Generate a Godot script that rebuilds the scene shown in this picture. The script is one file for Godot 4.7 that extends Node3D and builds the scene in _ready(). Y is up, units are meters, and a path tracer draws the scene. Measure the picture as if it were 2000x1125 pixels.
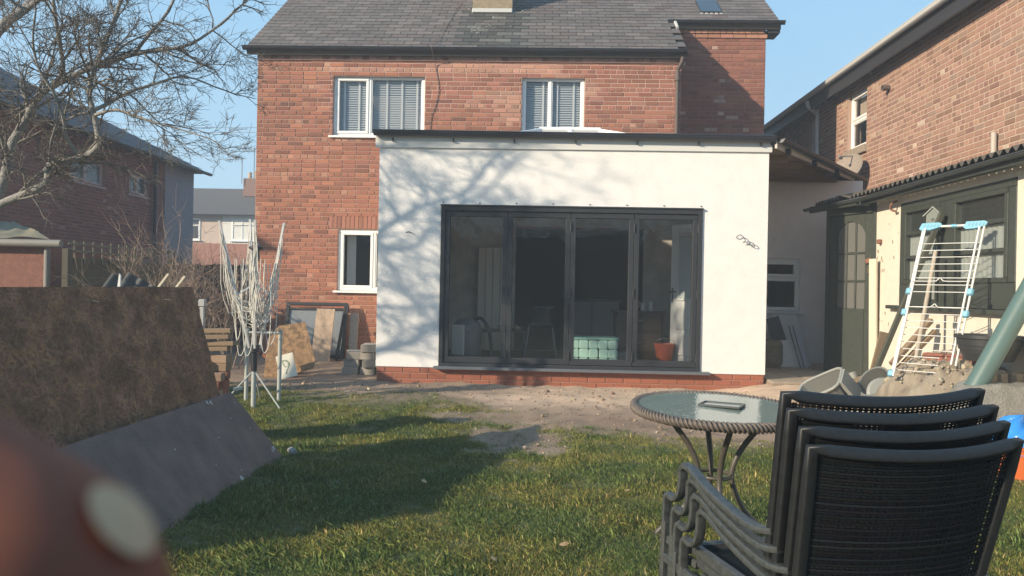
extends Node3D
# A back garden with a brick house, its white rendered extension, and the clutter of building work.
var noise := FastNoiseLite.new()
var noise_b := FastNoiseLite.new()
var rng := RandomNumberGenerator.new()
var mats := {}
var texs := {}
var used := {}

class MB:
	var v := PackedVector3Array()
	var n := PackedVector3Array()
	var c := PackedColorArray()
	func t3(a: Vector3, b: Vector3, d: Vector3, na: Vector3, nb: Vector3, nd: Vector3, col: Color) -> void:
		if (b - a).cross(d - a).dot(na + nb + nd) > 0.0:
			v.append(a); v.append(d); v.append(b)
			n.append(na); n.append(nd); n.append(nb)
		else:
			v.append(a); v.append(b); v.append(d)
			n.append(na); n.append(nb); n.append(nd)
		c.append(col); c.append(col); c.append(col)
	func tri(a: Vector3, b: Vector3, d: Vector3, nn: Vector3, col := Color.WHITE) -> void:
		t3(a, b, d, nn, nn, nn, col)
	func quad(a: Vector3, b: Vector3, d: Vector3, e: Vector3, col := Color.WHITE) -> void:
		# counter-clockwise seen from outside
		var nn := (b - a).cross(d - a)
		if nn.length_squared() < 1e-14:
			nn = (d - a).cross(e - a)
		nn = nn.normalized()
		t3(a, b, d, nn, nn, nn, col)
		t3(a, d, e, nn, nn, nn, col)
	func box(x: Transform3D, s: Vector3, col := Color.WHITE, bev := 0.0) -> void:
		var h := s * 0.5
		var b: float = minf(bev, minf(h.x, minf(h.y, h.z)) * 0.9)
		for ax in 3:
			var u := (ax + 1) % 3
			var w := (ax + 2) % 3
			for sg in [-1.0, 1.0]:
				var q := []
				for k in [[-1.0, -1.0], [1.0, -1.0], [1.0, 1.0], [-1.0, 1.0]]:
					var p := Vector3.ZERO
					p[ax] = sg * h[ax]; p[u] = k[0] * sg * (h[u] - b); p[w] = k[1] * (h[w] - b)
					q.append(x * p)
				quad(q[0], q[1], q[2], q[3], col)
		if b <= 0.0:
			return
		var ctr := x.origin
		for ax in 3:
			var u := (ax + 1) % 3
			var w := (ax + 2) % 3
			for su in [-1.0, 1.0]:
				for sw in [-1.0, 1.0]:
					var p1 := Vector3.ZERO
					p1[u] = su * h[u]; p1[w] = sw * (h[w] - b)
					var p2 := Vector3.ZERO
					p2[u] = su * (h[u] - b); p2[w] = sw * h[w]
					var e := Vector3.ZERO
					e[ax] = h[ax] - b
					var nn := (x.basis * (p1 + p2)).normalized()
					tri(x * (p1 - e), x * (p1 + e), x * (p2 + e), nn, col)
					tri(x * (p1 - e), x * (p2 + e), x * (p2 - e), nn, col)
		for sx in [-1.0, 1.0]:
			for sy in [-1.0, 1.0]:
				for sz in [-1.0, 1.0]:
					var sgn := Vector3(sx, sy, sz)
					tri(x * (sgn * Vector3(h.x, h.y - b, h.z - b)), x * (sgn * Vector3(h.x - b, h.y, h.z - b)), x * (sgn * Vector3(h.x - b, h.y - b, h.z)), (x.basis * sgn).normalized(), col)
	func bx(x0: float, x1: float, y0: float, y1: float, z0: float, z1: float, col := Color.WHITE, bev := 0.0) -> void:
		box(Transform3D(Basis(), Vector3(x0 + x1, y0 + y1, z0 + z1) * 0.5), Vector3(absf(x1 - x0), absf(y1 - y0), absf(z1 - z0)), col, bev)
	func bar(a: Vector3, b: Vector3, w: float, t: float, col := Color.WHITE, bev := 0.0, side := Vector3.UP) -> void:
		# a rectangular bar from a to b; w measured across, t along «side»
		var d := (b - a).normalized()
		var s := (side - d * side.dot(d))
		s = s.normalized() if s.length() > 1e-3 else d.cross(Vector3.RIGHT).normalized()
		box(Transform3D(Basis(d.cross(s), s, -d * -1.0), (a + b) * 0.5) if false else Transform3D(Basis(s.cross(d), s, d), (a + b) * 0.5), Vector3(w, t, a.distance_to(b)), col, bev)
	func tube(p: Array, r: Array, k := 6, col := Color.WHITE, caps := true) -> void:
		var m := p.size()
		var up := Vector3(0.31, 0.77, 0.55)
		var rings := []
		var dirs := []
		for i in m:
			var d: Vector3 = (p[mini(i + 1, m - 1)] - p[maxi(i - 1, 0)]).normalized()
			up = up - d * up.dot(d)
			if up.length() < 1e-3:
				up = d.cross(Vector3(0.9, 0.1, 0.2))
			up = up.normalized()
			var sd := d.cross(up)
			var ring := []
			var rad: float = r[i] if r.size() > 1 else r[0]
			for j in k:
				var a := TAU * j / k
				var nn := up * cos(a) + sd * sin(a)
				ring.append([p[i] + nn * rad, nn])
			rings.append(ring)
			dirs.append(d)
		for i in m - 1:
			for j in k:
				var j2 := (j + 1) % k
				var a = rings[i][j]; var b = rings[i][j2]; var e = rings[i + 1][j2]; var f = rings[i + 1][j]
				t3(a[0], b[0], e[0], a[1], b[1], e[1], col)
				t3(a[0], e[0], f[0], a[1], e[1], f[1], col)
		if caps:
			for j in k:
				var j2 := (j + 1) % k
				tri(p[0], rings[0][j][0], rings[0][j2][0], -dirs[0], col)
				tri(p[m - 1], rings[m - 1][j][0], rings[m - 1][j2][0], dirs[m - 1], col)
	func strip(p: Array, w: float, t: float, side: Vector3, col := Color.WHITE) -> void:
		# a flat bar with rounded edges swept along p in one piece; t is measured along «side»
		var m := p.size()
		var r := minf(w, t) * 0.3
		var sec := []
		for q in [[1.0, 1.0], [-1.0, 1.0], [-1.0, -1.0], [1.0, -1.0]]:
			for k in 3:
				var a: float = atan2(q[1], q[0]) + (k - 1) * 0.6
				sec.append([Vector2(q[0] * (w * 0.5 - r) + r * cos(a), q[1] * (t * 0.5 - r) + r * sin(a)), Vector2(cos(a), sin(a))])
		var rings := []
		for i in m:
			var d: Vector3 = (p[mini(i + 1, m - 1)] - p[maxi(i - 1, 0)]).normalized()
			var s := (side - d * side.dot(d)).normalized()
			var x := s.cross(d)
			var ring := []
			for e in sec:
				ring.append([p[i] + x * e[0].x + s * e[0].y, x * e[1].x + s * e[1].y])
			rings.append(ring)
		var n := sec.size()
		for i in m - 1:
			for j in n:
				var a = rings[i][j]; var b = rings[i][(j + 1) % n]; var e = rings[i + 1][(j + 1) % n]; var f = rings[i + 1][j]
				t3(a[0], b[0], e[0], a[1], b[1], e[1], col)
				t3(a[0], e[0], f[0], a[1], e[1], f[1], col)
		for i in [0, m - 1]:
			var nn: Vector3 = (p[i] - p[1 if i == 0 else m - 2]).normalized()
			for j in n:
				tri(p[i], rings[i][j][0], rings[i][(j + 1) % n][0], nn, col)
	func lathe(prof: Array, k: int, x := Transform3D(), col := Color.WHITE) -> void:
		for i in prof.size() - 1:
			var p0: Vector2 = prof[i]; var p1: Vector2 = prof[i + 1]
			var sl := Vector2(p1.y - p0.y, -(p1.x - p0.x)).normalized()
			for j in k:
				var a0 := TAU * j / k; var a1 := TAU * (j + 1) / k
				var c0 := Vector3(cos(a0), 0, sin(a0)); var c1 := Vector3(cos(a1), 0, sin(a1))
				var n0 := x.basis * (c0 * sl.x + Vector3.UP * sl.y)
				var n1 := x.basis * (c1 * sl.x + Vector3.UP * sl.y)
				var A := x * (c0 * p0.x + Vector3.UP * p0.y); var B := x * (c1 * p0.x + Vector3.UP * p0.y)
				var C := x * (c1 * p1.x + Vector3.UP * p1.y); var D := x * (c0 * p1.x + Vector3.UP * p1.y)
				if p0.x > 1e-5:
					t3(A, B, C, n0, n1, n1, col)
				if p1.x > 1e-5:
					t3(A, C, D, n0, n1, n0, col)
	func prism(poly: PackedVector2Array, d: float, x := Transform3D(), col := Color.WHITE) -> void:
		# polygon in local xy, thickness d towards local -z
		var id := Geometry2D.triangulate_polygon(poly)
		var fz := x.basis.z.normalized()
		for i in range(0, id.size(), 3):
			var q := []
			for j in 3:
				q.append(Vector3(poly[id[i + j]].x, poly[id[i + j]].y, 0))
			tri(x * q[0], x * q[1], x * q[2], fz, col)
			var o := Vector3(0, 0, -d)
			tri(x * (q[0] + o), x * (q[1] + o), x * (q[2] + o), -fz, col)
		var area := 0.0
		for i in poly.size():
			var a := poly[i]; var b := poly[(i + 1) % poly.size()]
			area += a.x * b.y - b.x * a.y
		for i in poly.size():
			var a := poly[i]; var b := poly[(i + 1) % poly.size()]
			var e := (b - a).normalized()
			var nn := Vector3(e.y, -e.x, 0) * signf(area)
			nn = (x.basis * nn).normalized()
			var A := x * Vector3(a.x, a.y, 0); var B := x * Vector3(b.x, b.y, 0)
			var C := x * Vector3(b.x, b.y, -d); var D := x * Vector3(a.x, a.y, -d)
			tri(A, B, C, nn, col); tri(A, C, D, nn, col)
	func grid(nu: int, nv: int, f: Callable, colf = null) -> void:
		# f(i, j) -> Vector3, smooth normals; normal along du x dv
		var P := []
		for i in nu + 1:
			var row := []
			for j in nv + 1:
				row.append(f.call(i, j))
			P.append(row)
		var N := []
		for i in nu + 1:
			var row := []
			for j in nv + 1:
				var du: Vector3 = P[mini(i + 1, nu)][j] - P[maxi(i - 1, 0)][j]
				var dv: Vector3 = P[i][mini(j + 1, nv)] - P[i][maxi(j - 1, 0)]
				row.append(du.cross(dv).normalized())
			N.append(row)
		for i in nu:
			for j in nv:
				var q = [[i, j], [i + 1, j], [i + 1, j + 1], [i, j + 1]]
				for tr in [[0, 1, 2], [0, 2, 3]]:
					var a = q[tr[0]]; var b = q[tr[1]]; var e = q[tr[2]]
					t3(P[a[0]][a[1]], P[b[0]][b[1]], P[e[0]][e[1]], N[a[0]][a[1]], N[b[0]][b[1]], N[e[0]][e[1]], Color.WHITE)
					if colf != null:
						# t3 may have swapped the last two
						var at := c.size() - 3
						for k in 3:
							c[at + k] = colf.call(v[at + k])
	func mesh() -> ArrayMesh:
		var m := ArrayMesh.new()
		var a := []
		a.resize(Mesh.ARRAY_MAX)
		a[Mesh.ARRAY_VERTEX] = v; a[Mesh.ARRAY_NORMAL] = n; a[Mesh.ARRAY_COLOR] = c
		m.add_surface_from_arrays(Mesh.PRIMITIVE_TRIANGLES, a)
		return m

func V(x: float, y: float, z: float) -> Vector3: return Vector3(x, y, z)

func at(p: Vector3, ry := 0.0, rx := 0.0, rz := 0.0) -> Transform3D:
	return Transform3D(Basis.from_euler(Vector3(rx, ry, rz)), p)

func part(parent: Node3D, called: String, mb: MB, m: Material, world := false) -> MeshInstance3D:
	var o := MeshInstance3D.new()
	o.name = called
	o.mesh = mb.mesh()
	o.mesh.surface_set_material(0, m)
	parent.add_child(o, true)
	if world:
		o.position = -parent.position
	return o

func inst(parent: Node3D, called: String, mesh: Mesh, x: Transform3D) -> MeshInstance3D:
	var o := MeshInstance3D.new()
	o.name = called
	o.mesh = mesh
	o.transform = x
	parent.add_child(o, true)
	return o

func numbered(called: String) -> String:
	var k: int = used.get(called, 0)
	used[called] = k + 1
	return called if k == 0 else "%s_%03d" % [called, k]

func tag(o: Node, label: String, category: String, group := "") -> void:
	o.set_meta("label", label)
	o.set_meta("category", category)
	if group != "":
		o.set_meta("group", group)

func thing(called: String, pos: Vector3, label: String, category: String, group := "", turn := 0.0) -> Node3D:
	var o := Node3D.new()
	o.name = numbered(called)
	add_child(o)
	o.position = pos
	o.rotation.y = turn
	tag(o, label, category, group)
	return o

func single(called: String, mb: MB, m: Material, label: String, category: String, group := "") -> MeshInstance3D:
	var o := part(self, numbered(called), mb, m)
	tag(o, label, category, group)
	return o

func struct(called: String, mb: MB, m: Material) -> MeshInstance3D:
	var o := part(self, numbered(called), mb, m)
	o.set_meta("kind", "structure")
	return o

func ntex(key: String, freq: float, lo: float, hi: float, oct := 5, size := 512, sd := 1, nrm := 0.0, kind := FastNoiseLite.TYPE_SIMPLEX_SMOOTH) -> Texture2D:
	if texs.has(key):
		return texs[key]
	var f := FastNoiseLite.new()
	f.noise_type = kind
	f.frequency = freq
	f.fractal_octaves = oct
	f.fractal_gain = 0.55
	f.seed = sd
	var t := NoiseTexture2D.new()
	t.width = size; t.height = size
	t.seamless = true
	t.noise = f
	if nrm > 0.0:
		t.as_normal_map = true
		t.bump_strength = nrm
	else:
		var g := Gradient.new()
		g.offsets = PackedFloat32Array([0.0, 0.25, 0.75, 1.0])
		g.colors = PackedColorArray([grey(lo), grey(lerpf(lo, hi, 0.35)), grey(lerpf(lo, hi, 0.75)), grey(hi)])
		t.color_ramp = g
	texs[key] = t
	return t

func grey(l: float) -> Color:
	return Color(l, l, l).linear_to_srgb()

# mat(name, linear colour, roughness, options)
func mat(key: String, r := 0.5, g := 0.5, b := 0.5, rough := 0.8, o := {}) -> StandardMaterial3D:
	if mats.has(key):
		return mats[key]
	var m := StandardMaterial3D.new()
	m.resource_name = key
	m.albedo_color = Color(r, g, b).linear_to_srgb()
	m.roughness = rough
	m.metallic = o.get("metal", 0.0)
	if o.has("spec"):
		m.metallic_specular = o.spec
	if o.get("vc", false):
		m.vertex_color_use_as_albedo = true
	if o.has("tex"):
		m.albedo_texture = texs[o.tex]
	if o.has("nrm"):
		m.normal_enabled = true
		m.normal_texture = texs[o.nrm]
		m.normal_scale = o.get("ns", 1.0)
	if o.has("tex") or o.has("nrm"):
		m.uv1_triplanar = true
		m.uv1_world_triplanar = o.get("world", true)
		m.uv1_triplanar_sharpness = 4.0
		var s: float = o.get("s", 1.0)
		m.uv1_scale = Vector3(s, s * o.get("sy", 1.0), s)
	mats[key] = m
	return m

func glass(key: String, a := 0.2, r := 0.02, g := 0.03, b := 0.035, rough := 0.0) -> StandardMaterial3D:
	if mats.has(key):
		return mats[key]
	var m := StandardMaterial3D.new()
	m.resource_name = key
	m.transparency = BaseMaterial3D.TRANSPARENCY_ALPHA
	m.albedo_color = Color(r, g, b, 1.0).linear_to_srgb()
	m.albedo_color.a = a
	m.roughness = rough
	m.metallic_specular = 0.6
	mats[key] = m
	return m

func sstep(a: float, b: float, x: float) -> float:
	return smoothstep(a, b, x)

func curve(p: Array, n := 4) -> Array:
	# Catmull-Rom through the points
	var out := []
	for i in p.size() - 1:
		var a: Vector3 = p[maxi(i - 1, 0)]; var b: Vector3 = p[i]; var c: Vector3 = p[i + 1]; var d: Vector3 = p[mini(i + 2, p.size() - 1)]
		for k in n:
			out.append(b.cubic_interpolate(c, a, d, float(k) / n))
	out.append(p[p.size() - 1])
	return out

func varied(c: Color, amount: float) -> Color:
	var k := 1.0 + rng.randf_range(-amount, amount)
	return Color(c.r * k, c.g * k * (1.0 + rng.randf_range(-amount, amount) * 0.25), c.b * k * (1.0 + rng.randf_range(-amount, amount) * 0.3))

# the height of the ground: lawn lies a little lower than the strip along the house
func gy(x: float, z: float) -> float:
	var h := -0.12 * sstep(-9.4, -7.0, z)
	h += 0.10 * sstep(2.2, 3.1, x) * sstep(-6.2, -8.5, z)
	h += 0.022 * noise.get_noise_2d(x * 60.0, z * 60.0) + (0.012 + 0.016 * sstep(-6.8, -7.8, z)) * noise.get_noise_2d(x * 260.0 + 40.0, z * 260.0)
	return h

# how much grass grows at a place, 0 to 1
func lawn(x: float, z: float) -> float:
	var xs := [-7.0, -3.2, -2.4, -1.5, -0.7, -0.1, 0.5, 1.2, 2.0, 3.0, 4.0]
	var zs := [-9.9, -9.7, -9.3, -9.2, -8.95, -8.3, -7.9, -7.6, -7.5, -6.8, -6.0]
	var e := -9.0
	for i in xs.size() - 1:
		if x >= xs[i] and x <= xs[i + 1]:
			e = lerpf(zs[i], zs[i + 1], (x - xs[i]) / (xs[i + 1] - xs[i]))
	if x > 4.0:
		e = -6.0
	var d: float = z - e + 0.55 * noise.get_noise_2d(x * 70.0 + 9.0, z * 110.0) + 0.25 * noise.get_noise_2d(x * 300.0, z * 300.0)
	var k := clampf(d / 1.1 + 0.18, 0.0, 1.0)
	# a worn patch of bare mud
	var mx := (x + 0.15) / 0.55
	var mz := (z + 7.15) / 0.75
	var m := 1.0 - sstep(0.5, 1.25, sqrt(mx * mx + mz * mz) + 0.5 * noise.get_noise_2d(x * 160.0, z * 160.0))
	k *= 1.0 - 0.9 * m
	# a second worn strip
	mx = (x + 0.3) / 1.0
	mz = (z + 8.05) / 0.25
	m = 1.0 - sstep(0.5, 1.3, sqrt(mx * mx + mz * mz) + 0.6 * noise.get_noise_2d(x * 160.0 + 77.0, z * 160.0))
	return k * (1.0 - 0.85 * m)

func _ready() -> void:
	rng.seed = 7
	noise.seed = 3; noise.frequency = 0.01; noise.fractal_octaves = 3
	noise_b.seed = 11; noise_b.frequency = 0.01; noise_b.fractal_octaves = 4
	# ---- camera
	var cam := Camera3D.new()
	add_child(cam)
	cam.position = Vector3(0, 1.24, 0)
	cam.rotation_degrees = Vector3(0.0, 2.0, 1.1)
	var ca := CameraAttributesPhysical.new()
	ca.frustum_focal_length = 33.5
	ca.frustum_focus_distance = 7.0
	ca.frustum_near = 0.01
	ca.frustum_far = 900.0
	ca.exposure_aperture = 28.0
	cam.attributes = ca
	cam.fov = 39.42
	cam.near = 0.01
	cam.far = 900.0
	cam.current = true
	# ---- sky and sun
	var env := Environment.new()
	env.background_mode = Environment.BG_SKY
	env.tonemap_mode = Environment.TONE_MAPPER_LINEAR
	env.tonemap_exposure = 1.88
	var sm := ProceduralSkyMaterial.new()
	sm.sky_top_color = Color(0.34, 0.49, 0.61)
	sm.sky_horizon_color = Color(0.52, 0.61, 0.655)
	sm.sky_curve = 0.20
	sm.ground_bottom_color = Color(0.22, 0.20, 0.17)
	sm.ground_horizon_color = Color(0.50, 0.55, 0.58)
	sm.sun_angle_max = 30.0
	sm.sun_curve = 0.25
	var sky := Sky.new()
	sky.sky_material = sm
	env.sky = sky
	env.background_energy_multiplier = 1.45
	env.fog_enabled = true
	env.fog_density = 0.005
	env.fog_light_color = Color(0.88, 0.92, 0.96)
	env.sdfgi_enabled = true
	env.ssao_enabled = true
	env.ssil_enabled = true
	var we := WorldEnvironment.new()
	we.environment = env
	add_child(we)
	var sun := DirectionalLight3D.new()
	sun.light_energy = 1.25
	sun.light_color = Color(1.0, 0.93, 0.82)
	sun.light_angular_distance = 0.9
	sun.shadow_enabled = true
	add_child(sun)
	sun.look_at_from_position(Vector3.ZERO, Vector3(1.40, -0.68, -1.0), Vector3.UP)
	# ---- textures shared by the materials
	ntex("mottle", 0.012, 0.62, 1.0, 5, 512, 1)
	ntex("soft", 0.008, 0.90, 1.0, 4, 512, 5)
	ntex("grain", 0.07, 0.62, 1.0, 4, 512, 2)
	ntex("speck", 0.05, 0.35, 1.0, 3, 512, 9, 0.0, FastNoiseLite.TYPE_CELLULAR)
	ntex("smear", 0.006, 0.40, 1.0, 5, 512, 14)
	ntex("bark_t", 0.03, 0.28, 1.0, 4, 512, 17)
	ntex("rough_n", 0.05, 0, 1, 4, 512, 3, 6.0)
	ntex("fine_n", 0.15, 0, 1, 3, 512, 4, 4.0)
	ntex("wave_n", 0.02, 0, 1, 2, 512, 6, 5.0)
	define_shared()
	build_ground()
	build_house()
	build_extension()
	build_canopy_side()
	build_neighbour()
	build_shed()
	build_left_house()
	build_far_house()
	build_left_garden()
	build_tree()
	build_boards()
	build_rotary()
	build_stacks()
	build_right_heap()
	build_table()
	build_chairs()
	build_grass()
	build_hand()
	build_added_hedge()

# materials that several builders share
func define_shared() -> void:
	mat("far_roof", 0.105, 0.098, 0.095, 0.9, {"tex": "grain", "s": 0.7, "sy": 2.0})
	mat("far_brick", 0.27, 0.15, 0.11, 0.95, {"tex": "grain", "s": 3.0})
	mat("aerial_metal", 0.16, 0.165, 0.18, 0.5)
	mat("grey_timber", 0.27, 0.19, 0.12, 0.9, {"tex": "grain", "s": 2.0})
	mat("raw_timber", 0.42, 0.30, 0.17, 0.8, {"tex": "soft", "s": 3.0})
	mat("pale_pipe", 0.42, 0.38, 0.33, 0.7)
	glass("window_glass_clear", 0.22, 0.02, 0.03, 0.04)

# unseen hedge added behind the camera, something dark for the glass doors to mirror
func build_added_hedge() -> void:
	rng.seed = 77
	var H := thing("added_hedge", V(1.0, 0, 13.0), "unseen dark evergreen hedge added behind the photographer for the glass doors to mirror", "hedge")
	var leaf := MB.new()
	for i in 26000:
		var x := rng.randf_range(-11.0, 13.0)
		var top := 4.0 + 1.0 * noise.get_noise_2d(x * 40.0, 5.0) + 0.6 * noise.get_noise_2d(x * 170.0, 9.0)
		var y := rng.randf_range(-0.05, 1.0) * top
		var z := 12.4 + 0.5 * noise.get_noise_2d(x * 90.0, y * 90.0) + absf(rng.randfn()) * 0.25
		var s := rng.randf_range(0.05, 0.11)
		var k := rng.randf_range(0.7, 1.3)
		var d := Vector3(rng.randf_range(-1, 1), rng.randf_range(-0.6, 1), rng.randf_range(-1, 1)).normalized()
		var e := d.cross(Vector3(rng.randf(), rng.randf(), rng.randf())).normalized()
		var p := V(x, y, z)
		leaf.tri(p - e * s * 0.5, p + e * s * 0.5, p + d * s * 1.6, d.cross(e), Color(0.05 * k, 0.085 * k, 0.035 * k))
	part(H, "foliage", leaf, mat("hedge_leaf", 1, 1, 1, 0.7, {"vc": true}), true).set_meta("kind", "stuff")
	for i in 9:
		var b := MB.new()
		var x := -10.0 + 2.75 * i
		b.tube([V(x, 0, 13.1), V(x + 0.1, 1.6, 13.0), V(x, 3.2, 13.05)], [0.10, 0.08, 0.04], 8)
		part(H, "trunk", b, mat("hedge_trunk", 0.16, 0.12, 0.09, 0.95), true)
	var c := MB.new()
	c.grid(60, 10, func(i: int, j: int): return V(-11.0 + 0.4 * i, 3.5 * j / 10.0 * (1.0 + 0.2 * noise.get_noise_1d(i * 60.0)), 13.3 + 0.2 * noise.get_noise_2d(i * 40.0, j * 40.0)))
	part(H, "inner_growth", c, mat("hedge_inner", 0.06, 0.075, 0.035, 0.95), true)

func build_ground() -> void:
	rng.seed = 101
	var g := MB.new()
	var soil := Color(0.26, 0.18, 0.125)
	var sand := Color(0.68, 0.49, 0.35)
	var under := Color(0.135, 0.125, 0.062)
	var colf := func(p: Vector3) -> Color:
		var k := lawn(p.x, p.z)
		var q := 0.5 + 0.9 * noise_b.get_noise_2d(p.x * 120.0, p.z * 120.0)
		var dry := sstep(-1.6, 0.6, p.x + 1.2 * noise_b.get_noise_2d(p.x * 50.0 + 31.0, p.z * 90.0)) * sstep(-8.0, -9.2, p.z)
		var base := soil.lerp(sand, clampf(dry * 0.8 + 0.25 * q, 0.0, 1.0))
		# trodden clods of darker earth
		var clod := sstep(0.12, 0.4, noise_b.get_noise_2d(p.x * 420.0, p.z * 420.0 + 90.0))
		base = base.lerp(soil * 0.75, clod * (0.75 - 0.5 * dry))
		if p.x < -2.3 or p.z < -13.0:
			base = base.lerp(soil, 0.6)
		var c := base.lerp(under, k)
		c.a = 1.0
		return c
	var x0 := -8.0; var x1 := 6.5; var z0 := -15.5; var z1 := 1.5
	var nx := 180; var nz := 210
	# near ground, finely divided, and the same sheet running on to the horizon
	g.grid(nx, nz, func(i: int, j: int):
		var x: float = x0 + (x1 - x0) * i / nx
		var z: float = z1 + (z0 - z1) * j / nz
		return Vector3(x, gy(x, z), z), colf)
	var far := 400.0
	var e := -0.06
	var fc := Color(0.11, 0.10, 0.06)
	for q in [[-far, x0, -far, far], [x1, far, -far, far], [x0, x1, -far, z0], [x0, x1, z1, far]]:
		g.quad(V(q[0], e, q[3]), V(q[1], e, q[3]), V(q[1], e, q[2]), V(q[0], e, q[2]), fc)
	struct("ground", g, mat("earth", 1, 1, 1, 0.95, {"vc": true, "tex": "grain", "nrm": "rough_n", "s": 1.4, "ns": 0.8}))
	# loose clods of earth and builder's crumbs on the bare strip
	var cl := MB.new()
	for i in 1500:
		var x := rng.randf_range(-3.6, 2.6)
		var z := rng.randf_range(-10.1, -6.6)
		if lawn(x, z) > 0.55:
			continue
		var s := rng.randf_range(0.005, 0.018) * (1.0 if rng.randf() < 0.93 else 2.2)
		var col := varied(Color(0.22, 0.155, 0.105) if rng.randf() < 0.75 else Color(0.40, 0.31, 0.22), 0.3)
		cl.box(at(V(x, gy(x, z) + s * 0.25, z), rng.randf() * TAU, rng.randf(), rng.randf()), V(s * 1.4, s * 0.8, s), col, s * 0.3)
	var co := part(self, "earth_clods", cl, mat("clods", 1, 1, 1, 0.95, {"vc": true}))
	co.set_meta("kind", "stuff")
	tag(co, "crumbs of earth scattered over the bare sandy strip", "soil")
	# the paved corner beside the extension
	var pv := MB.new()
	pv.bx(2.9, 4.62, 0.0, 0.115, -12.9, -10.05, Color(0.30, 0.25, 0.20))
	var pav := struct("pavement", pv, mat("pave_bed", 0.30, 0.24, 0.18, 0.95, {"tex": "grain", "s": 2.0}))
	for i in 3:
		for j in 5:
			var s := MB.new()
			var x := 2.91 + 0.57 * i
			var z := -12.88 + 0.56 * j
			var k := rng.randf_range(0.85, 1.08)
			s.bx(x, x + 0.56, 0.11, 0.135 + rng.randf() * 0.006, z, z + 0.55, Color(0.46 * k, 0.37 * k, 0.285 * k), 0.005)
			part(pav, "paving_slab", s, mat("paving", 1, 1, 1, 0.9, {"vc": true, "tex": "mottle", "nrm": "rough_n", "s": 1.3, "ns": 0.4}))

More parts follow.
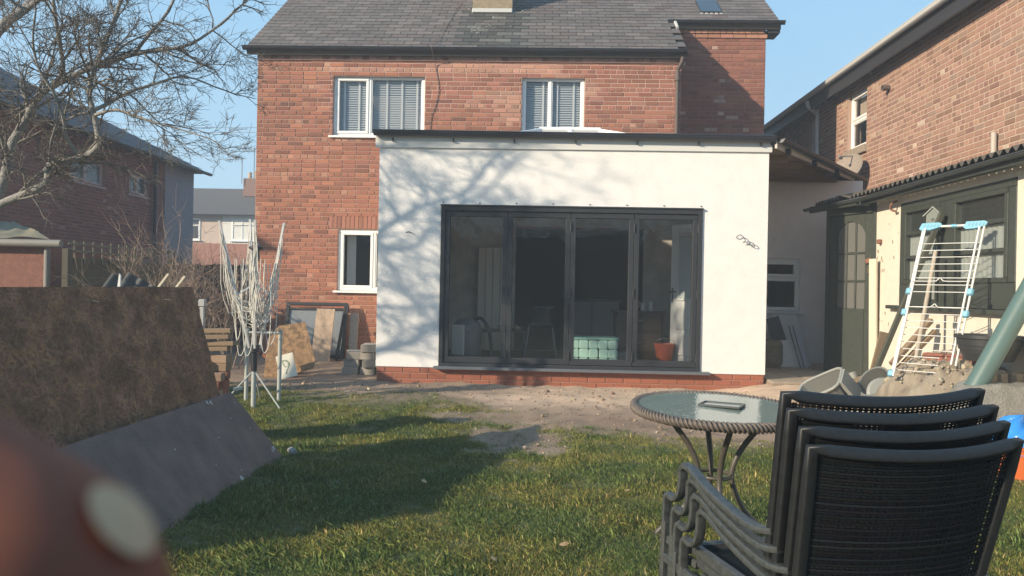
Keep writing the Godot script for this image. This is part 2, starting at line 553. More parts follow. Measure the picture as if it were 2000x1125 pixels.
func build_grass() -> void:
	rng.seed = 102
	var holder := thing("grass", Vector3.ZERO, "rough green lawn grass around the table and chairs", "grass")
	holder.set_meta("kind", "stuff")
	var gm := mat("grass_blade", 1, 1, 1, 0.55, {"vc": true, "spec": 0.35})
	gm.cull_mode = BaseMaterial3D.CULL_DISABLED
	gm.backlight_enabled = true
	gm.backlight = Color(0.30, 0.36, 0.12)
	var meshes := []
	for q in 4:
		var b := MB.new()
		for i in 19:
			var a := rng.randf() * TAU
			var o := Vector3(rng.randf_range(-0.045, 0.045), -0.01, rng.randf_range(-0.045, 0.045))
			var h := rng.randf_range(0.014, 0.046)
			var w := rng.randf_range(0.0014, 0.0026)
			var lean := Vector3(cos(a), 0, sin(a)) * h * rng.randf_range(0.3, 1.5)
			var sd := Vector3(-sin(a), 0, cos(a)) * w
			var k := rng.randf_range(0.75, 1.2)
			var col := Color(0.168 * k, 0.228 * k, 0.058 * k)
			var pick := rng.randf()
			if pick < 0.14:
				col = Color(0.38 * k, 0.33 * k, 0.15 * k)
			elif pick < 0.4:
				col = Color(0.240 * k, 0.272 * k, 0.072 * k)
			var p0 := o
			var p1 := o + Vector3(0, h * 0.62, 0) + lean * 0.35
			var p2 := o + Vector3(0, h, 0) + lean
			var nn := (Vector3(cos(a), 0.6, sin(a))).normalized()
			b.tri(p0 - sd, p0 + sd, p1 + sd * 0.8, nn, col)
			b.tri(p0 - sd, p1 + sd * 0.8, p1 - sd * 0.8, nn, col)
			b.tri(p1 - sd * 0.8, p1 + sd * 0.8, p2, nn, col)
		var m := b.mesh()
		m.surface_set_material(0, gm)
		meshes.append(m)
	var lists := [[], [], [], []]
	var cols := [[], [], [], []]
	var tries := 0
	var made := 0
	while made < 62000 and tries < 260000:
		tries += 1
		# denser where blades show largest
		var z := -2.2 - 8.0 * pow(rng.randf(), 0.82)
		var half := 0.72 * absf(z) + 0.5
		var x := rng.randf_range(-half, half)
		if x < -4.6 or x > 4.2:
			continue
		var k := lawn(x, z)
		if rng.randf() > k * 1.05 - 0.02:
			continue
		var s := rng.randf_range(0.65, 1.2) * (0.55 + 0.45 * k) * (1.0 + 0.75 * noise.get_noise_2d(x * 160.0, z * 160.0))
		s *= lerpf(1.0, 0.75, sstep(-6.0, -9.0, z))
		if rng.randf() < 0.035:
			s *= 1.5
		var t := Transform3D(Basis.from_euler(Vector3(rng.randf_range(-0.25, 0.25), rng.randf() * TAU, rng.randf_range(-0.25, 0.25))).scaled(Vector3(s, s, s)), V(x, gy(x, z), z))
		var q := rng.randi() % 4
		lists[q].append(t)
		var yel := clampf(0.5 + 1.6 * noise_b.get_noise_2d(x * 130.0, z * 130.0 + 55.0), 0.0, 1.0)
		var w := rng.randf_range(0.8, 1.15)
		cols[q].append(Color(lerpf(0.74, 1.34, yel) * w, lerpf(0.86, 1.12, yel) * w, lerpf(0.9, 1.05, yel) * w))
		made += 1
	for q in 4:
		var mm := MultiMesh.new()
		mm.transform_format = MultiMesh.TRANSFORM_3D
		mm.use_colors = true
		mm.mesh = meshes[q]
		mm.instance_count = lists[q].size()
		for i in lists[q].size():
			mm.set_instance_transform(i, lists[q][i])
			mm.set_instance_color(i, cols[q][i])
		var o := MultiMeshInstance3D.new()
		o.name = "tufts"
		o.multimesh = mm
		o.set_meta("kind", "stuff")
		holder.add_child(o, true)
	# a few fallen leaves and scraps lying on the lawn
	for s in [[0.15, -4.15, 0.03], [0.98, -4.7, 0.025], [1.55, -3.6, 0.03], [-0.75, -5.35, 0.035], [-0.2, -3.9, 0.025], [2.0, -4.9, 0.03], [0.6, -5.3, 0.022]]:
		var l := MB.new()
		var r: float = s[2]
		var y := gy(s[0], s[1]) + 0.045
		var a := rng.randf() * TAU
		for k in 6:
			var a0 := TAU * k / 6; var a1 := TAU * (k + 1) / 6
			l.tri(V(0, 0.006, 0), V(cos(a0) * r, rng.randf_range(-.002, .004), sin(a0) * r * 0.6), V(cos(a1) * r, rng.randf_range(-.002, .004), sin(a1) * r * 0.6), Vector3.UP)
		var o := single("fallen_leaf", l, mat("dead_leaf", 0.36, 0.23, 0.12, 0.8), "small dry brown leaf lying on the grass", "leaf", "dry leaves on the lawn")
		o.position = V(s[0], y, s[1])
		o.rotation = Vector3(0.2, a, 0.15)

# A wall face in local coordinates: x along, y up, z out of the wall. openings: [x0, x1, y0, y1].
func backing(b: MB, W: float, H: float, op: Array, thick: float, col := Color.WHITE, z := 0.0) -> void:
	var xs := [0.0, W]
	var ys := [0.0, H]
	for o in op:
		for k in 2:
			if o[k] > 0.0 and o[k] < W and not xs.has(o[k]): xs.append(o[k])
			if o[k + 2] > 0.0 and o[k + 2] < H and not ys.has(o[k + 2]): ys.append(o[k + 2])
	xs.sort(); ys.sort()
	var solid := func(i: int, j: int) -> bool:
		if i < 0 or j < 0 or i >= xs.size() - 1 or j >= ys.size() - 1:
			return false
		var cx: float = (xs[i] + xs[i + 1]) * 0.5
		var cy: float = (ys[j] + ys[j + 1]) * 0.5
		for o in op:
			if cx > o[0] and cx < o[1] and cy > o[2] and cy < o[3]:
				return false
		return true
	for i in xs.size() - 1:
		for j in ys.size() - 1:
			if not solid.call(i, j):
				continue
			var a: float = xs[i]; var c: float = xs[i + 1]; var d: float = ys[j]; var e: float = ys[j + 1]
			var zb := z - thick
			b.quad(V(a, d, z), V(c, d, z), V(c, e, z), V(a, e, z), col)
			b.quad(V(c, d, zb), V(a, d, zb), V(a, e, zb), V(c, e, zb), col)
			if not solid.call(i - 1, j): b.quad(V(a, d, zb), V(a, d, z), V(a, e, z), V(a, e, zb), col)
			if not solid.call(i + 1, j): b.quad(V(c, d, z), V(c, d, zb), V(c, e, zb), V(c, e, z), col)
			if not solid.call(i, j - 1): b.quad(V(a, d, zb), V(c, d, zb), V(c, d, z), V(a, d, z), col)
			if not solid.call(i, j + 1): b.quad(V(a, e, z), V(c, e, z), V(c, e, zb), V(a, e, zb), col)

func one_brick(b: MB, x0: float, x1: float, y0: float, y1: float, p: float, col: Color) -> void:
	var k := 0.004
	var A := V(x0, y0, -0.001); var B := V(x1, y0, -0.001); var C := V(x1, y1, -0.001); var D := V(x0, y1, -0.001)
	var a := V(x0 + k, y0 + k, p); var bb := V(x1 - k, y0 + k, p); var c := V(x1 - k, y1 - k, p); var d := V(x0 + k, y1 - k, p)
	b.quad(a, bb, c, d, col)
	b.quad(A, B, bb, a, col); b.quad(B, C, c, bb, col); b.quad(C, D, d, c, col); b.quad(D, A, a, d, col)

var brick_pool := {}
func pooled_brick(pal: String, i: int, w: float, h: float, col: Color, m: Material, proud: float) -> Mesh:
	var key := "%s%d_%d" % [pal, i, int(w * 1000)]
	if not brick_pool.has(key):
		var b := MB.new()
		one_brick(b, -w * 0.5, w * 0.5, -h * 0.5, h * 0.5, proud, col)
		var me := b.mesh()
		me.surface_set_material(0, m)
		brick_pool[key] = me
	return brick_pool[key]

# lays bricks on a wall; pal(x, y) -> [brick colour, mortar colour]; single(x, y) says whether a whole brick here is a part of its own
func lay_bricks(wall: Node3D, W: float, H: float, op: Array, palname: String, pal: Callable, sing: Callable, most: int, m: Material, course := 0.075, length := 0.232, head_every := 4, proud := 0.0075) -> int:
	var b := MB.new()
	var rows := int(ceil(H / course))
	var count := 0
	var j := 0.0115
	for r in rows:
		var y0 := r * course
		var y1 := minf(y0 + course, H)
		var heads: bool = head_every > 0 and r % head_every == 1
		var L := length * 0.5 if heads else length
		var x := -L * (0.25 if heads else (0.5 if r % 2 == 0 else 0.0)) - rng.randf() * 0.02
		while x < W:
			var len := L
			if not heads and rng.randf() < 0.05:
				len = L * 0.5
			var a := maxf(x, 0.0)
			var e := minf(x + len, W)
			x += len
			var spans := [[a, e]]
			for o in op:
				if y0 + course * 0.5 > o[2] and y0 + course * 0.5 < o[3]:
					var nxt := []
					for s in spans:
						if o[0] > s[0]: nxt.append([s[0], minf(s[1], o[0])])
						if o[1] < s[1]: nxt.append([maxf(s[0], o[1]), s[1]])
						elif o[0] > s[1]: pass
					var uniq := []
					for s in nxt:
						if s[1] - s[0] > 0.02 and not uniq.has(s): uniq.append(s)
					spans = uniq
			for s in spans:
				if s[1] - s[0] < 0.025:
					continue
				var cx: float = (s[0] + s[1]) * 0.5
				var pc: Array = pal.call(cx, y0 + course * 0.5)
				b.quad(V(s[0], y0, 0.0005), V(s[1], y0, 0.0005), V(s[1], y1, 0.0005), V(s[0], y1, 0.0005), pc[1])
				var bw: float = s[1] - s[0] - j
				var bh := y1 - y0 - j
				if bh < 0.02:
					continue
				if count < most and absf(s[1] - s[0] - length) < 0.001 and absf(bh - (course - j)) < 0.001 and sing.call(cx, y0):
					var i := rng.randi() % 12
					var me := pooled_brick(palname, i, bw, bh, pc[0], m, proud)
					inst(wall, "brick", me, Transform3D(Basis(Vector3.FORWARD, rng.randf_range(-0.012, 0.012)), V(cx, y0 + course * 0.5, rng.randf_range(0.0, 0.003))))
					count += 1
				else:
					var jx := rng.randf_range(-0.002, 0.002)
					one_brick(b, s[0] + j * 0.5 + jx, s[1] - j * 0.5 + jx, y0 + j * 0.5, y1 - j * 0.5, proud * rng.randf_range(0.7, 1.4), pc[0])
	var o := part(wall, "brickwork", b, m)
	o.set_meta("kind", "stuff")
	return count

func lay_slates(roof: Node3D, W: float, L: float, w: float, gauge: float, colf: Callable, most: int, m: Material, cut = null) -> void:
	var b := MB.new()
	var rows := int(ceil(L / gauge))
	var count := 0
	var pool := []
	for i in 10:
		var s := MB.new()
		slate(s, Transform3D(), w - 0.010, gauge * 1.5, colf.call(W * 0.2 + 0.1 * i, 0.5))
		var me := s.mesh()
		me.surface_set_material(0, m)
		pool.append(me)
	for r in rows:
		var off := -w * 0.5 if r % 2 else 0.0
		var n := int(ceil(W / w)) + 1
		for i in n:
			var x0 := maxf(off + i * w, 0.0)
			var x1 := minf(off + (i + 1) * w, W)
			if x1 - x0 < 0.05:
				continue
			var cx := (x0 + x1) * 0.5
			var y := r * gauge
			if cut != null and cut.call(cx, y):
				continue
			var x := Transform3D(Basis(Vector3.BACK, rng.randf_range(-0.006, 0.006)), V(cx, y + rng.randf_range(-0.004, 0.004), 0.004 + rng.randf() * 0.003))
			var stain: Color = colf.call(cx, y)
			if count < most and x1 - x0 > w - 0.001 and stain.a > 0.5:
				inst(roof, "slate", pool[rng.randi() % pool.size()], x)
				count += 1
			else:
				stain.a = 1.0
				slate(b, x, x1 - x0 - 0.010, gauge * 1.5, stain)
	part(roof, "slates", b, m).set_meta("kind", "stuff")

func slate(b: MB, x: Transform3D, w: float, h: float, col: Color) -> void:
	var t := 0.010
	var lo := 0.018; var hi := -0.004
	var c := 0.004
	var A := V(-w / 2, 0, lo); var B := V(w / 2, 0, lo); var C := V(w / 2, h, hi); var D := V(-w / 2, h, hi)
	var dn := V(0, -0.001, -t)
	b.quad(x * (A + V(0, c, 0)), x * (B + V(0, c, 0)), x * C, x * D, col)
	b.quad(x * (A + dn), x * (B + dn), x * (B + V(0, c, 0)), x * (A + V(0, c, 0)), col)
	b.quad(x * (D + dn), x * (A + dn), x * (A + V(0, c, 0)), x * D, col)
	b.quad(x * (B + dn), x * (C + dn), x * C, x * (B + V(0, c, 0)), col)

# window in local coordinates: x 0..w, y 0..h, z = 0 is the outer face of the frame. lights: [x0, x1, y0, y1, opening sash]
func window(parent: Node3D, x: Transform3D, w: float, h: float, lights: Array, fm: Material, pm: Material, fw := 0.06, dep := 0.07, sill := 0.0) -> Node3D:
	var o := Node3D.new()
	o.name = "window"
	parent.add_child(o, true)
	o.transform = x
	var b := MB.new()
	b.bx(0, w, 0, fw, -dep, 0, Color.WHITE, 0.006)
	b.bx(0, w, h - fw, h, -dep, 0, Color.WHITE, 0.006)
	b.bx(0, fw, fw, h - fw, -dep, -0.001, Color.WHITE, 0.006)
	b.bx(w - fw, w, fw, h - fw, -dep, -0.001, Color.WHITE, 0.006)
	for l in lights:
		for k in lights:
			var g0: float = k[0] - l[1]
			if g0 > 0.0 and g0 < 0.15 and k[2] < l[3] and l[2] < k[3]:
				b.bx(l[1], k[0], maxf(k[2], l[2]), minf(k[3], l[3]), -dep, -0.002, Color.WHITE, 0.004)
			var g1: float = k[2] - l[3]
			if g1 > 0.0 and g1 < 0.15 and k[0] < l[1] and l[0] < k[1]:
				b.bx(fw, w - fw, l[3], k[2], -dep, -0.003, Color.WHITE, 0.004)
	part(o, "frame", b, fm)
	for l in lights:
		var s := MB.new()
		var q: float = 0.045 if l[4] else 0.02
		var z: float = 0.012 if l[4] else -0.012
		s.bx(l[0], l[1], l[2], l[2] + q, -dep + 0.01, z, Color.WHITE, 0.006)
		s.bx(l[0], l[1], l[3] - q, l[3], -dep + 0.01, z, Color.WHITE, 0.006)
		s.bx(l[0], l[0] + q, l[2] + q, l[3] - q, -dep + 0.01, z - 0.001, Color.WHITE, 0.006)
		s.bx(l[1] - q, l[1], l[2] + q, l[3] - q, -dep + 0.01, z - 0.001, Color.WHITE, 0.006)
		part(o, "sash" if l[4] else "bead", s, fm)
		var p := MB.new()
		p.quad(V(l[0] + q * 0.5, l[2] + q * 0.5, -0.03), V(l[1] - q * 0.5, l[2] + q * 0.5, -0.03), V(l[1] - q * 0.5, l[3] - q * 0.5, -0.03), V(l[0] + q * 0.5, l[3] - q * 0.5, -0.03))
		part(o, "pane", p, pm)
	if sill > 0.0:
		var s := MB.new()
		s.bx(-0.06, w + 0.06, -0.035, 0.0, -dep, sill, Color.WHITE, 0.008)
		part(o, "sill", s, fm)
	return o

func blind(win: Node3D, x0: float, x1: float, y0: float, y1: float, z: float, tapes: Array) -> void:
	var b := MB.new()
	var y := y0
	while y < y1:
		b.box(at(V((x0 + x1) * 0.5, y, z), 0, 0.95, 0), V(x1 - x0, 0.002, 0.046))
		y += 0.040
	part(win, "blind_slats", b, mat("blind", 0.62, 0.68, 0.74, 0.5))
	var t := MB.new()
	for q in tapes:
		t.bx(q - 0.016, q + 0.016, y0, y1, z + 0.026, z + 0.028)
	part(win, "blind_tape", t, mat("blind_tape", 0.80, 0.84, 0.86, 0.7))

func gutter(b: MB, a: Vector3, e: Vector3, r: float, out: Vector3, depth := 0.0) -> void:
	# half-round gutter from a to e, its back edge on the line; «out» points away from the wall
	var n := 8
	var d := (e - a).normalized()
	for i in n:
		var t0 := PI * i / n; var t1 := PI * (i + 1) / n
		for sgn: float in [1.0, 0.93]:
			var p0 := out * (r - r * sgn * cos(t0)) + Vector3.DOWN * r * sgn * sin(t0)
			var p1 := out * (r - r * sgn * cos(t1)) + Vector3.DOWN * r * sgn * sin(t1)
			var nn := (p0 + p1 - out * r * 2.0).normalized() * (1.0 if sgn == 1.0 else -1.0)
			b.tri(a + p0, e + p0, e + p1, nn); b.tri(a + p0, e + p1, a + p1, nn)
	for q in [a, e]:
		for i in n:
			var t0 := PI * i / n; var t1 := PI * (i + 1) / n
			b.tri(q + out * r, q + out * (r - r * cos(t0)) + Vector3.DOWN * r * sin(t0), q + out * (r - r * cos(t1)) + Vector3.DOWN * r * sin(t1), -d if q == a else d)
	b.tube([a + out * 2.0 * r, e + out * 2.0 * r], [0.008], 6)

func build_house() -> void:
	rng.seed = 103
	var H := thing("brick_house", V(-1.3, 0, -13.6), "red brick two-storey house with slate roof behind the white extension", "house")
	var brick := mat("brick", 1, 1, 1, 0.9, {"vc": true, "tex": "grain", "nrm": "fine_n", "s": 2.2, "ns": 0.5})
	var x0 := -4.9; var W := 7.2; var top := 5.2
	var ops := [[-3.59 - x0, -2.02 - x0, 3.78, 4.83], [-0.37 - x0, 0.69 - x0, 3.78, 4.83], [-3.46 - x0, -2.56 - x0, 1.14, 2.19], [-0.45 - x0, 1.75 - x0, 0.0, 2.28]]
	var wall := Node3D.new()
	wall.name = "wall"
	H.add_child(wall)
	wall.position = V(x0, 0, -13.6) - H.position
	var b := MB.new()
	backing(b, W, top, ops, 0.26, Color.WHITE, -0.003)
	part(wall, "backing", b, mat("mortar_core", 0.36, 0.25, 0.20, 0.95))
	var soldier := [-3.62 - x0, -2.30 - x0, 2.19, 2.42]
	var ops2 := ops.duplicate(true)
	ops2.append(soldier)
	var pal := func(x: float, y: float) -> Array:
		var nz := noise_b.get_noise_2d(x * 55.0, y * 90.0)
		var c := Color(0.315, 0.138, 0.098)
		var pick := rng.randf()
		if pick < 0.22: c = Color(0.26, 0.118, 0.088)
		elif pick < 0.42: c = Color(0.355, 0.160, 0.108)
		elif pick < 0.47: c = Color(0.20, 0.098, 0.078)
		elif pick < 0.49: c = Color(0.40, 0.23, 0.17)
		c *= 1.0 + 0.28 * nz
		var mo := Color(0.43, 0.275, 0.212)
		if y > 4.25 + 0.25 * nz and x > 1.1:
			mo = Color(0.55, 0.37, 0.30)
			c = c.lerp(Color(0.30, 0.135, 0.105), 0.5)
		if y > 4.86 and y < 5.06 and x > 1.0 and x < 5.2 and nz > -0.25:
			c = c.lerp(Color(0.52, 0.32, 0.25), 0.65)
		if nz > 0.36:
			c = c.lerp(Color(0.50, 0.34, 0.26), 0.4)
		if x < 3.0 and y < 3.6:
			mo = mo.lerp(Color(0.46, 0.25, 0.17), 0.35)
			c = c.lerp(Color(0.37, 0.155, 0.10), 0.3)
		if x > 2.35 and x < 2.75 and y > 2.4 and y < 3.1 and nz > -0.1:
			c = c.lerp(Color(0.5, 0.36, 0.29), 0.55)
		return [varied(Color(c.r * 1.14 + 0.01, c.g * 1.06 + 0.006, c.b * 1.0 + 0.004), 0.19), varied(mo * 1.08, 0.06)]
	lay_bricks(wall, W, top - 0.14, ops2, "house", pal, func(x, y): return x < 2.7 and y > 0.9, 300, brick)
	# soldier course over the small window and pale corbel course under the eaves
	var so := MB.new()
	var sx: float = soldier[0]
	while sx < soldier[1] - 0.06:
		one_brick(so, sx + 0.004, sx + 0.066, 2.195, 2.412, 0.009, varied(Color(0.36, 0.16, 0.11), 0.2))
		sx += 0.074
	so.quad(V(soldier[0], 2.19, 0.0005), V(soldier[1], 2.19, 0.0005), V(soldier[1], 2.42, 0.0005), V(soldier[0], 2.42, 0.0005), Color(0.45, 0.26, 0.19))
	part(wall, "soldier_course", so, brick).set_meta("kind", "stuff")
	var cb := MB.new()
	cb.bx(0, W, top - 0.14, top - 0.001, -0.2, 0.03, Color(0.40, 0.25, 0.20))
	sx = 0.0
	while sx < W - 0.05:
		var pale := varied(Color(0.46, 0.27, 0.21), 0.22) if rng.randf() < 0.75 else varied(Color(0.30, 0.15, 0.11), 0.2)
		cb.bx(sx + 0.005, minf(sx + 0.108, W), top - 0.132, top - 0.062, 0.0, 0.036, pale, 0.004)
		sx += 0.113
	part(wall, "corbel_course", cb, brick).set_meta("kind", "stuff")
	# windows
	var pvc := mat("white_frame", 0.80, 0.80, 0.78, 0.35)
	var gl := glass("window_glass", 0.30, 0.03, 0.05, 0.07)
	var w1 := window(H, at(V(-3.59, 3.78, -13.66) - H.position), 1.57, 1.05, [[0.05, 0.60, 0.05, 1.0, true], [0.64, 1.52, 0.05, 1.0, false]], pvc, gl, 0.055, 0.07, 0.12)
	blind(w1, 0.08, 0.58, 0.08, 0.98, -0.10, [0.17, 0.42])
	blind(w1, 0.66, 1.50, 0.08, 0.98, -0.10, [0.90, 1.16, 1.42])
	var w2 := window(H, at(V(-0.37, 3.78, -13.66) - H.position), 1.06, 1.05, [[0.05, 0.46, 0.05, 1.0, false], [0.50, 1.01, 0.05, 1.0, false]], pvc, gl, 0.055, 0.07, 0.12)
	blind(w2, 0.07, 0.44, 0.08, 0.98, -0.10, [0.36])
	blind(w2, 0.52, 0.99, 0.08, 0.98, -0.10, [0.60, 0.88])
	var w3 := window(H, at(V(-3.46, 1.14, -13.63) - H.position), 0.9, 1.05, [[0.05, 0.60, 0.05, 1.0, true], [0.64, 0.86, 0.05, 1.0, false]], pvc, glass("window_glass_clear", 0.22, 0.02, 0.03, 0.04), 0.055, 0.07, 0.10)
	var cu := MB.new()
	cu.grid(16, 2, func(i: int, j: int): return V(0.12 + 0.16 * i / 16.0, 0.06 + 0.45 * j, -0.14 + 0.012 * sin(i * 2.4)))
	part(w3, "curtain", cu, mat("net_curtain", 0.6, 0.62, 0.62, 0.9))
	# side, back and inner walls that close the house
	var s := MB.new()
	s.bx(-4.9, -4.65, 0, 5.2, -22.5, -13.87)
	s.bx(2.05, 2.3, 0, 5.2, -14.86, -13.87)
	s.bx(3.79, 4.04, 0, 6.1, -22.5, -15.12)
	s.bx(-4.9, 4.04, 0, 6.1, -22.75, -22.5)
	part(H, "side_walls", s, mat("brick_plain", 0.30, 0.12, 0.08, 0.95, {"tex": "grain", "s": 2.0}), true)
	var fl := MB.new()
	fl.bx(-4.65, 3.79, 2.62, 2.82, -22.5, -13.87)
	fl.bx(-4.65, 3.79, 0.0, 0.18, -22.5, -13.87)
	fl.bx(-4.65, 2.05, 2.82, 5.15, -16.6, -16.5)
	part(H, "inner_floor", fl, mat("dull_inside", 0.34, 0.30, 0.26, 0.9), true)
	var ki := MB.new()
	ki.bx(-2.4, -2.3, 0.18, 2.62, -21.8, -13.87)
	ki.bx(2.0, 2.1, 0.18, 2.62, -21.8, -14.87)
	ki.bx(-2.4, 2.1, 0.18, 2.62, -21.9, -21.8)
	part(H, "kitchen_wall", ki, mat("kitchen_paint", 0.50, 0.50, 0.50, 0.9), true)
	# the taller part set back beside it
	var tw := Node3D.new()
	tw.name = "wall"
	H.add_child(tw, true)
	tw.position = V(2.3, 2.6, -14.86) - H.position
	b = MB.new()
	backing(b, 1.74, 3.45, [], 0.26, Color.WHITE, -0.003)
	part(tw, "backing", b, mat("mortar_core"))
	var pal2 := func(x: float, y: float) -> Array:
		var c := Color(0.30, 0.122, 0.088)
		var pick := rng.randf()
		if pick < 0.3: c = Color(0.25, 0.105, 0.078)
		elif pick < 0.5: c = Color(0.335, 0.145, 0.10)
		elif pick < 0.53: c = Color(0.50, 0.33, 0.26)
		return [varied(c, 0.12), varied(Color(0.35, 0.20, 0.155), 0.06)]
	lay_bricks(tw, 1.74, 3.3, [], "tower", pal2, func(x, y): return false, 0, brick)
	cb = MB.new()
	for row in 2:
		sx = 0.0
		while sx < 1.74 - 0.05:
			cb.bx(sx + 0.004, minf(sx + (0.226 if row == 0 else 0.108), 1.76), 3.29 + row * 0.078, 3.36 + row * 0.078, -0.05, 0.03 + 0.025 * row, varied(Color(0.44, 0.22, 0.15), 0.2), 0.004)
			sx += 0.23 if row == 0 else 0.113
	part(tw, "corbel_course", cb, brick).set_meta("kind", "stuff")
	# roof: one slope, its eaves lower over the wing
	var pitch := atan(0.72)
	var roof := Node3D.new()
	roof.name = "roof"
	H.add_child(roof)
	roof.transform = Transform3D(Basis(Vector3.RIGHT, V(0, sin(pitch), -cos(pitch)), V(0, cos(pitch), sin(pitch))), V(-5.05, 5.22, -13.42) - H.position)
	var L := 5.9 / cos(pitch) * 0.83
	var eave_back := 1.26 / cos(pitch)
	var rb := MB.new()
	rb.bx(0, 7.42, 0, L, -0.12, -0.02)
	rb.bx(7.42, 9.30, eave_back, L, -0.12, -0.02)
	part(roof, "roof_deck", rb, mat("roof_deck", 0.06, 0.055, 0.05, 0.95))
	var sl := mat("slate", 1, 1, 1, 0.72, {"vc": true, "tex": "mottle", "nrm": "rough_n", "s": 1.7, "ns": 0.35})
	var colf := func(x: float, y: float) -> Color:
		var k := rng.randf_range(0.80, 1.18)
		var c := Color(0.160 * k, 0.136 * k, 0.126 * k)
		if rng.randf() < 0.2: c = Color(0.155 * k, 0.120 * k, 0.108 * k)
		if rng.randf() < 0.12: c *= 0.8
		# old mossy slates below the chimney
		if x > 3.55 and x < 4.75 + 0.1 * sin(y * 9.0) and rng.randf() < 0.93:
			c = Color(0.082 * k, 0.077 * k, 0.068 * k)
			if rng.randf() < 0.22: c = Color(0.14 * k, 0.135 * k, 0.12 * k)
			c.a = 0.2
		return c
	lay_slates(roof, 9.30, L, 0.28, 0.175, colf, 300, sl, func(x, y): return x > 7.42 and y < eave_back - 0.05)
	# lichen and mortar crumbs on the old slates
	var li := MB.new()
	for i in 56:
		var x := rng.randf_range(3.6, 4.7)
		if i < 26: x = 3.82 + rng.randfn() * 0.10
		var y := rng.randf_range(0.3, 3.2)
		if i < 26: y = 1.05 + rng.randfn() * 0.14
		elif i < 44: y = 2.05 + rng.randfn() * 0.2
		var r := rng.randf_range(0.006, 0.022)
		li.lathe([Vector2(r, 0), Vector2(r * 0.6, 0.006), Vector2(0, 0.008)], 6, Transform3D(Basis(Vector3.RIGHT, PI / 2).rotated(Vector3.BACK, rng.randf() * 6.0), V(x, y, 0.016)))
	part(roof, "lichen", li, mat("lichen", 0.33, 0.325, 0.30, 0.95)).set_meta("kind", "stuff")
	# back slope
	var bs := MB.new()
	var ry := 5.22 + L * sin(pitch); var rz := -13.42 - L * cos(pitch)
	bs.quad(V(4.25, ry, rz), V(-5.05, ry, rz), V(-5.05, ry - 3.4, rz - 4.7), V(4.25, ry - 3.4, rz - 4.7))
	part(H, "back_slope", bs, mat("roof_back", 0.12, 0.11, 0.11, 0.85), true)
	var gb := MB.new()
	for gx in [-4.89, -4.68, 4.03, 3.82]:
		gb.tri(V(gx, 5.0, -15.2), V(gx, 5.0, -22.4), V(gx, ry - 0.14, rz), Vector3.LEFT if gx < 0 else Vector3.RIGHT)
	part(H, "gable", gb, mat("brick_plain"), true)
	# verge flashing where the wing roof dies against the taller eave
	var vf := MB.new()
	vf.box(Transform3D(Basis(), V(7.40, eave_back * 0.86, 0.01)), V(0.05, 0.34, 0.05), Color.WHITE, 0.01)
	part(roof, "verge_flashing", vf, mat("mortar_fillet", 0.45, 0.44, 0.42, 0.9))
	# roof window
	var rw := MB.new()
	rw.bx(7.93, 8.33, 2.02, 2.75, 0.0, 0.05, Color.WHITE, 0.01)
	part(roof, "roof_window", rw, mat("dark_gloss", 0.03, 0.033, 0.038, 0.15))
	var rwf := MB.new()
	for i in 5:
		rwf.bx(7.92 + 0.09 * i, 7.98 + 0.09 * i, 1.95 + rng.randf() * 0.03, 2.01, 0.012, 0.03, Color.WHITE, 0.006)
	part(roof, "window_apron", rwf, mat("mortar_fillet"))
	# gutters, downpipe
	var gu := MB.new()
	gutter(gu, V(-5.10, 5.24, -13.49), V(2.36, 5.24, -13.49), 0.058, Vector3.BACK)
	gutter(gu, V(2.22, 6.15, -14.75), V(4.33, 6.15, -14.75), 0.058, Vector3.BACK)
	part(H, "gutter", gu, mat("black_plastic", 0.022, 0.023, 0.028, 0.4), true)
	var fa := MB.new()
	fa.bx(-5.05, 2.36, 5.13, 5.25, -13.53, -13.495)
	fa.bx(2.30, 4.28, 6.03, 6.16, -14.80, -14.76)
	fa.bx(4.06, 4.28, 5.98, 6.05, -15.2, -14.80)
	part(H, "fascia", fa, mat("dark_fascia", 0.03, 0.03, 0.035, 0.5), true)
	var dp := MB.new()
	dp.tube(curve([V(2.30, 5.13, -13.43), V(2.28, 5.04, -13.46), V(2.24, 4.96, -13.52), V(2.23, 4.85, -13.54), V(2.23, 4.0, -13.54), V(2.23, 3.1, -13.54)], 3), [0.034], 8)
	dp.lathe([Vector2(0.05, -0.06), Vector2(0.05, 0.06)], 8, at(V(2.23, 4.82, -13.54)))
	part(H, "downpipe", dp, mat("iron_pipe", 0.10, 0.075, 0.065, 0.7), true)
	# chimney standing on the slope
	var ch := MB.new()
	ch.bx(-1.36, -0.62, 6.2, 8.4, -15.9, -14.98)
	part(H, "chimney", ch, mat("chimney_render", 0.34, 0.27, 0.18, 0.95, {"tex": "mottle", "nrm": "rough_n", "s": 1.5}), true)
	var cf := MB.new()
	cf.bx(-1.37, -0.61, 6.36, 6.45, -15.0, -14.955, Color.WHITE, 0.015)
	part(H, "chimney_flashing", cf, mat("lead", 0.50, 0.50, 0.48, 0.7), true)
	# a cable running down slope and wall
	var cab := MB.new()
	cab.tube(curve([V(-1.62, 6.75, -15.48), V(-1.72, 6.2, -14.72), V(-1.80, 5.6, -13.88), V(-1.88, 5.27, -13.36), V(-1.85, 5.0, -13.57), V(-1.78, 4.6, -13.58), V(-1.85, 4.25, -13.58), V(-1.91, 4.05, -13.58), V(-1.92, 3.3, -13.58)], 4), [0.006], 5)
	part(H, "cable", cab, mat("grey_cable", 0.17, 0.12, 0.10, 0.7), true)

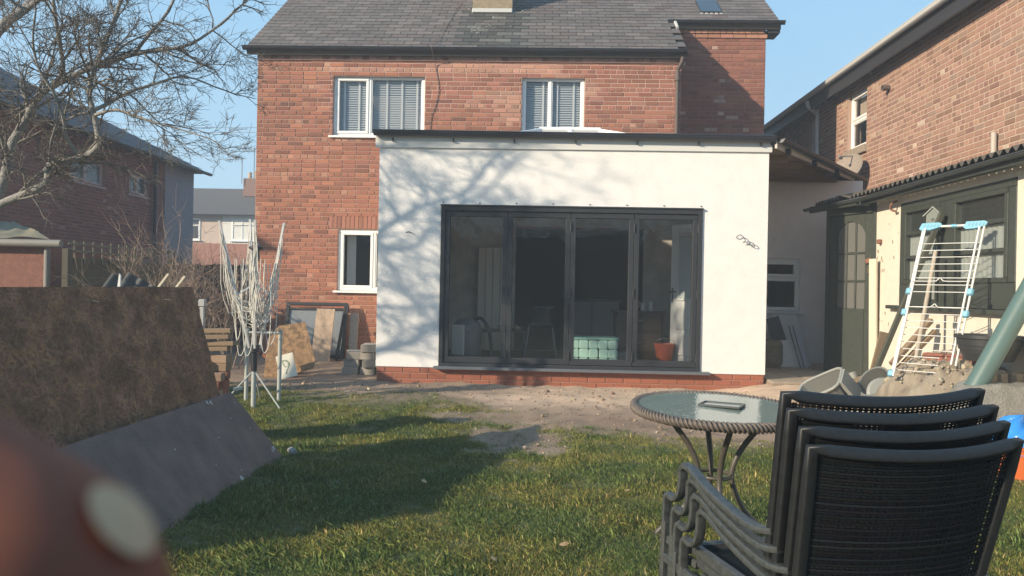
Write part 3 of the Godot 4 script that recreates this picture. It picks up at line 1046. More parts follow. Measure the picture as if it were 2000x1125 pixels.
func build_far_house() -> void:
	overhead_wires()
	rng.seed = 104
	var H := thing("terraced_house", V(-17.5, 0, -44), "far rendered house with grey slate roof and brick chimney", "house")
	var b := MB.new()
	b.bx(-26, -17.65, 3.4, 5.0, -50, -44, Color(0.55, 0.43, 0.36))
	b.bx(-17.65, -12, 3.4, 5.0, -50, -43.98, Color(0.72, 0.70, 0.66))
	b.bx(-26, -12, 0, 3.4, -50, -43.95, Color(0.36, 0.17, 0.12))
	part(H, "wall", b, mat("far_render", 1, 1, 1, 0.95, {"vc": true, "tex": "soft", "s": 0.6}), true)
	var r := MB.new()
	r.quad(V(-26, 4.95, -43.6), V(-12, 4.95, -43.6), V(-12, 6.75, -46.6), V(-26, 6.75, -46.6))
	r.quad(V(-12, 4.95, -50), V(-26, 4.95, -50), V(-26, 6.75, -46.6), V(-12, 6.75, -46.6))
	part(H, "roof", r, mat("far_roof", 0.105, 0.098, 0.095, 0.9, {"tex": "grain", "s": 0.7, "sy": 2.0}), true)
	var g := MB.new()
	gutter(g, V(-26, 4.97, -43.6), V(-12, 4.97, -43.6), 0.06, Vector3.BACK)
	part(H, "gutter", g, mat("black_plastic"), true)
	var c := MB.new()
	c.bx(-17.15, -16.25, 6.2, 7.25, -46.6, -45.6, Color.WHITE, 0.02)
	part(H, "chimney", c, mat("far_brick", 0.27, 0.15, 0.11, 0.95, {"tex": "grain", "s": 3.0}), true)
	for q in [[-16.95, 0.4], [-16.6, 0.5], [-16.35, 0.55]]:
		var p := MB.new()
		p.lathe([Vector2(0.13, 0), Vector2(0.12, q[1]), Vector2(0.10, q[1]), Vector2(0.10, 0)], 10, at(V(q[0], 7.25, -46.1)))
		part(H, "chimney_pot", p, mat("pot", 0.42, 0.33, 0.24, 0.9), true)
	for q in [[-16.5, 9.0], [-17.2, 8.4]]:
		var a := MB.new()
		a.tube([V(q[0], 6.9, -45.5), V(q[0], q[1], -45.5)], [0.025], 5)
		a.tube([V(q[0] - 0.9, q[1] - 0.1, -45.5), V(q[0] + 0.25, q[1] - 0.05, -45.5)], [0.018], 4)
		for k in 6:
			var ax: float = q[0] - 0.85 + 0.16 * k
			a.tube([V(ax, q[1] - 0.25, -45.45), V(ax + 0.02, q[1] + 0.08, -45.55)], [0.012], 4)
		part(H, "aerial", a, mat("aerial_metal", 0.22, 0.23, 0.25, 0.5), true)
	var pvc := mat("white_frame")
	var gl := glass("window_far", 0.85, 0.03, 0.035, 0.04)
	window(H, at(V(-17.15, 3.55, -43.96) - H.position), 2.0, 1.22, [[0.06, 0.62, 0.06, 0.84, true], [0.66, 1.34, 0.06, 0.84, false], [1.38, 1.94, 0.06, 0.84, true], [0.06, 0.62, 0.88, 1.16, true], [0.66, 1.34, 0.88, 1.16, false], [1.38, 1.94, 0.88, 1.16, true]], pvc, gl, 0.08, 0.07, 0.1)
	window(H, at(V(-20.6, 3.55, -43.96) - H.position), 1.7, 1.22, [[0.06, 0.8, 0.06, 0.84, true], [0.9, 1.64, 0.06, 0.84, true], [0.06, 0.8, 0.88, 1.16, false], [0.9, 1.64, 0.88, 1.16, false]], pvc, gl, 0.08, 0.07, 0.1)

func overhead_wires() -> void:
	for q in [[9.35, 9.15], [9.05, 8.9]]:
		var b := MB.new()
		b.tube(curve([V(-24, q[0], -40), V(-18, q[1] - 0.12, -40), V(-9, q[1] + 0.05, -40)], 4), [0.012], 4)
		single("overhead_wire", b, mat("aerial_metal"), "thin telephone wire strung above the far slate roof", "wire", "telephone wires")

func build_left_house() -> void:
	rng.seed = 105
	# its long side runs along the garden, turned from the sun
	var H := thing("brick_house", V(-10.3, 0, -18), "shaded brick house with hipped grey roof beyond the bare tree", "house")
	var wall := Node3D.new()
	wall.name = "wall"
	H.add_child(wall)
	wall.rotation.y = PI / 2
	wall.position = V(0, 0, 8.0)
	# local x runs towards -z
	var W := 13.4
	var ops := [[7.2, 8.6, 3.42, 3.98], [9.75, 10.75, 3.42, 3.95]]
	var b := MB.new()
	backing(b, W, 4.5, ops, 0.25, Color.WHITE, -0.003)
	part(wall, "backing", b, mat("mortar_core"))
	var pal := func(x: float, y: float) -> Array:
		var c := Color(0.27, 0.135, 0.10)
		if rng.randf() < 0.3: c = Color(0.23, 0.12, 0.09)
		if rng.randf() < 0.04: c = Color(0.36, 0.24, 0.19)
		return [varied(c, 0.18), varied(Color(0.34, 0.24, 0.19), 0.06)]
	lay_bricks(wall, 11.6, 4.5, ops, "lefthouse", pal, func(x, y): return false, 0, mat("brick"))
	var rn := MB.new()
	rn.bx(11.6, W, 0, 4.5, -0.05, 0.02)
	part(wall, "rendered_panel", rn, mat("grey_render", 0.27, 0.27, 0.29, 0.9, {"tex": "soft", "s": 0.8}))
	var gl := glass("window_left", 0.55, 0.10, 0.16, 0.17, 0.15)
	var pvc := mat("dull_frame", 0.42, 0.40, 0.37, 0.6)
	window(H, wall.transform * at(V(7.2, 3.42, -0.06)), 1.4, 0.56, [[0.06, 0.66, 0.06, 0.5, true], [0.74, 1.34, 0.06, 0.5, false]], pvc, gl, 0.06, 0.07, 0.08)
	window(H, wall.transform * at(V(9.75, 3.42, -0.06)), 1.0, 0.53, [[0.06, 0.46, 0.06, 0.47, true], [0.54, 0.94, 0.06, 0.47, false]], pvc, gl, 0.06, 0.07, 0.08)
	b = MB.new()
	b.bx(-20, -10.56, 0, 4.5, -23.4, -10.0)
	part(H, "side_walls", b, mat("brick_plain"), true)
	var r := MB.new()
	var E := 4.48; var T := 7.0
	var A := V(-9.95, E, -9.6); var B := V(-9.95, E, -23.8); var C := V(-20.4, E, -23.8); var D := V(-20.4, E, -9.6)
	var R1 := V(-14.6, T, -14.0); var R2 := V(-14.6, T, -19.4)
	r.quad(A, B, R2, R1); r.quad(B, C, R2, R2 + V(0, 0, 0.001)); r.quad(C, D, R1, R2); r.quad(D, A, R1, R1 + V(0, 0, 0.001))
	r.quad(D, C, B, A)
	part(H, "roof", r, mat("left_roof", 0.125, 0.13, 0.14, 0.85, {"tex": "grain", "s": 0.9, "nrm": "rough_n", "ns": 0.5}), true)
	var sl := MB.new()
	# courses of slate on the slope that faces the garden
	var nrow := 22
	for i in nrow:
		var t := float(i) / nrow
		var p0 := A.lerp(R1, t); var p1 := B.lerp(R2, t)
		var q := V(0.012, 0.02, 0)
		sl.bar(p0 + q, p1 + q, 0.02, 0.008, Color.WHITE, 0.0, V(0.5, 1, 0))
	part(H, "slate_course", sl, mat("left_roof")).position = -H.position
	var g := MB.new()
	gutter(g, V(-10.02, E, -9.6), V(-10.02, E, -23.85), 0.06, Vector3.RIGHT)
	part(H, "gutter", g, mat("black_plastic"), true)
	var c := MB.new()
	c.bx(-14.4, -13.4, 5.2, 8.3, -19.3, -18.4, Color.WHITE, 0.02)
	c.bx(-14.45, -13.35, 7.95, 8.1, -19.35, -18.35, Color.WHITE, 0.02)
	part(H, "chimney", c, mat("far_brick"), true)
	var dp := MB.new()
	dp.tube([V(-10.2, 4.4, -20.9), V(-10.2, 0, -20.9)], [0.05], 8)
	part(H, "downpipe", dp, mat("black_plastic"), true)

func build_extension() -> void:
	rng.seed = 106
	var X := thing("house_extension", V(0.39, 0, -10.3), "single-storey white rendered extension with dark folding glass doors", "extension")
	var render := mat("white_render", 0.80, 0.78, 0.76, 0.9, {"tex": "soft", "nrm": "fine_n", "s": 0.9, "ns": 0.5})
	var xl := -2.10; var xr := 2.87
	var wall := Node3D.new()
	wall.name = "front_wall"
	X.add_child(wall)
	wall.position = V(xl, 0.2, -10.3) - X.position
	var b := MB.new()
	var dop := [-1.29 - xl, 2.05 - xl, 0.0, 2.085]
	backing(b, xr - xl, 2.84, [dop], 0.30)
	part(wall, "render_coat", b, render)
	b = MB.new()
	b.bx(xl, xl + 0.3, 0.2, 3.04, -13.56, -10.6)
	b.bx(xr - 0.3, xr, 0.2, 3.04, -13.56, -10.6)
	part(X, "side_wall", b, render, true)
	# brick plinth
	var pw := Node3D.new()
	pw.name = "plinth"
	X.add_child(pw)
	pw.position = V(xl + 0.012, -0.03, -10.315) - X.position
	b = MB.new()
	b.bx(0, xr - xl - 0.024, 0, 0.228, -0.3, -0.002)
	part(pw, "backing", b, mat("plinth_mortar", 0.40, 0.23, 0.17, 0.95))
	var pal := func(x: float, y: float) -> Array:
		var c := Color(0.36, 0.125, 0.075)
		if rng.randf() < 0.3: c = Color(0.31, 0.11, 0.07)
		return [varied(c, 0.1), varied(Color(0.42, 0.22, 0.155), 0.05)]
	lay_bricks(pw, xr - xl - 0.024, 0.228, [], "plinth", pal, func(x, y): return true, 300, mat("brick"), 0.076, 0.228, 0)
	b = MB.new()
	b.bx(xl + 0.02, xr - 0.02, -0.1, 0.19, -13.56, -10.62)
	part(X, "floor", b, mat("screed", 0.20, 0.165, 0.135, 0.9, {"tex": "mottle", "s": 0.8}), true)
	# plastered inside: thin linings on the side walls and the back wall, ceiling with the roof light cut out
	var plaster := mat("plaster", 0.62, 0.58, 0.53, 0.95, {"tex": "mottle", "s": 0.5})
	b = MB.new()
	b.bx(xl + 0.3, xl + 0.32, 0.19, 2.7, -13.56, -10.62)
	b.bx(xr - 0.32, xr - 0.3, 0.19, 2.7, -13.56, -10.62)
	b.bx(xl + 0.32, -0.42, 0.19, 2.7, -13.585, -13.55)
	b.bx(1.72, xr - 0.32, 0.19, 2.7, -13.585, -13.55)
	b.bx(-0.42, 1.72, 2.28, 2.7, -13.585, -13.55)
	part(X, "plaster_lining", b, plaster, true)
	b = MB.new()
	var rl := [-0.55, 1.35, -12.65, -11.25]
	b.bx(xl + 0.3, rl[0], 2.7, 2.74, -13.56, -10.6); b.bx(rl[1], xr - 0.3, 2.7, 2.74, -13.56, -10.6)
	b.bx(rl[0], rl[1], 2.7, 2.74, -13.56, rl[2]); b.bx(rl[0], rl[1], 2.7, 2.74, rl[3], -10.6)
	part(X, "ceiling", b, mat("ceiling_board", 0.48, 0.46, 0.43, 0.95), true)
	# flat roof deck with its opening, upstand and glazed lantern
	b = MB.new()
	b.bx(xl - 0.04, rl[0], 3.05, 3.17, -13.56, -10.315); b.bx(rl[1], xr + 0.02, 3.05, 3.17, -13.56, -10.315)
	b.bx(rl[0], rl[1], 3.05, 3.17, -13.56, rl[2]); b.bx(rl[0], rl[1], 3.05, 3.17, rl[3], -10.315)
	part(X, "flat_roof", b, mat("roof_felt", 0.05, 0.05, 0.055, 0.85), true)
	b = MB.new()
	for q in [[rl[0] - 0.05, rl[0], rl[2], rl[3]], [rl[1], rl[1] + 0.05, rl[2], rl[3]], [rl[0] - 0.05, rl[1] + 0.05, rl[2] - 0.05, rl[2]], [rl[0] - 0.05, rl[1] + 0.05, rl[3], rl[3] + 0.05]]:
		b.bx(q[0], q[1], 2.745, 3.34, q[2], q[3])
	part(X, "lantern_kerb", b, mat("white_frame"), true)
	var lan := Node3D.new()
	lan.name = "roof_lantern"
	X.add_child(lan)
	lan.position = -X.position
	var ra := V(-0.02, 3.60, -11.95); var rc := V(0.82, 3.60, -11.95)
	var c0 := V(-0.66, 3.34, -11.14); var c1 := V(1.46, 3.34, -11.14); var c2 := V(1.46, 3.34, -12.76); var c3 := V(-0.66, 3.34, -12.76)
	b = MB.new()
	for q in [[ra, rc], [c0, ra], [c3, ra], [c1, rc], [c2, rc], [c0, c1], [c1, c2], [c2, c3], [c3, c0], [c0.lerp(c1, 0.5), ra.lerp(rc, 0.5)]]:
		b.bar(q[0], q[1], 0.06, 0.05, Color.WHITE, 0.01)
	b.bx(-0.06, 0.86, 3.58, 3.635, -12.0, -11.9, Color.WHITE, 0.015)
	part(lan, "lantern_bars", b, mat("white_frame"))
	for q in [[c0, c1, rc, ra], [c1, c2, rc, rc], [c2, c3, ra, rc], [c3, c0, ra, ra]]:
		var p := MB.new()
		if q[2] == q[3]: p.tri(q[0], q[1], q[2], (q[1] - q[0]).cross(q[2] - q[0]).normalized())
		else: p.quad(q[0], q[1], q[2], q[3])
		part(lan, "pane", p, glass("lantern_glass", 0.15, 0.20, 0.25, 0.30))
	# fascia, gutter with brackets
	b = MB.new()
	b.bx(xl - 0.05, xr + 0.03, 3.02, 3.188, -10.31, -10.272)
	part(X, "fascia", b, mat("white_fascia", 0.62, 0.62, 0.60, 0.5), true)
	b = MB.new()
	gutter(b, V(xl - 0.06, 3.22, -10.271), V(xr + 0.05, 3.20, -10.271), 0.064, Vector3.BACK)
	b.bx(xl - 0.05, xr + 0.05, 3.19, 3.235, -10.30, -10.23, Color.WHITE, 0.01)
	part(X, "gutter", b, mat("anthracite_gutter", 0.025, 0.028, 0.038, 0.45), true)
	for i in 7:
		b = MB.new()
		var x := -1.93 + 0.78 * i
		b.bx(x, x + 0.016, 3.09, 3.14, -10.272, -10.24, Color.WHITE, 0.004)
		b.bx(x, x + 0.016, 3.10, 3.115, -10.25, -10.22, Color.WHITE, 0.004)
		part(X, "gutter_bracket", b, mat("black_plastic"), true)
	# folding doors: outer frame, four leaves, threshold
	var fm := mat("anthracite", 0.030, 0.033, 0.039, 0.55, {"spec": 0.35})
	var D := Node3D.new()
	D.name = "door_frame"
	X.add_child(D)
	D.position = -X.position
	var dx0 := -1.285; var dx1 := 2.045; var dy0 := 0.225; var dy1 := 2.28
	b = MB.new()
	b.bx(dx0, dx1, dy1 - 0.06, dy1, -10.42, -10.275, Color.WHITE, 0.004)
	b.bx(dx0, dx1, dy0, dy0 + 0.04, -10.42, -10.275, Color.WHITE, 0.004)
	b.bx(dx0, dx0 + 0.05, dy0 + 0.04, dy1 - 0.06, -10.42, -10.276, Color.WHITE, 0.004)
	b.bx(dx1 - 0.05, dx1, dy0 + 0.04, dy1 - 0.06, -10.42, -10.276, Color.WHITE, 0.004)
	b.bx(dx0 - 0.01, dx1 + 0.01, dy1, dy1 + 0.018, -10.42, -10.255, Color.WHITE, 0.004)
	part(D, "outer_frame", b, fm)
	b = MB.new()
	b.bx(dx0 - 0.06, dx1 + 0.12, 0.188, 0.224, -10.45, -10.19, Color.WHITE, 0.008)
	part(X, "threshold", b, mat("threshold_metal", 0.13, 0.14, 0.16, 0.45, {"metal": 0.2}), true)
	var nl := 4
	var lw := (dx1 - dx0 - 0.10) / nl
	var clear := glass("door_glass", 0.06, 0.05, 0.06, 0.07)
	clear.metallic_specular = 0.5
	for i in nl:
		var leaf := Node3D.new()
		leaf.name = "door_leaf"
		X.add_child(leaf, true)
		leaf.position = -X.position
		var a := dx0 + 0.05 + lw * i + 0.003
		var e := a + lw - 0.006
		var y0 := dy0 + 0.045; var y1 := dy1 - 0.065
		var sw := 0.062
		b = MB.new()
		b.bx(a, e, y0, y0 + 0.075, -10.39, -10.30, Color.WHITE, 0.004)
		b.bx(a, e, y1 - 0.065, y1, -10.39, -10.30, Color.WHITE, 0.004)
		b.bx(a, a + sw, y0 + 0.075, y1 - 0.065, -10.39, -10.301, Color.WHITE, 0.004)
		b.bx(e - sw, e, y0 + 0.075, y1 - 0.065, -10.39, -10.301, Color.WHITE, 0.004)
		part(leaf, "leaf_frame", b, fm)
		b = MB.new()
		b.quad(V(a + sw - 0.01, y0 + 0.06, -10.345), V(e - sw + 0.01, y0 + 0.06, -10.345), V(e - sw + 0.01, y1 - 0.06, -10.345), V(a + sw - 0.01, y1 - 0.06, -10.345))
		part(leaf, "pane", b, clear)
		b = MB.new()
		for yy in [0.33, 1.15, 1.98]:
			b.tube([V(e + 0.003, yy, -10.29), V(e + 0.003, yy + 0.11, -10.29)], [0.011], 8)
		part(leaf, "hinge", b, mat("black_plastic"))
		if i == 1:
			b = MB.new()
			b.bx(e - 0.045, e - 0.018, 0.86, 1.06, -10.301, -10.285, Color.WHITE, 0.006)
			b.bx(e - 0.042, e - 0.022, 0.93, 0.95, -10.285, -10.25, Color.WHITE, 0.004)
			b.bx(e - 0.042, e - 0.022, 0.85, 0.95, -10.265, -10.25, Color.WHITE, 0.004)
			part(leaf, "handle", b, mat("black_plastic"))
		if i == 0:
			b = MB.new()
			b.bx(a + 0.02, a + 0.05, 1.55, 1.63, -10.301, -10.29, Color.WHITE, 0.004)
			part(leaf, "latch", b, mat("black_plastic"))
	# fixings above the frame and two loose wire tails left for lamps
	for i in 8:
		b = MB.new()
		b.box(at(V(dx0 + 0.02 + 0.47 * i, dy1 + 0.045, -10.295)), V(0.018, 0.012, 0.02), Color.WHITE, 0.004)
		part(X, "screw", b, mat("black_plastic"), true)
	b = MB.new()
	b.tube(curve([V(2.50, 1.92, -10.30), V(2.47, 1.94, -10.26), V(2.52, 1.965, -10.25), V(2.58, 1.90, -10.25), V(2.55, 1.87, -10.26), V(2.60, 1.88, -10.25), V(2.68, 1.86, -10.25), V(2.70, 1.82, -10.26), V(2.64, 1.84, -10.26), V(2.60, 1.87, -10.26)], 4), [0.0055], 5)
	part(X, "wire_tail", b, mat("grey_wire", 0.14, 0.15, 0.17, 0.6), true)
	b = MB.new()
	b.tube(curve([V(-1.74, 1.93, -10.30), V(-1.70, 1.94, -10.28), V(-1.66, 1.92, -10.27)], 3), [0.006], 5)
	part(X, "wire_tail", b, mat("grey_wire"), true)
	build_inside()

func build_inside() -> void:
	rng.seed = 107
	# pack of tiles in green film just inside the doors
	var T := thing("tile_pack", V(0.74, 0.19, -11.2), "pack of building blocks wrapped in pale green film inside the glass doors", "blocks")
	var gm := mat("green_film", 1, 1, 1, 0.3, {"vc": true, "nrm": "wave_n", "s": 6.0, "ns": 0.6})
	for r in 3:
		for q in 5:
			var b := MB.new()
			var k := rng.randf_range(0.85, 1.12)
			b.box(at(V(-0.265 + 0.132 * q, 0.062 + 0.122 * r, 0.12 + rng.randf_range(-0.006, 0.006)), rng.randf_range(-0.03, 0.03)), V(0.128, 0.118, 0.36), Color(0.38 * k, 0.60 * k, 0.52 * k), 0.014)
			part(T, "block", b, gm)
	var b := MB.new()
	b.box(at(V(-0.01, 0.385, 0.1), 0.02), V(0.70, 0.03, 0.42), Color(0.22, 0.42, 0.36), 0.012)
	part(T, "film_cover", b, gm)
	# white panelled door standing open at the side of the room
	var d := thing("panel_door", V(2.14, 0.19, -11.55), "white plastic door standing ajar at the side of the extension room", "door", "", -1.02)
	b = MB.new()
	b.bx(-0.42, 0.42, 0, 2.02, -0.035, 0.0, Color.WHITE, 0.006)
	part(d, "door_leaf", b, mat("white_door", 0.72, 0.74, 0.73, 0.35))
	b = MB.new()
	for q in [[0.12, 0.42], [0.50, 0.80]]:
		b.bx(-0.27, 0.27, q[0], q[1], 0.0, 0.012, Color.WHITE, 0.01)
	b.bx(-0.27, -0.23, 0.95, 1.85, 0.0, 0.014, Color.WHITE, 0.008); b.bx(0.23, 0.27, 0.95, 1.85, 0.0, 0.014, Color.WHITE, 0.008)
	b.bx(-0.27, 0.27, 1.85, 1.89, 0.0, 0.014, Color.WHITE, 0.008); b.bx(-0.27, 0.27, 0.91, 0.95, 0.0, 0.014, Color.WHITE, 0.008)
	part(d, "moulding", b, mat("white_door"))
	b = MB.new()
	b.quad(V(-0.23, 0.95, 0.004), V(0.23, 0.95, 0.004), V(0.23, 1.85, 0.004), V(-0.23, 1.85, 0.004))
	part(d, "pane", b, mat("frosted", 0.45, 0.52, 0.54, 0.3))
	b = MB.new()
	b.bx(-0.385, -0.355, 0.88, 1.10, 0.0, 0.012, Color.WHITE, 0.004)
	b.bx(-0.38, -0.25, 1.03, 1.05, 0.04, 0.055, Color.WHITE, 0.004)
	b.bx(-0.38, -0.36, 1.03, 1.05, 0.0, 0.05, Color.WHITE, 0.004)
	part(d, "handle", b, mat("chrome", 0.5, 0.5, 0.5, 0.25, {"metal": 1.0}))
	# vacuum cleaner / appliance with a pale panel
	var a := thing("shop_vacuum", V(-1.02, 0.19, -11.25), "dark drum vacuum cleaner with pale front panel inside by the glass", "vacuum cleaner")
	b = MB.new()
	b.lathe([Vector2(0.0, 0.06), Vector2(0.20, 0.06), Vector2(0.22, 0.12), Vector2(0.22, 0.46), Vector2(0.20, 0.52), Vector2(0.12, 0.60), Vector2(0.0, 0.62)], 24)
	part(a, "drum", b, mat("vac_grey", 0.12, 0.13, 0.14, 0.4))
	b = MB.new()
	b.box(at(V(-0.10, 0.32, 0.20), -0.4), V(0.20, 0.42, 0.03), Color.WHITE, 0.01)
	part(a, "front_panel", b, mat("pale_board", 0.55, 0.54, 0.50, 0.6))
	for q in 4:
		b = MB.new()
		b.lathe([Vector2(0.0, 0), Vector2(0.035, 0.01), Vector2(0.035, 0.05), Vector2(0, 0.06)], 10, at(V(0.19 * cos(q * 1.57 + 0.7), 0, 0.19 * sin(q * 1.57 + 0.7))))
		part(a, "castor", b, mat("black_plastic"))
	b = MB.new()
	b.tube(curve([V(0.05, 0.55, 0), V(0.2, 0.62, 0.05), V(0.32, 0.45, 0.1), V(0.36, 0.15, 0.12), V(0.30, 0.03, 0.2)], 5), [0.025], 8)
	part(a, "hose", b, mat("black_plastic"))
	# low bench with oddments by the back wall
	var lo := thing("low_bench", V(-0.62, 0.19, -12.6), "low dark bench with small parcels along the back of the room", "bench")
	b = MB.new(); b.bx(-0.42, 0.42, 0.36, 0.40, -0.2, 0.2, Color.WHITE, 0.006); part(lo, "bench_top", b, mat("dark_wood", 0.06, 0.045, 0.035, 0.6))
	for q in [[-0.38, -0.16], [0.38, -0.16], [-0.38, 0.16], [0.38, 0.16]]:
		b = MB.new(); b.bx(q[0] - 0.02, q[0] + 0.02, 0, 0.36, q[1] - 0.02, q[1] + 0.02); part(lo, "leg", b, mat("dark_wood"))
	for q in [[-0.9, 0.0, 0.10, 0.04, 0.8], [-0.68, 0.05, 0.14, 0.06, 0.5], [-0.45, -0.02, 0.10, 0.05, 0.6]]:
		b = MB.new(); b.box(at(V(q[0] + 0.1, 0.595 + q[3] * 0.5, -12.6 + q[1]), q[4]), V(q[2], q[3], 0.09), Color.WHITE, 0.006)
		single("parcel", b, mat("card", 0.42, 0.33, 0.22, 0.85), "small cardboard parcel on the low dark bench", "parcel", "parcels on the bench")
	# tall white boards standing against the plaster
	for i in 4:
		b = MB.new()
		b.box(at(V(-0.98 + 0.125 * i, 1.05, -13.40 + 0.004 * i), 0.0, -0.06), V(0.118, 1.72, 0.018), Color.WHITE, 0.003)
		single("skirting_board", b, mat("white_board", 0.70, 0.66, 0.58, 0.7), "tall white board leaning on the plaster beside the dark doorway", "board", "white boards inside")
	# black tub on a trestle
	var tr := thing("step_stool", V(0.02, 0.19, -12.2), "dark folding step stool under a black tub in the dim room", "stool")
	b = MB.new(); b.bx(-0.2, 0.2, 0.50, 0.53, -0.14, 0.14, Color.WHITE, 0.008); part(tr, "step", b, mat("dark_plastic", 0.035, 0.04, 0.045, 0.5))
	for q in [-1.0, 1.0]:
		for r in [-1.0, 1.0]:
			b = MB.new(); b.tube([V(q * 0.17, 0.5, r * 0.10), V(q * 0.24, 0.0, r * 0.2)], [0.014], 8); part(tr, "leg", b, mat("aerial_metal"))
	b = MB.new()
	b.lathe([Vector2(0.0, 0.0), Vector2(0.15, 0.0), Vector2(0.19, 0.22), Vector2(0.205, 0.225), Vector2(0.205, 0.25), Vector2(0.18, 0.25), Vector2(0.14, 0.02), Vector2(0, 0.02)], 24)
	var o := single("mixing_tub", b, mat("dark_plastic"), "black plastic tub standing on the step stool", "tub")
	o.position = V(0.02, 0.722, -12.2)
	# kitchen units in the dark room beyond
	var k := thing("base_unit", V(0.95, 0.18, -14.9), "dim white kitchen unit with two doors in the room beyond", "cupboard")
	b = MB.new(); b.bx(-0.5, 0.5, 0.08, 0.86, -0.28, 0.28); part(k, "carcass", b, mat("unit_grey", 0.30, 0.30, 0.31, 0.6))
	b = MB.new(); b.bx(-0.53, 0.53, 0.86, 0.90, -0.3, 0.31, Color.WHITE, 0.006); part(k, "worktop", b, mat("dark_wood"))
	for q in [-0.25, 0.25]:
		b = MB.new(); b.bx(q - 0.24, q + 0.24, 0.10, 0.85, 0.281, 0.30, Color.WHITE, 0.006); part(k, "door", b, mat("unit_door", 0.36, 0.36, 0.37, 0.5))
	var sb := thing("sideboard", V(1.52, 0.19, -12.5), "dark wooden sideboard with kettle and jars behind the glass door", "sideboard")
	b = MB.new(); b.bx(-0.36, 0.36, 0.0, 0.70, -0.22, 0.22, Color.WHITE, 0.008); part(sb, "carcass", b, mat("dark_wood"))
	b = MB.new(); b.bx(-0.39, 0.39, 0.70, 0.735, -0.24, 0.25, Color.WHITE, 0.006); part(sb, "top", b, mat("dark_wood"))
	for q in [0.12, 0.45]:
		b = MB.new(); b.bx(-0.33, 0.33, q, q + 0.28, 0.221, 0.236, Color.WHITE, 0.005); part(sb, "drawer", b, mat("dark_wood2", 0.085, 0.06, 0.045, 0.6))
		b = MB.new(); b.bx(-0.05, 0.05, q + 0.13, q + 0.145, 0.236, 0.26, Color.WHITE, 0.004); part(sb, "handle", b, mat("chrome"))
	b = MB.new(); b.lathe([Vector2(0, 0), Vector2(0.075, 0), Vector2(0.08, 0.03), Vector2(0.06, 0.18), Vector2(0.03, 0.20), Vector2(0, 0.205)], 20)
	b.tube(curve([V(0.06, 0.16, 0), V(0.11, 0.15, 0), V(0.12, 0.09, 0), V(0.075, 0.04, 0)], 4), [0.009], 6)
	o = single("kettle", b, mat("steel_grey", 0.5, 0.5, 0.5, 0.3, {"metal": 0.6}), "pale kettle standing on the dark sideboard", "kettle"); o.position = V(1.42, 0.926, -12.45)
	for q in [[1.60, 0.05, 0.10], [1.72, 0.04, 0.13]]:
		b = MB.new(); b.lathe([Vector2(0, 0), Vector2(q[1], 0), Vector2(q[1], q[2]), Vector2(q[1] * 0.8, q[2] + 0.02), Vector2(0, q[2] + 0.02)], 16)
		o = single("jar", b, mat("jar_white", 0.55, 0.55, 0.53, 0.4), "small pale jar on the dark sideboard", "jar", "jars on the sideboard"); o.position = V(q[0], 0.926, -12.48)
	var bk := thing("red_bucket", V(1.82, 0.19, -11.75), "orange red plastic bucket on the floor behind the glass door", "bucket")
	b = MB.new(); b.lathe([Vector2(0, 0), Vector2(0.10, 0), Vector2(0.145, 0.27), Vector2(0.152, 0.27), Vector2(0.152, 0.285), Vector2(0.135, 0.285), Vector2(0.095, 0.01), Vector2(0, 0.01)], 24); part(bk, "pail", b, mat("red_plastic", 0.50, 0.11, 0.05, 0.45))
	b = MB.new(); b.tube(curve([V(-0.148, 0.26, 0), V(-0.12, 0.33, 0.06), V(0, 0.37, 0.09), V(0.12, 0.33, 0.06), V(0.148, 0.26, 0)], 4), [0.004], 5); part(bk, "handle", b, mat("chrome"))
	b = MB.new()
	b.grid(14, 8, func(i: int, j: int):
		var u := TAU * i / 14.0
		var vv := PI * (j / 8.0) * 0.5
		var r := 0.17 * cos(vv) * (1.0 + 0.18 * sin(u * 3.0 + j))
		return V(r * cos(-u), 0.02 + 0.16 * sin(vv), r * sin(-u)))
	o = single("dust_sheet", b, mat("dust_cloth", 0.20, 0.18, 0.16, 0.95), "crumpled brown dust sheet lying behind the wrapped blocks", "cloth"); o.position = V(1.22, 0.19, -11.5)
	b = MB.new(); b.bx(-0.45, 0.45, 0, 0.03, -0.04, 0.04, Color.WHITE, 0.004)
	o = single("timber_batten", b, mat("raw_timber", 0.42, 0.30, 0.17, 0.8, {"tex": "grain", "s": 3.0, "sy": 0.3}), "pale timber batten lying on the floor of the extension", "timber"); o.position = V(1.55, 0.19, -11.05); o.rotation.y = 0.12

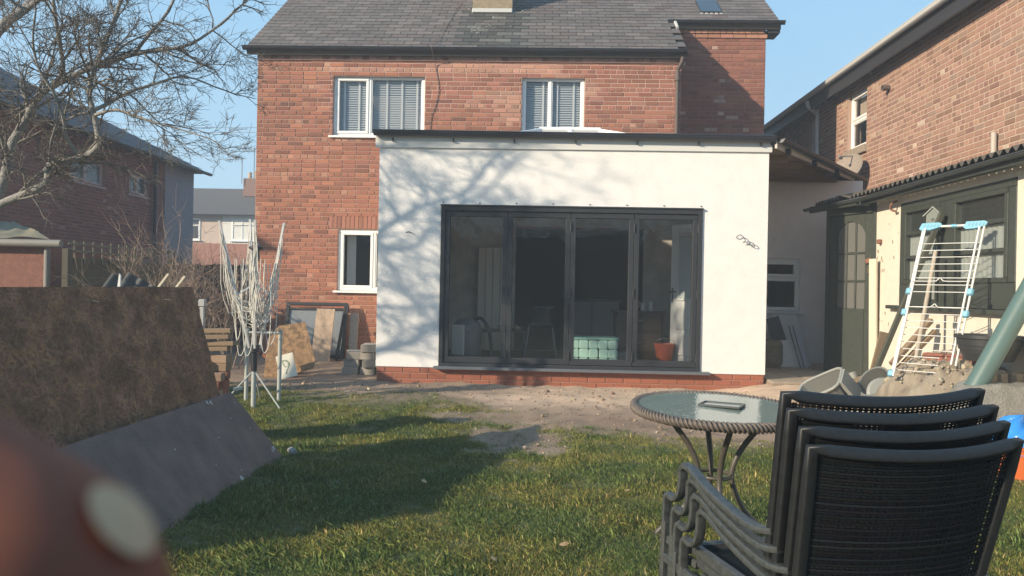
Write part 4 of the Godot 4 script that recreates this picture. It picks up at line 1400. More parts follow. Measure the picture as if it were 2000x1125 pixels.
func build_canopy_side() -> void:
	rng.seed = 108
	# set-back white wall with its small window, and the roof overhanging the side passage
	var S := thing("side_wing", V(3.9, 0, -12.9), "shaded white set-back wall with small window under the overhanging roof", "wall")
	var wall := Node3D.new(); wall.name = "wall"; S.add_child(wall)
	wall.position = V(2.87, 0.0, -12.9) - S.position
	var b := MB.new()
	backing(b, 2.2, 3.04, [[0.55, 1.25, 0.95, 1.79]], 0.3)
	part(wall, "render_coat", b, mat("white_render"))
	b = MB.new()
	b.bx(4.9, 5.07, 0, 3.04, -14.8, -13.2); b.bx(2.6, 5.07, 0, 3.04, -14.84, -14.7)
	part(S, "back_wall", b, mat("white_render"), true)
	var w := window(S, at(V(3.42, 0.95, -12.93) - S.position), 0.70, 0.84, [[0.05, 0.65, 0.05, 0.50, false], [0.05, 0.65, 0.55, 0.79, true]], mat("white_frame"), glass("window_glass_clear"), 0.05, 0.07, 0.09)
	b = MB.new(); b.bx(0.06, 0.26, 0.06, 0.26, -0.4, -0.35, Color.WHITE, 0.01); part(w, "box_on_sill", b, mat("rose_box", 0.42, 0.16, 0.14, 0.7))
	# overhanging roof: deck, timber soffit with rafters, fascia and gutter along its slanting edge
	var e0 := V(2.93, 0, -10.22); var e1 := V(5.28, 0, -13.5)
	var poly := PackedVector2Array([Vector2(2.88, 10.24), Vector2(2.93, 10.22), Vector2(5.28, 13.5), Vector2(5.25, 14.84), Vector2(2.32, 14.84), Vector2(2.32, 13.6), Vector2(2.88, 13.57)])
	# local xy -> world x, -z; local z -> up
	var flat := Transform3D(Basis(Vector3.RIGHT, V(0, 0, -1), Vector3.UP), V(0, 3.17, 0))
	b = MB.new(); b.prism(poly, 0.06, flat); part(S, "roof_deck", b, mat("roof_felt"), true)
	var inner := PackedVector2Array([Vector2(2.90, 10.34), Vector2(5.1, 13.42), Vector2(5.1, 13.8), Vector2(2.90, 13.8)])
	b = MB.new(); b.prism(inner, 0.015, Transform3D(flat.basis, V(0, 3.108, 0))); part(S, "soffit_board", b, mat("brown_ply", 0.27, 0.20, 0.14, 0.85, {"tex": "grain", "s": 1.5}), true)
	for i in 5:
		b = MB.new()
		var z := -10.95 - 0.47 * i
		var xe := 2.93 + (absf(z) - 10.34) / 3.08 * 2.18 - 0.06
		b.bx(2.875, xe, 3.0, 3.09, z - 0.022, z + 0.022, Color.WHITE, 0.004)
		part(S, "rafter", b, mat("rafter_wood", 0.27, 0.19, 0.12, 0.85, {"tex": "grain", "s": 2.0}), true)
	var d := (e1 - e0).normalized()
	var out := V(-d.z, 0, d.x)
	if out.x < 0: out = -out
	b = MB.new(); b.bar(e0 + V(0, 3.11, 0), e1 + V(0, 3.11, 0), 0.03, 0.10, Color.WHITE, 0.003); part(S, "fascia", b, mat("brown_fascia", 0.45, 0.42, 0.38, 0.7), true)
	b = MB.new(); gutter(b, e0 + V(0, 3.17, 0) + out * 0.018, e1 + V(0, 3.14, 0) + out * 0.018, 0.045, out); part(S, "gutter", b, mat("anthracite_gutter"), true)
	for i in 4:
		b = MB.new()
		var p := e0.lerp(e1, 0.08 + 0.27 * i) + out * 0.05
		b.box(at(p + V(0, 3.06, 0), atan2(-d.z, d.x)), V(0.05, 0.08, 0.07), Color.WHITE, 0.01)
		part(S, "gutter_bracket", b, mat("black_plastic"), true)
	b = MB.new()
	b.tube([V(3.65, 3.17, -13.2), V(3.65, 3.75, -13.2)], [0.055], 10); b.tube(curve([V(3.67, 3.28, -13.17), V(3.9, 3.2, -13.05), V(4.2, 3.19, -12.9)], 4), [0.045], 8)
	part(S, "vent_pipe", b, mat("black_plastic"), true)
	# boards and rubbish leaning in the passage
	var bl := single("plasterboard_sheet", leaner(0.62, 0.80, 0.013, 0.10), mat("pale_sheet", 0.56, 0.55, 0.56, 0.85, {"tex": "soft"}), "pale trapezium of plasterboard leaning under the small window", "board")
	bl.position = V(3.86, 0.135, -12.42); bl.rotation = V(-0.22, 0.1, -0.02)
	bl = single("plasterboard_sheet", leaner(0.46, 0.42, 0.013, 0.05), mat("pale_sheet"), "short cut piece of plasterboard propped before the taller sheet", "board")
	bl.position = V(3.80, 0.135, -12.15); bl.rotation = V(-0.25, 0.05, 0.03)
	bl = single("slate_offcut", leaner(0.24, 0.78, 0.02, 0.02), mat("slate_dark", 0.055, 0.055, 0.06, 0.7), "tall dark strip of board leaning across the passage window corner", "board")
	bl.position = V(3.74, 0.135, -12.22); bl.rotation = V(-0.2, 0.1, 0.22)
	b = MB.new()
	for q in [[0.0, 0.05], [0.06, 0.0]]:
		b.tube([V(q[0], 0, 0), V(q[0] - 0.14, 0.62, -0.15)], [0.008], 6)
	bl = single("iron_rod", b, mat("black_plastic"), "pair of thin dark rods leaning on the plasterboard", "rod")
	bl.position = V(3.88, 0.135, -12.06)
	b = MB.new(); b.lathe([Vector2(0, 0), Vector2(0.17, 0), Vector2(0.2, 0.08), Vector2(0.2, 0.34), Vector2(0.17, 0.4), Vector2(0.0, 0.4)], 20)
	bl = single("rubble_sack", b, mat("olive_sack", 0.20, 0.18, 0.13, 0.9, {"tex": "mottle", "s": 3.0, "nrm": "rough_n"}), "squat brown drum standing behind the extension corner", "drum")
	bl.position = V(3.42, 0.135, -12.1)

func leaner(w: float, h: float, t: float, skew: float) -> MB:
	var b := MB.new()
	b.prism(PackedVector2Array([Vector2(-w * 0.5, 0), Vector2(w * 0.5, 0), Vector2(w * 0.5 - skew * 2.0, h), Vector2(-w * 0.5 + skew * 0.3, h * 0.98)]), t)
	return b

func build_neighbour() -> void:
	rng.seed = 109
	var H := thing("brick_house", V(5.8, 0, -14), "sunlit brick house side wall with white gutter above the green shed", "house")
	var wall := Node3D.new(); wall.name = "wall"; H.add_child(wall)
	wall.rotation.y = -PI / 2
	wall.position = V(0, 0, -7.0)
	var W := 13.5
	var ops := [[5.45, 6.36, 3.95, 5.02], [3.2, 3.75, 4.2, 5.02]]
	var b := MB.new()
	backing(b, W, 5.25, ops, 0.26, Color.WHITE, -0.003)
	part(wall, "backing", b, mat("mortar_core"))
	var pal := func(x: float, y: float) -> Array:
		var c := Color(0.345, 0.195, 0.142)
		var pick := rng.randf()
		if pick < 0.3: c = Color(0.30, 0.165, 0.122)
		elif pick < 0.5: c = Color(0.39, 0.225, 0.16)
		elif pick < 0.54: c = Color(0.44, 0.30, 0.22)
		elif pick < 0.555: c = Color(0.56, 0.43, 0.33)
		if x > 10.85 and x < 11.2: c = c.lerp(Color(0.36, 0.26, 0.2), 0.5)
		return [varied(c, 0.15), varied(Color(0.56, 0.43, 0.335), 0.06)]
	lay_bricks(wall, W, 5.25, ops, "neighbour", pal, func(x, y): return x > 8.6 and x < 11.2 and y > 2.95, 300, mat("brick"), 0.077, 0.235, 3, 0.0045)
	var pvc := mat("white_frame")
	var w := window(H, wall.transform * at(V(5.45, 3.95, -0.07)), 0.91, 1.07, [[0.06, 0.85, 0.56, 1.01, true], [0.06, 0.85, 0.06, 0.51, false]], pvc, glass("window_glass_clear"), 0.06, 0.07, 0.0)
	b = MB.new(); b.bx(0.10, 0.80, 0.56, 1.0, -0.14, -0.13); part(w, "roller_blind", b, mat("cream_blind", 0.55, 0.45, 0.35, 0.9))
	b = MB.new(); b.box(at(V(0.55, 0.22, -0.2), 0.3, 0, 0.12), V(0.34, 0.30, 0.04), Color.WHITE, 0.01); part(w, "picture_card", b, mat("pale_blue_card", 0.45, 0.60, 0.62, 0.7))
	b = MB.new(); b.lathe([Vector2(0, 0), Vector2(0.05, 0.02), Vector2(0.06, 0.06), Vector2(0.04, 0.1), Vector2(0.05, 0.15), Vector2(0, 0.2)], 12, at(V(0.58, 0.38, -0.19))); part(w, "ornament", b, mat("pale_board"))
	b = MB.new(); b.bx(-0.06, 0.97, -0.14, -0.002, -0.1, 0.13, Color.WHITE, 0.008); part(w, "sill", b, mat("stone_sill", 0.33, 0.27, 0.21, 0.9, {"tex": "mottle", "s": 2.0}))
	window(H, wall.transform * at(V(3.2, 4.2, -0.07)), 0.55, 0.82, [[0.05, 0.50, 0.42, 0.77, true], [0.05, 0.50, 0.05, 0.38, false]], pvc, glass("window_glass_clear"), 0.05, 0.07, 0.08)
	b = MB.new()
	b.bx(6.06, 12, 0, 5.25, -7.75, -7.5); b.bx(6.06, 12, 0, 5.25, -21, -20.75); b.bx(12, 12.3, 0, 5.25, -21, -7.5)
	b.bx(6.06, 12, 2.5, 2.7, -20.7, -7.8); b.bx(6.9, 7.0, 2.7, 5.2, -20.7, -7.8)
	part(H, "side_walls", b, mat("brick_plain"), true)
	b = MB.new()
	b.quad(V(5.56, 5.33, -7.2), V(5.56, 5.33, -21.4), V(9.0, 7.4, -21.4), V(9.0, 7.4, -7.2)); b.quad(V(9.0, 7.4, -7.2), V(9.0, 7.4, -21.4), V(12.6, 5.33, -21.4), V(12.6, 5.33, -7.2))
	part(H, "roof", b, mat("far_roof"), true)
	b = MB.new(); b.bx(5.60, 5.82, 5.20, 5.30, -21.3, -7.3); b.bx(5.56, 5.60, 5.08, 5.33, -21.3, -7.3)
	part(H, "soffit", b, mat("dark_fascia"), true)
	b = MB.new(); gutter(b, V(5.56, 5.36, -7.2), V(5.56, 5.36, -21.3), 0.065, Vector3.LEFT)
	part(H, "gutter", b, mat("white_gutter", 0.66, 0.65, 0.62, 0.5), true)
	b = MB.new(); b.tube(curve([V(5.50, 5.26, -17.0), V(5.54, 5.14, -17.0), V(5.68, 5.02, -17.0), V(5.72, 4.9, -17.0), V(5.72, 2.8, -17.0)], 3), [0.042], 8)
	part(H, "downpipe", b, mat("white_gutter"), true)
	b = MB.new(); b.bx(6.5, 7.3, 5.4, 7.9, -13.2, -12.4, Color.WHITE, 0.01); part(H, "chimney", b, mat("far_brick"), true)
	b = MB.new(); b.lathe([Vector2(0, 0), Vector2(0.05, 0), Vector2(0.05, 0.14), Vector2(0.035, 0.14), Vector2(0.035, 0.02)], 10, Transform3D(Basis(Vector3.BACK, PI / 2), V(5.81, 4.72, -13.7))); part(H, "overflow_pipe", b, mat("iron_pipe"), true)
	b = MB.new(); b.tube([V(5.74, 2.6, -10.45), V(5.74, 3.34, -10.45)], [0.035], 8); part(H, "soil_pipe", b, mat("pale_pipe", 0.42, 0.38, 0.33, 0.7), true)
	# satellite dish
	var D := thing("satellite_dish", V(5.78, 3.42, -14.75), "weathered round satellite dish fixed to the brick wall below the window", "satellite dish")
	b = MB.new()
	var dx := Transform3D(Basis(V(0, 0, 1), deg_to_rad(62)).rotated(Vector3.UP, 0.55), V(-0.28, 0.04, 0.15))
	b.lathe([Vector2(0.30, 0.085), Vector2(0.24, 0.05), Vector2(0.15, 0.02), Vector2(0, 0)], 24, dx)
	b.lathe([Vector2(0, -0.006), Vector2(0.15, 0.014), Vector2(0.24, 0.044), Vector2(0.305, 0.08), Vector2(0.30, 0.085)], 24, dx)
	part(D, "bowl", b, mat("dish_grey", 0.30, 0.25, 0.21, 0.75, {"tex": "mottle", "s": 3.0}))
	b = MB.new(); b.tube([V(0, 0, 0), V(-0.14, -0.03, 0.05), V(-0.27, 0.04, 0.14)], [0.022], 8); part(D, "bracket", b, mat("aerial_metal"))
	b = MB.new(); b.tube([dx * V(0.28, 0.05, 0), dx * V(0.10, 0.30, 0)], [0.01], 6); b.box(Transform3D(dx.basis, dx * V(0.07, 0.32, 0)), V(0.05, 0.09, 0.05), Color.WHITE, 0.01); part(D, "feed_arm", b, mat("aerial_metal"))

func build_shed() -> void:
	rng.seed = 110
	var S := thing("lean_to_shed", V(4.4, 0.1, -10), "cream lean-to shed with dark green door, windows and corrugated roof", "shed")
	var cream := mat("cream_paint", 0.68, 0.63, 0.53, 0.85, {"tex": "soft", "nrm": "rough_n", "s": 1.1, "ns": 0.35})
	var green := mat("green_paint", 0.050, 0.058, 0.048, 0.55, {"tex": "mottle", "s": 1.6})
	# long wall with window
	var wall := Node3D.new(); wall.name = "wall"; S.add_child(wall)
	wall.rotation.y = -PI / 2
	wall.position = V(0, -0.1, -0.72)
	var b := MB.new()
	# local x = z + 10.72
	backing(b, 6.5, 2.47, [[0.72, 3.12, 1.12, 2.36]], 0.14)
	part(wall, "painted_wall", b, cream)
	# chips where the paint has come away
	b = MB.new()
	for i in 34:
		var x := rng.randf_range(0.02, 0.7); var y := rng.randf_range(0.3, 2.3)
		if i > 20: x = 0.03 + rng.randf() * 0.06; y = 0.3 + rng.randf() * 1.7
		if i > 28: x = rng.randf_range(3.2, 5.0)
		var r := rng.randf_range(0.006, 0.022)
		var pts := PackedVector2Array()
		for k in 7: pts.append(Vector2(x + r * (0.6 + 0.6 * rng.randf()) * cos(k * TAU / 7), y + r * (0.8 + 1.0 * rng.randf()) * sin(k * TAU / 7)))
		b.prism(pts, 0.002, at(V(0, 0, 0.002)))
	part(wall, "paint_chips", b, mat("bare_render", 0.30, 0.25, 0.19, 0.95)).set_meta("kind", "stuff")
	# window: heavy dark frame, two casements of three panes
	var wn := Node3D.new(); wn.name = "window"; S.add_child(wn)
	wn.transform = wall.transform * at(V(0.72, 1.12, 0.0))
	b = MB.new()
	b.bx(0, 2.4, 0, 0.26, -0.08, 0.01, Color.WHITE, 0.006); b.bx(0, 2.4, 1.16, 1.24, -0.08, 0.01, Color.WHITE, 0.006)
	b.bx(0, 0.10, 0.26, 1.16, -0.08, 0.009, Color.WHITE, 0.006); b.bx(2.28, 2.4, 0.26, 1.16, -0.08, 0.009, Color.WHITE, 0.006); b.bx(0.98, 1.26, 0.26, 1.16, -0.08, 0.009, Color.WHITE, 0.006)
	part(wn, "frame", b, green)
	b = MB.new(); b.bx(-0.2, 2.46, -0.045, -0.001, -0.08, 0.09, Color.WHITE, 0.008); part(wn, "sill", b, green)
	for c in [[0.10, 0.98], [1.26, 2.28]]:
		b = MB.new()
		b.bx(c[0], c[1], 0.26, 0.31, -0.06, 0.02, Color.WHITE, 0.005); b.bx(c[0], c[1], 1.11, 1.16, -0.06, 0.02, Color.WHITE, 0.005)
		b.bx(c[0], c[0] + 0.06, 0.31, 1.11, -0.06, 0.019, Color.WHITE, 0.005); b.bx(c[1] - 0.06, c[1], 0.31, 1.11, -0.06, 0.019, Color.WHITE, 0.005)
		b.bx(c[0] + 0.06, c[1] - 0.06, 0.555, 0.595, -0.055, 0.012, Color.WHITE, 0.005); b.bx(c[0] + 0.06, c[1] - 0.06, 0.84, 0.88, -0.055, 0.012, Color.WHITE, 0.005)
		part(wn, "casement", b, green)
		for r in [[0.31, 0.555], [0.595, 0.84], [0.88, 1.11]]:
			b = MB.new(); b.quad(V(c[0] + 0.05, r[0] - 0.01, -0.03), V(c[1] - 0.05, r[0] - 0.01, -0.03), V(c[1] - 0.05, r[1] + 0.01, -0.03), V(c[0] + 0.05, r[1] + 0.01, -0.03))
			part(wn, "pane", b, glass("shed_glass", 0.25, 0.10, 0.12, 0.11))
		b = MB.new()
		b.grid(40, 2, func(i: int, j: int): return V(c[0] + 0.04 + (c[1] - c[0] - 0.08) * i / 40.0, 0.27 + 0.29 * j, -0.052 + 0.006 * sin(i * 1.7)))
		part(wn, "net_curtain", b, mat("pale_curtain", 0.42, 0.46, 0.44, 0.9))
	# angled door wall
	var dw := Node3D.new(); dw.name = "door_wall"; S.add_child(dw)
	dw.rotation.y = deg_to_rad(-66)
	dw.position = V(4.03, 0.13, -11.53) - S.position
	b = MB.new()
	b.bx(0, 0.06, 0, 2.34, -0.1, 0.0, Color.WHITE, 0.005); b.bx(0.84, 0.90, 0, 2.34, -0.1, 0.0, Color.WHITE, 0.005); b.bx(0.06, 0.84, 2.2, 2.34, -0.1, -0.001, Color.WHITE, 0.005)
	part(dw, "door_frame", b, green)
	var dr := Node3D.new(); dr.name = "door"; S.add_child(dr); dr.transform = dw.transform
	# leaf built as stiles, rails and glazing bars with an arched head
	b = MB.new()
	b.bx(0.065, 0.20, 0.02, 2.19, -0.06, -0.012, Color.WHITE, 0.004); b.bx(0.70, 0.835, 0.02, 2.19, -0.06, -0.012, Color.WHITE, 0.004)
	b.bx(0.20, 0.70, 0.02, 0.92, -0.06, -0.013, Color.WHITE, 0.004)
	b.prism(PackedVector2Array([Vector2(0.20, 2.19), Vector2(0.20, 1.94), Vector2(0.25, 2.02), Vector2(0.32, 2.075), Vector2(0.40, 2.10), Vector2(0.45, 2.105), Vector2(0.50, 2.10), Vector2(0.58, 2.075), Vector2(0.65, 2.02), Vector2(0.70, 1.94), Vector2(0.70, 2.19)]), 0.045, at(V(0, 0, -0.013)))
	for xx in [0.355, 0.52]: b.bx(xx, xx + 0.024, 0.92, 2.09, -0.05, -0.014, Color.WHITE, 0.004)
	for yy in [1.28, 1.66]: b.bx(0.20, 0.70, yy, yy + 0.028, -0.05, -0.015, Color.WHITE, 0.004)
	part(dr, "door_leaf", b, green)
	for r in [[0.92, 1.28], [1.308, 1.66], [1.688, 2.10]]:
		for c in [[0.20, 0.355], [0.379, 0.52], [0.544, 0.70]]:
			b = MB.new(); b.quad(V(c[0], r[0], -0.035), V(c[1], r[0], -0.035), V(c[1], r[1], -0.035), V(c[0], r[1], -0.035))
			part(dr, "pane", b, mat("bubble_glass", 0.20, 0.20, 0.185, 0.10, {"nrm": "wave_n", "s": 9.0, "ns": 1.4, "tex": "speck"}))
	b = MB.new(); b.bx(0.74, 0.94, 1.55, 1.59, -0.012, 0.004, Color.WHITE, 0.004); b.box(at(V(0.78, 1.56, 0.01), 0, 0, 0.3), V(0.09, 0.07, 0.02), Color.WHITE, 0.008)
	part(dr, "hasp", b, mat("rust", 0.22, 0.10, 0.06, 0.85))
	b = MB.new(); b.box(at(V(0.79, 1.42, 0.012)), V(0.05, 0.07, 0.022), Color.WHITE, 0.006); b.tube(curve([V(0.775, 1.45, 0.012), V(0.775, 1.49, 0.012), V(0.79, 1.505, 0.012), V(0.805, 1.49, 0.012), V(0.805, 1.45, 0.012)], 3), [0.005], 6)
	part(dr, "padlock", b, mat("old_brass", 0.16, 0.13, 0.09, 0.5, {"metal": 0.6}))
	# corrugated roof running up to the house wall
	b = MB.new()
	var n := 260
	b.grid(n, 4, func(i: int, j: int):
		var z := -4.6 - 7.4 * i / float(n)
		var t := j / 4.0
		return V(lerpf(4.02 if z < -11.0 else 4.14, 5.79, t), 2.55 + 0.42 * t + 0.028 * sin(z * TAU / 0.13), z))
	part(S, "corrugated_sheet", b, mat("roof_sheet", 0.12, 0.10, 0.075, 0.9, {"tex": "mottle", "nrm": "rough_n", "s": 2.0}), true)
	b = MB.new(); b.bx(4.20, 4.26, 2.42, 2.51, -10.75, -4.7, Color.WHITE, 0.004); b.bar(V(4.16, 2.46, -10.75), V(3.93, 2.46, -11.9), 0.05, 0.09, Color.WHITE, 0.004)
	part(S, "fascia", b, green, true)
	b = MB.new(); gutter(b, V(4.19, 2.51, -4.7), V(4.19, 2.49, -10.75), 0.036, Vector3.LEFT); gutter(b, V(4.17, 2.49, -10.7), V(3.90, 2.47, -11.95), 0.036, V(-0.975, 0, 0.22))
	part(S, "gutter", b, mat("green_gutter", 0.045, 0.05, 0.047, 0.5), true)
	b = MB.new(); b.bx(4.54, 5.78, 0.1, 0.14, -11.4, -4.4); b.bx(4.26, 5.78, 0.1, 2.5, -4.4, -4.28); b.bx(4.15, 5.78, 0.1, 2.45, -11.72, -11.6)
	part(S, "end_wall", b, cream, true)
	b = MB.new(); b.box(at(V(4.37, 1.93, -10.55), 0.2), V(0.05, 0.06, 0.06), Color.WHITE, 0.01); b.tube(curve([V(4.36, 2.40, -10.02), V(4.30, 2.36, -10.05), V(4.31, 2.30, -10.08), V(4.37, 2.27, -10.05)], 4), [0.014], 6)
	part(S, "iron_bracket", b, mat("rust"), true)
	# pale board standing by the hinge post
	b = MB.new(); b.box(at(V(4.33, 0.92, -10.60), 0.35, 0.0, 0.02), V(0.025, 1.58, 0.13), Color.WHITE, 0.003)
	single("timber_board", b, mat("cream_board", 0.64, 0.58, 0.46, 0.8, {"tex": "soft"}), "tall cream board standing on end beside the green shed door", "board")

func twigs(b: MB, p: Vector3, d: Vector3, len: float, r: float, lev: int, bias: Vector3, cols: Array) -> void:
	var n := 4
	var pts := [p]
	var rr := [r]
	var dir := d.normalized()
	var q := p
	for i in n:
		dir = (dir + Vector3(rng.randf_range(-1, 1), rng.randf_range(-1, 1), rng.randf_range(-1, 1)) * 0.28 + bias * 0.16).normalized()
		q += dir * len / n
		pts.append(q)
		rr.append(lerpf(r, r * 0.45, float(i + 1) / n))
	b.tube(pts, rr, 5 if r > 0.012 else 4 if r > 0.005 else 3, cols[mini(lev, cols.size() - 1)], false)
	if lev <= 0:
		return
	var k := [0, 3, 4, 6][lev] as int
	for i in k:
		var t := rng.randf_range(0.25, 1.0)
		var a := mini(int(t * n), n - 1)
		var pp: Vector3 = pts[a].lerp(pts[a + 1], t * n - a)
		var td: Vector3 = (pts[a + 1] - pts[a]).normalized()
		var nd := (td + Vector3(rng.randf_range(-1, 1), rng.randf_range(-0.9, 1), rng.randf_range(-1, 1)).normalized() * 0.95).normalized()
		twigs(b, pp, nd, len * rng.randf_range(0.45, 0.72), maxf(r * 0.5, 0.0026), lev - 1, bias, cols)

func build_tree() -> void:
	rng.seed = 111
	var base := V(-6.35, 0.0, -8.05)
	var T := thing("bare_tree", base, "leafless tree with pale bark spreading over the fence", "tree")
	var bark := mat("bark", 1, 1, 1, 0.9, {"vc": true, "tex": "bark_t", "nrm": "rough_n", "s": 2.2, "ns": 1.0})
	var pale := Color(0.37, 0.35, 0.32)
	var b := MB.new()
	b.tube(curve([V(-6.35, -0.1, -8.05), V(-6.3, 0.5, -8.03), V(-6.22, 1.0, -8.0), V(-6.12, 1.5, -8.05), V(-6.1, 2.0, -8.15), V(-6.15, 2.6, -8.2)], 3), [0.19, 0.18, 0.17, 0.165, 0.16, 0.155, 0.15, 0.145, 0.14, 0.135, 0.13, 0.125, 0.12, 0.115, 0.11, 0.11], 10, Color(0.24, 0.20, 0.16))
	part(T, "trunk", b, bark, true)
	var limbs := [
		[[V(-6.22, 1.0, -8.0), V(-6.08, 1.3, -8.0), V(-5.81, 1.72, -7.97), V(-5.47, 1.98, -7.94), V(-5.27, 2.06, -7.91), V(-4.96, 2.20, -7.88), V(-4.91, 2.38, -7.85), V(-4.58, 2.44, -7.82), V(-4.41, 2.53, -7.78), V(-4.36, 2.62, -7.75), V(-4.40, 2.88, -7.72), V(-4.43, 3.08, -7.69), V(-4.34, 3.36, -7.66), V(-4.20, 3.65, -7.63), V(-4.07, 3.99, -7.60)], 0.062, 0.02],
		[[V(-6.15, 1.15, -8.02), V(-5.82, 1.5, -8.0), V(-5.54, 2.13, -8.03), V(-5.48, 2.41, -8.06), V(-5.45, 2.65, -8.09), V(-5.35, 2.85, -8.12), V(-5.25, 3.10, -8.15), V(-5.16, 3.21, -8.18), V(-5.07, 3.28, -8.22), V(-4.81, 3.43, -8.25), V(-4.58, 3.52, -8.28), V(-4.32, 3.62, -8.31), V(-4.03, 3.68, -8.34), V(-3.74, 3.75, -8.37), V(-3.44, 3.97, -8.40)], 0.075, 0.016],
		[[V(-5.10, 3.19, -8.10), V(-4.87, 3.35, -7.97), V(-4.84, 3.64, -7.85), V(-4.81, 3.88, -7.72), V(-4.78, 4.23, -7.60), V(-4.7, 4.7, -7.5)], 0.035, 0.014],
		[[V(-6.15, 2.53, -8.20), V(-6.06, 3.36, -8.28), V(-5.80, 3.90, -8.36), V(-5.59, 4.13, -8.44), V(-5.41, 4.48, -8.52), V(-5.30, 4.96, -8.60)], 0.09, 0.035],
		[[V(-4.63, 2.46, -7.90), V(-4.70, 2.64, -7.78), V(-4.67, 2.81, -7.67), V(-4.68, 3.00, -7.55), V(-4.76, 3.21, -7.43), V(-4.76, 3.44, -7.32), V(-4.66, 3.70, -7.20)], 0.026, 0.01],
		[[V(-4.39, 2.90, -7.70), V(-4.33, 2.97, -7.80), V(-4.16, 3.12, -7.90), V(-3.95, 3.23, -8.00), V(-3.68, 3.34, -8.10), V(-3.40, 3.26, -8.20)], 0.028, 0.009],
		[[V(-4.37, 2.85, -7.70), V(-4.10, 2.88, -7.60), V(-3.74, 2.76, -7.50), V(-3.45, 2.68, -7.40), V(-3.16, 2.59, -7.30)], 0.022, 0.007],
		[[V(-4.26, 3.59, -8.20), V(-4.08, 3.76, -8.13), V(-3.84, 4.00, -8.07), V(-3.70, 4.29, -8.00), V(-3.6, 4.6, -7.9)], 0.026, 0.01],
		[[V(-5.6, 4.1, -8.44), V(-5.2, 4.3, -8.3), V(-4.8, 4.45, -8.2), V(-4.4, 4.5, -8.0), V(-3.9, 4.6, -7.9)], 0.04, 0.012],
		[[V(-5.48, 2.5, -8.06), V(-5.3, 2.8, -7.6), V(-5.15, 3.2, -7.2), V(-4.9, 3.6, -6.9), V(-4.6, 4.0, -6.7)], 0.035, 0.01],
	]
	var tw := MB.new()
	var cols := [Color(0.21, 0.185, 0.16), Color(0.20, 0.175, 0.15), Color(0.23, 0.205, 0.18), Color(0.28, 0.255, 0.225)]
	for l in limbs:
		b = MB.new()
		var p := curve(l[0], 3)
		var rr := []
		for i in p.size():
			var t := float(i) / (p.size() - 1)
			rr.append(0.8 * lerpf(l[1], l[2], t) * (1.0 + 0.08 * sin(i * 2.3)))
		b.tube(p, rr, 8, pale)
		part(T, "limb", b, bark, true)
		var k := int(p.size() * 0.52)
		for i in k:
			var t := rng.randf_range(0.22, 1.0)
			var a := int(t * (p.size() - 1))
			var td: Vector3 = (p[mini(a + 1, p.size() - 1)] - p[maxi(a - 1, 0)]).normalized()
			var out := V(rng.randf_range(-0.7, 1.0), rng.randf_range(-0.55, 1.0), rng.randf_range(-0.8, 0.8))
			var near := clampf(t, 0.3, 1.0)
			twigs(tw, p[a], td * 0.5 + out, rng.randf_range(0.32, 0.62), minf(lerpf(l[1], l[2], t) * 0.5, 0.015), 3, V(0.25, 0.05, 0) if rng.randf() < 0.6 else V(0.1, -0.3, 0), cols)
		twigs(tw, p[p.size() - 1], (p[p.size() - 1] - p[p.size() - 2]), 0.42, l[2], 3, V(0.25, 0.1, 0), cols)
	part(T, "crown", tw, bark, true).set_meta("kind", "stuff")

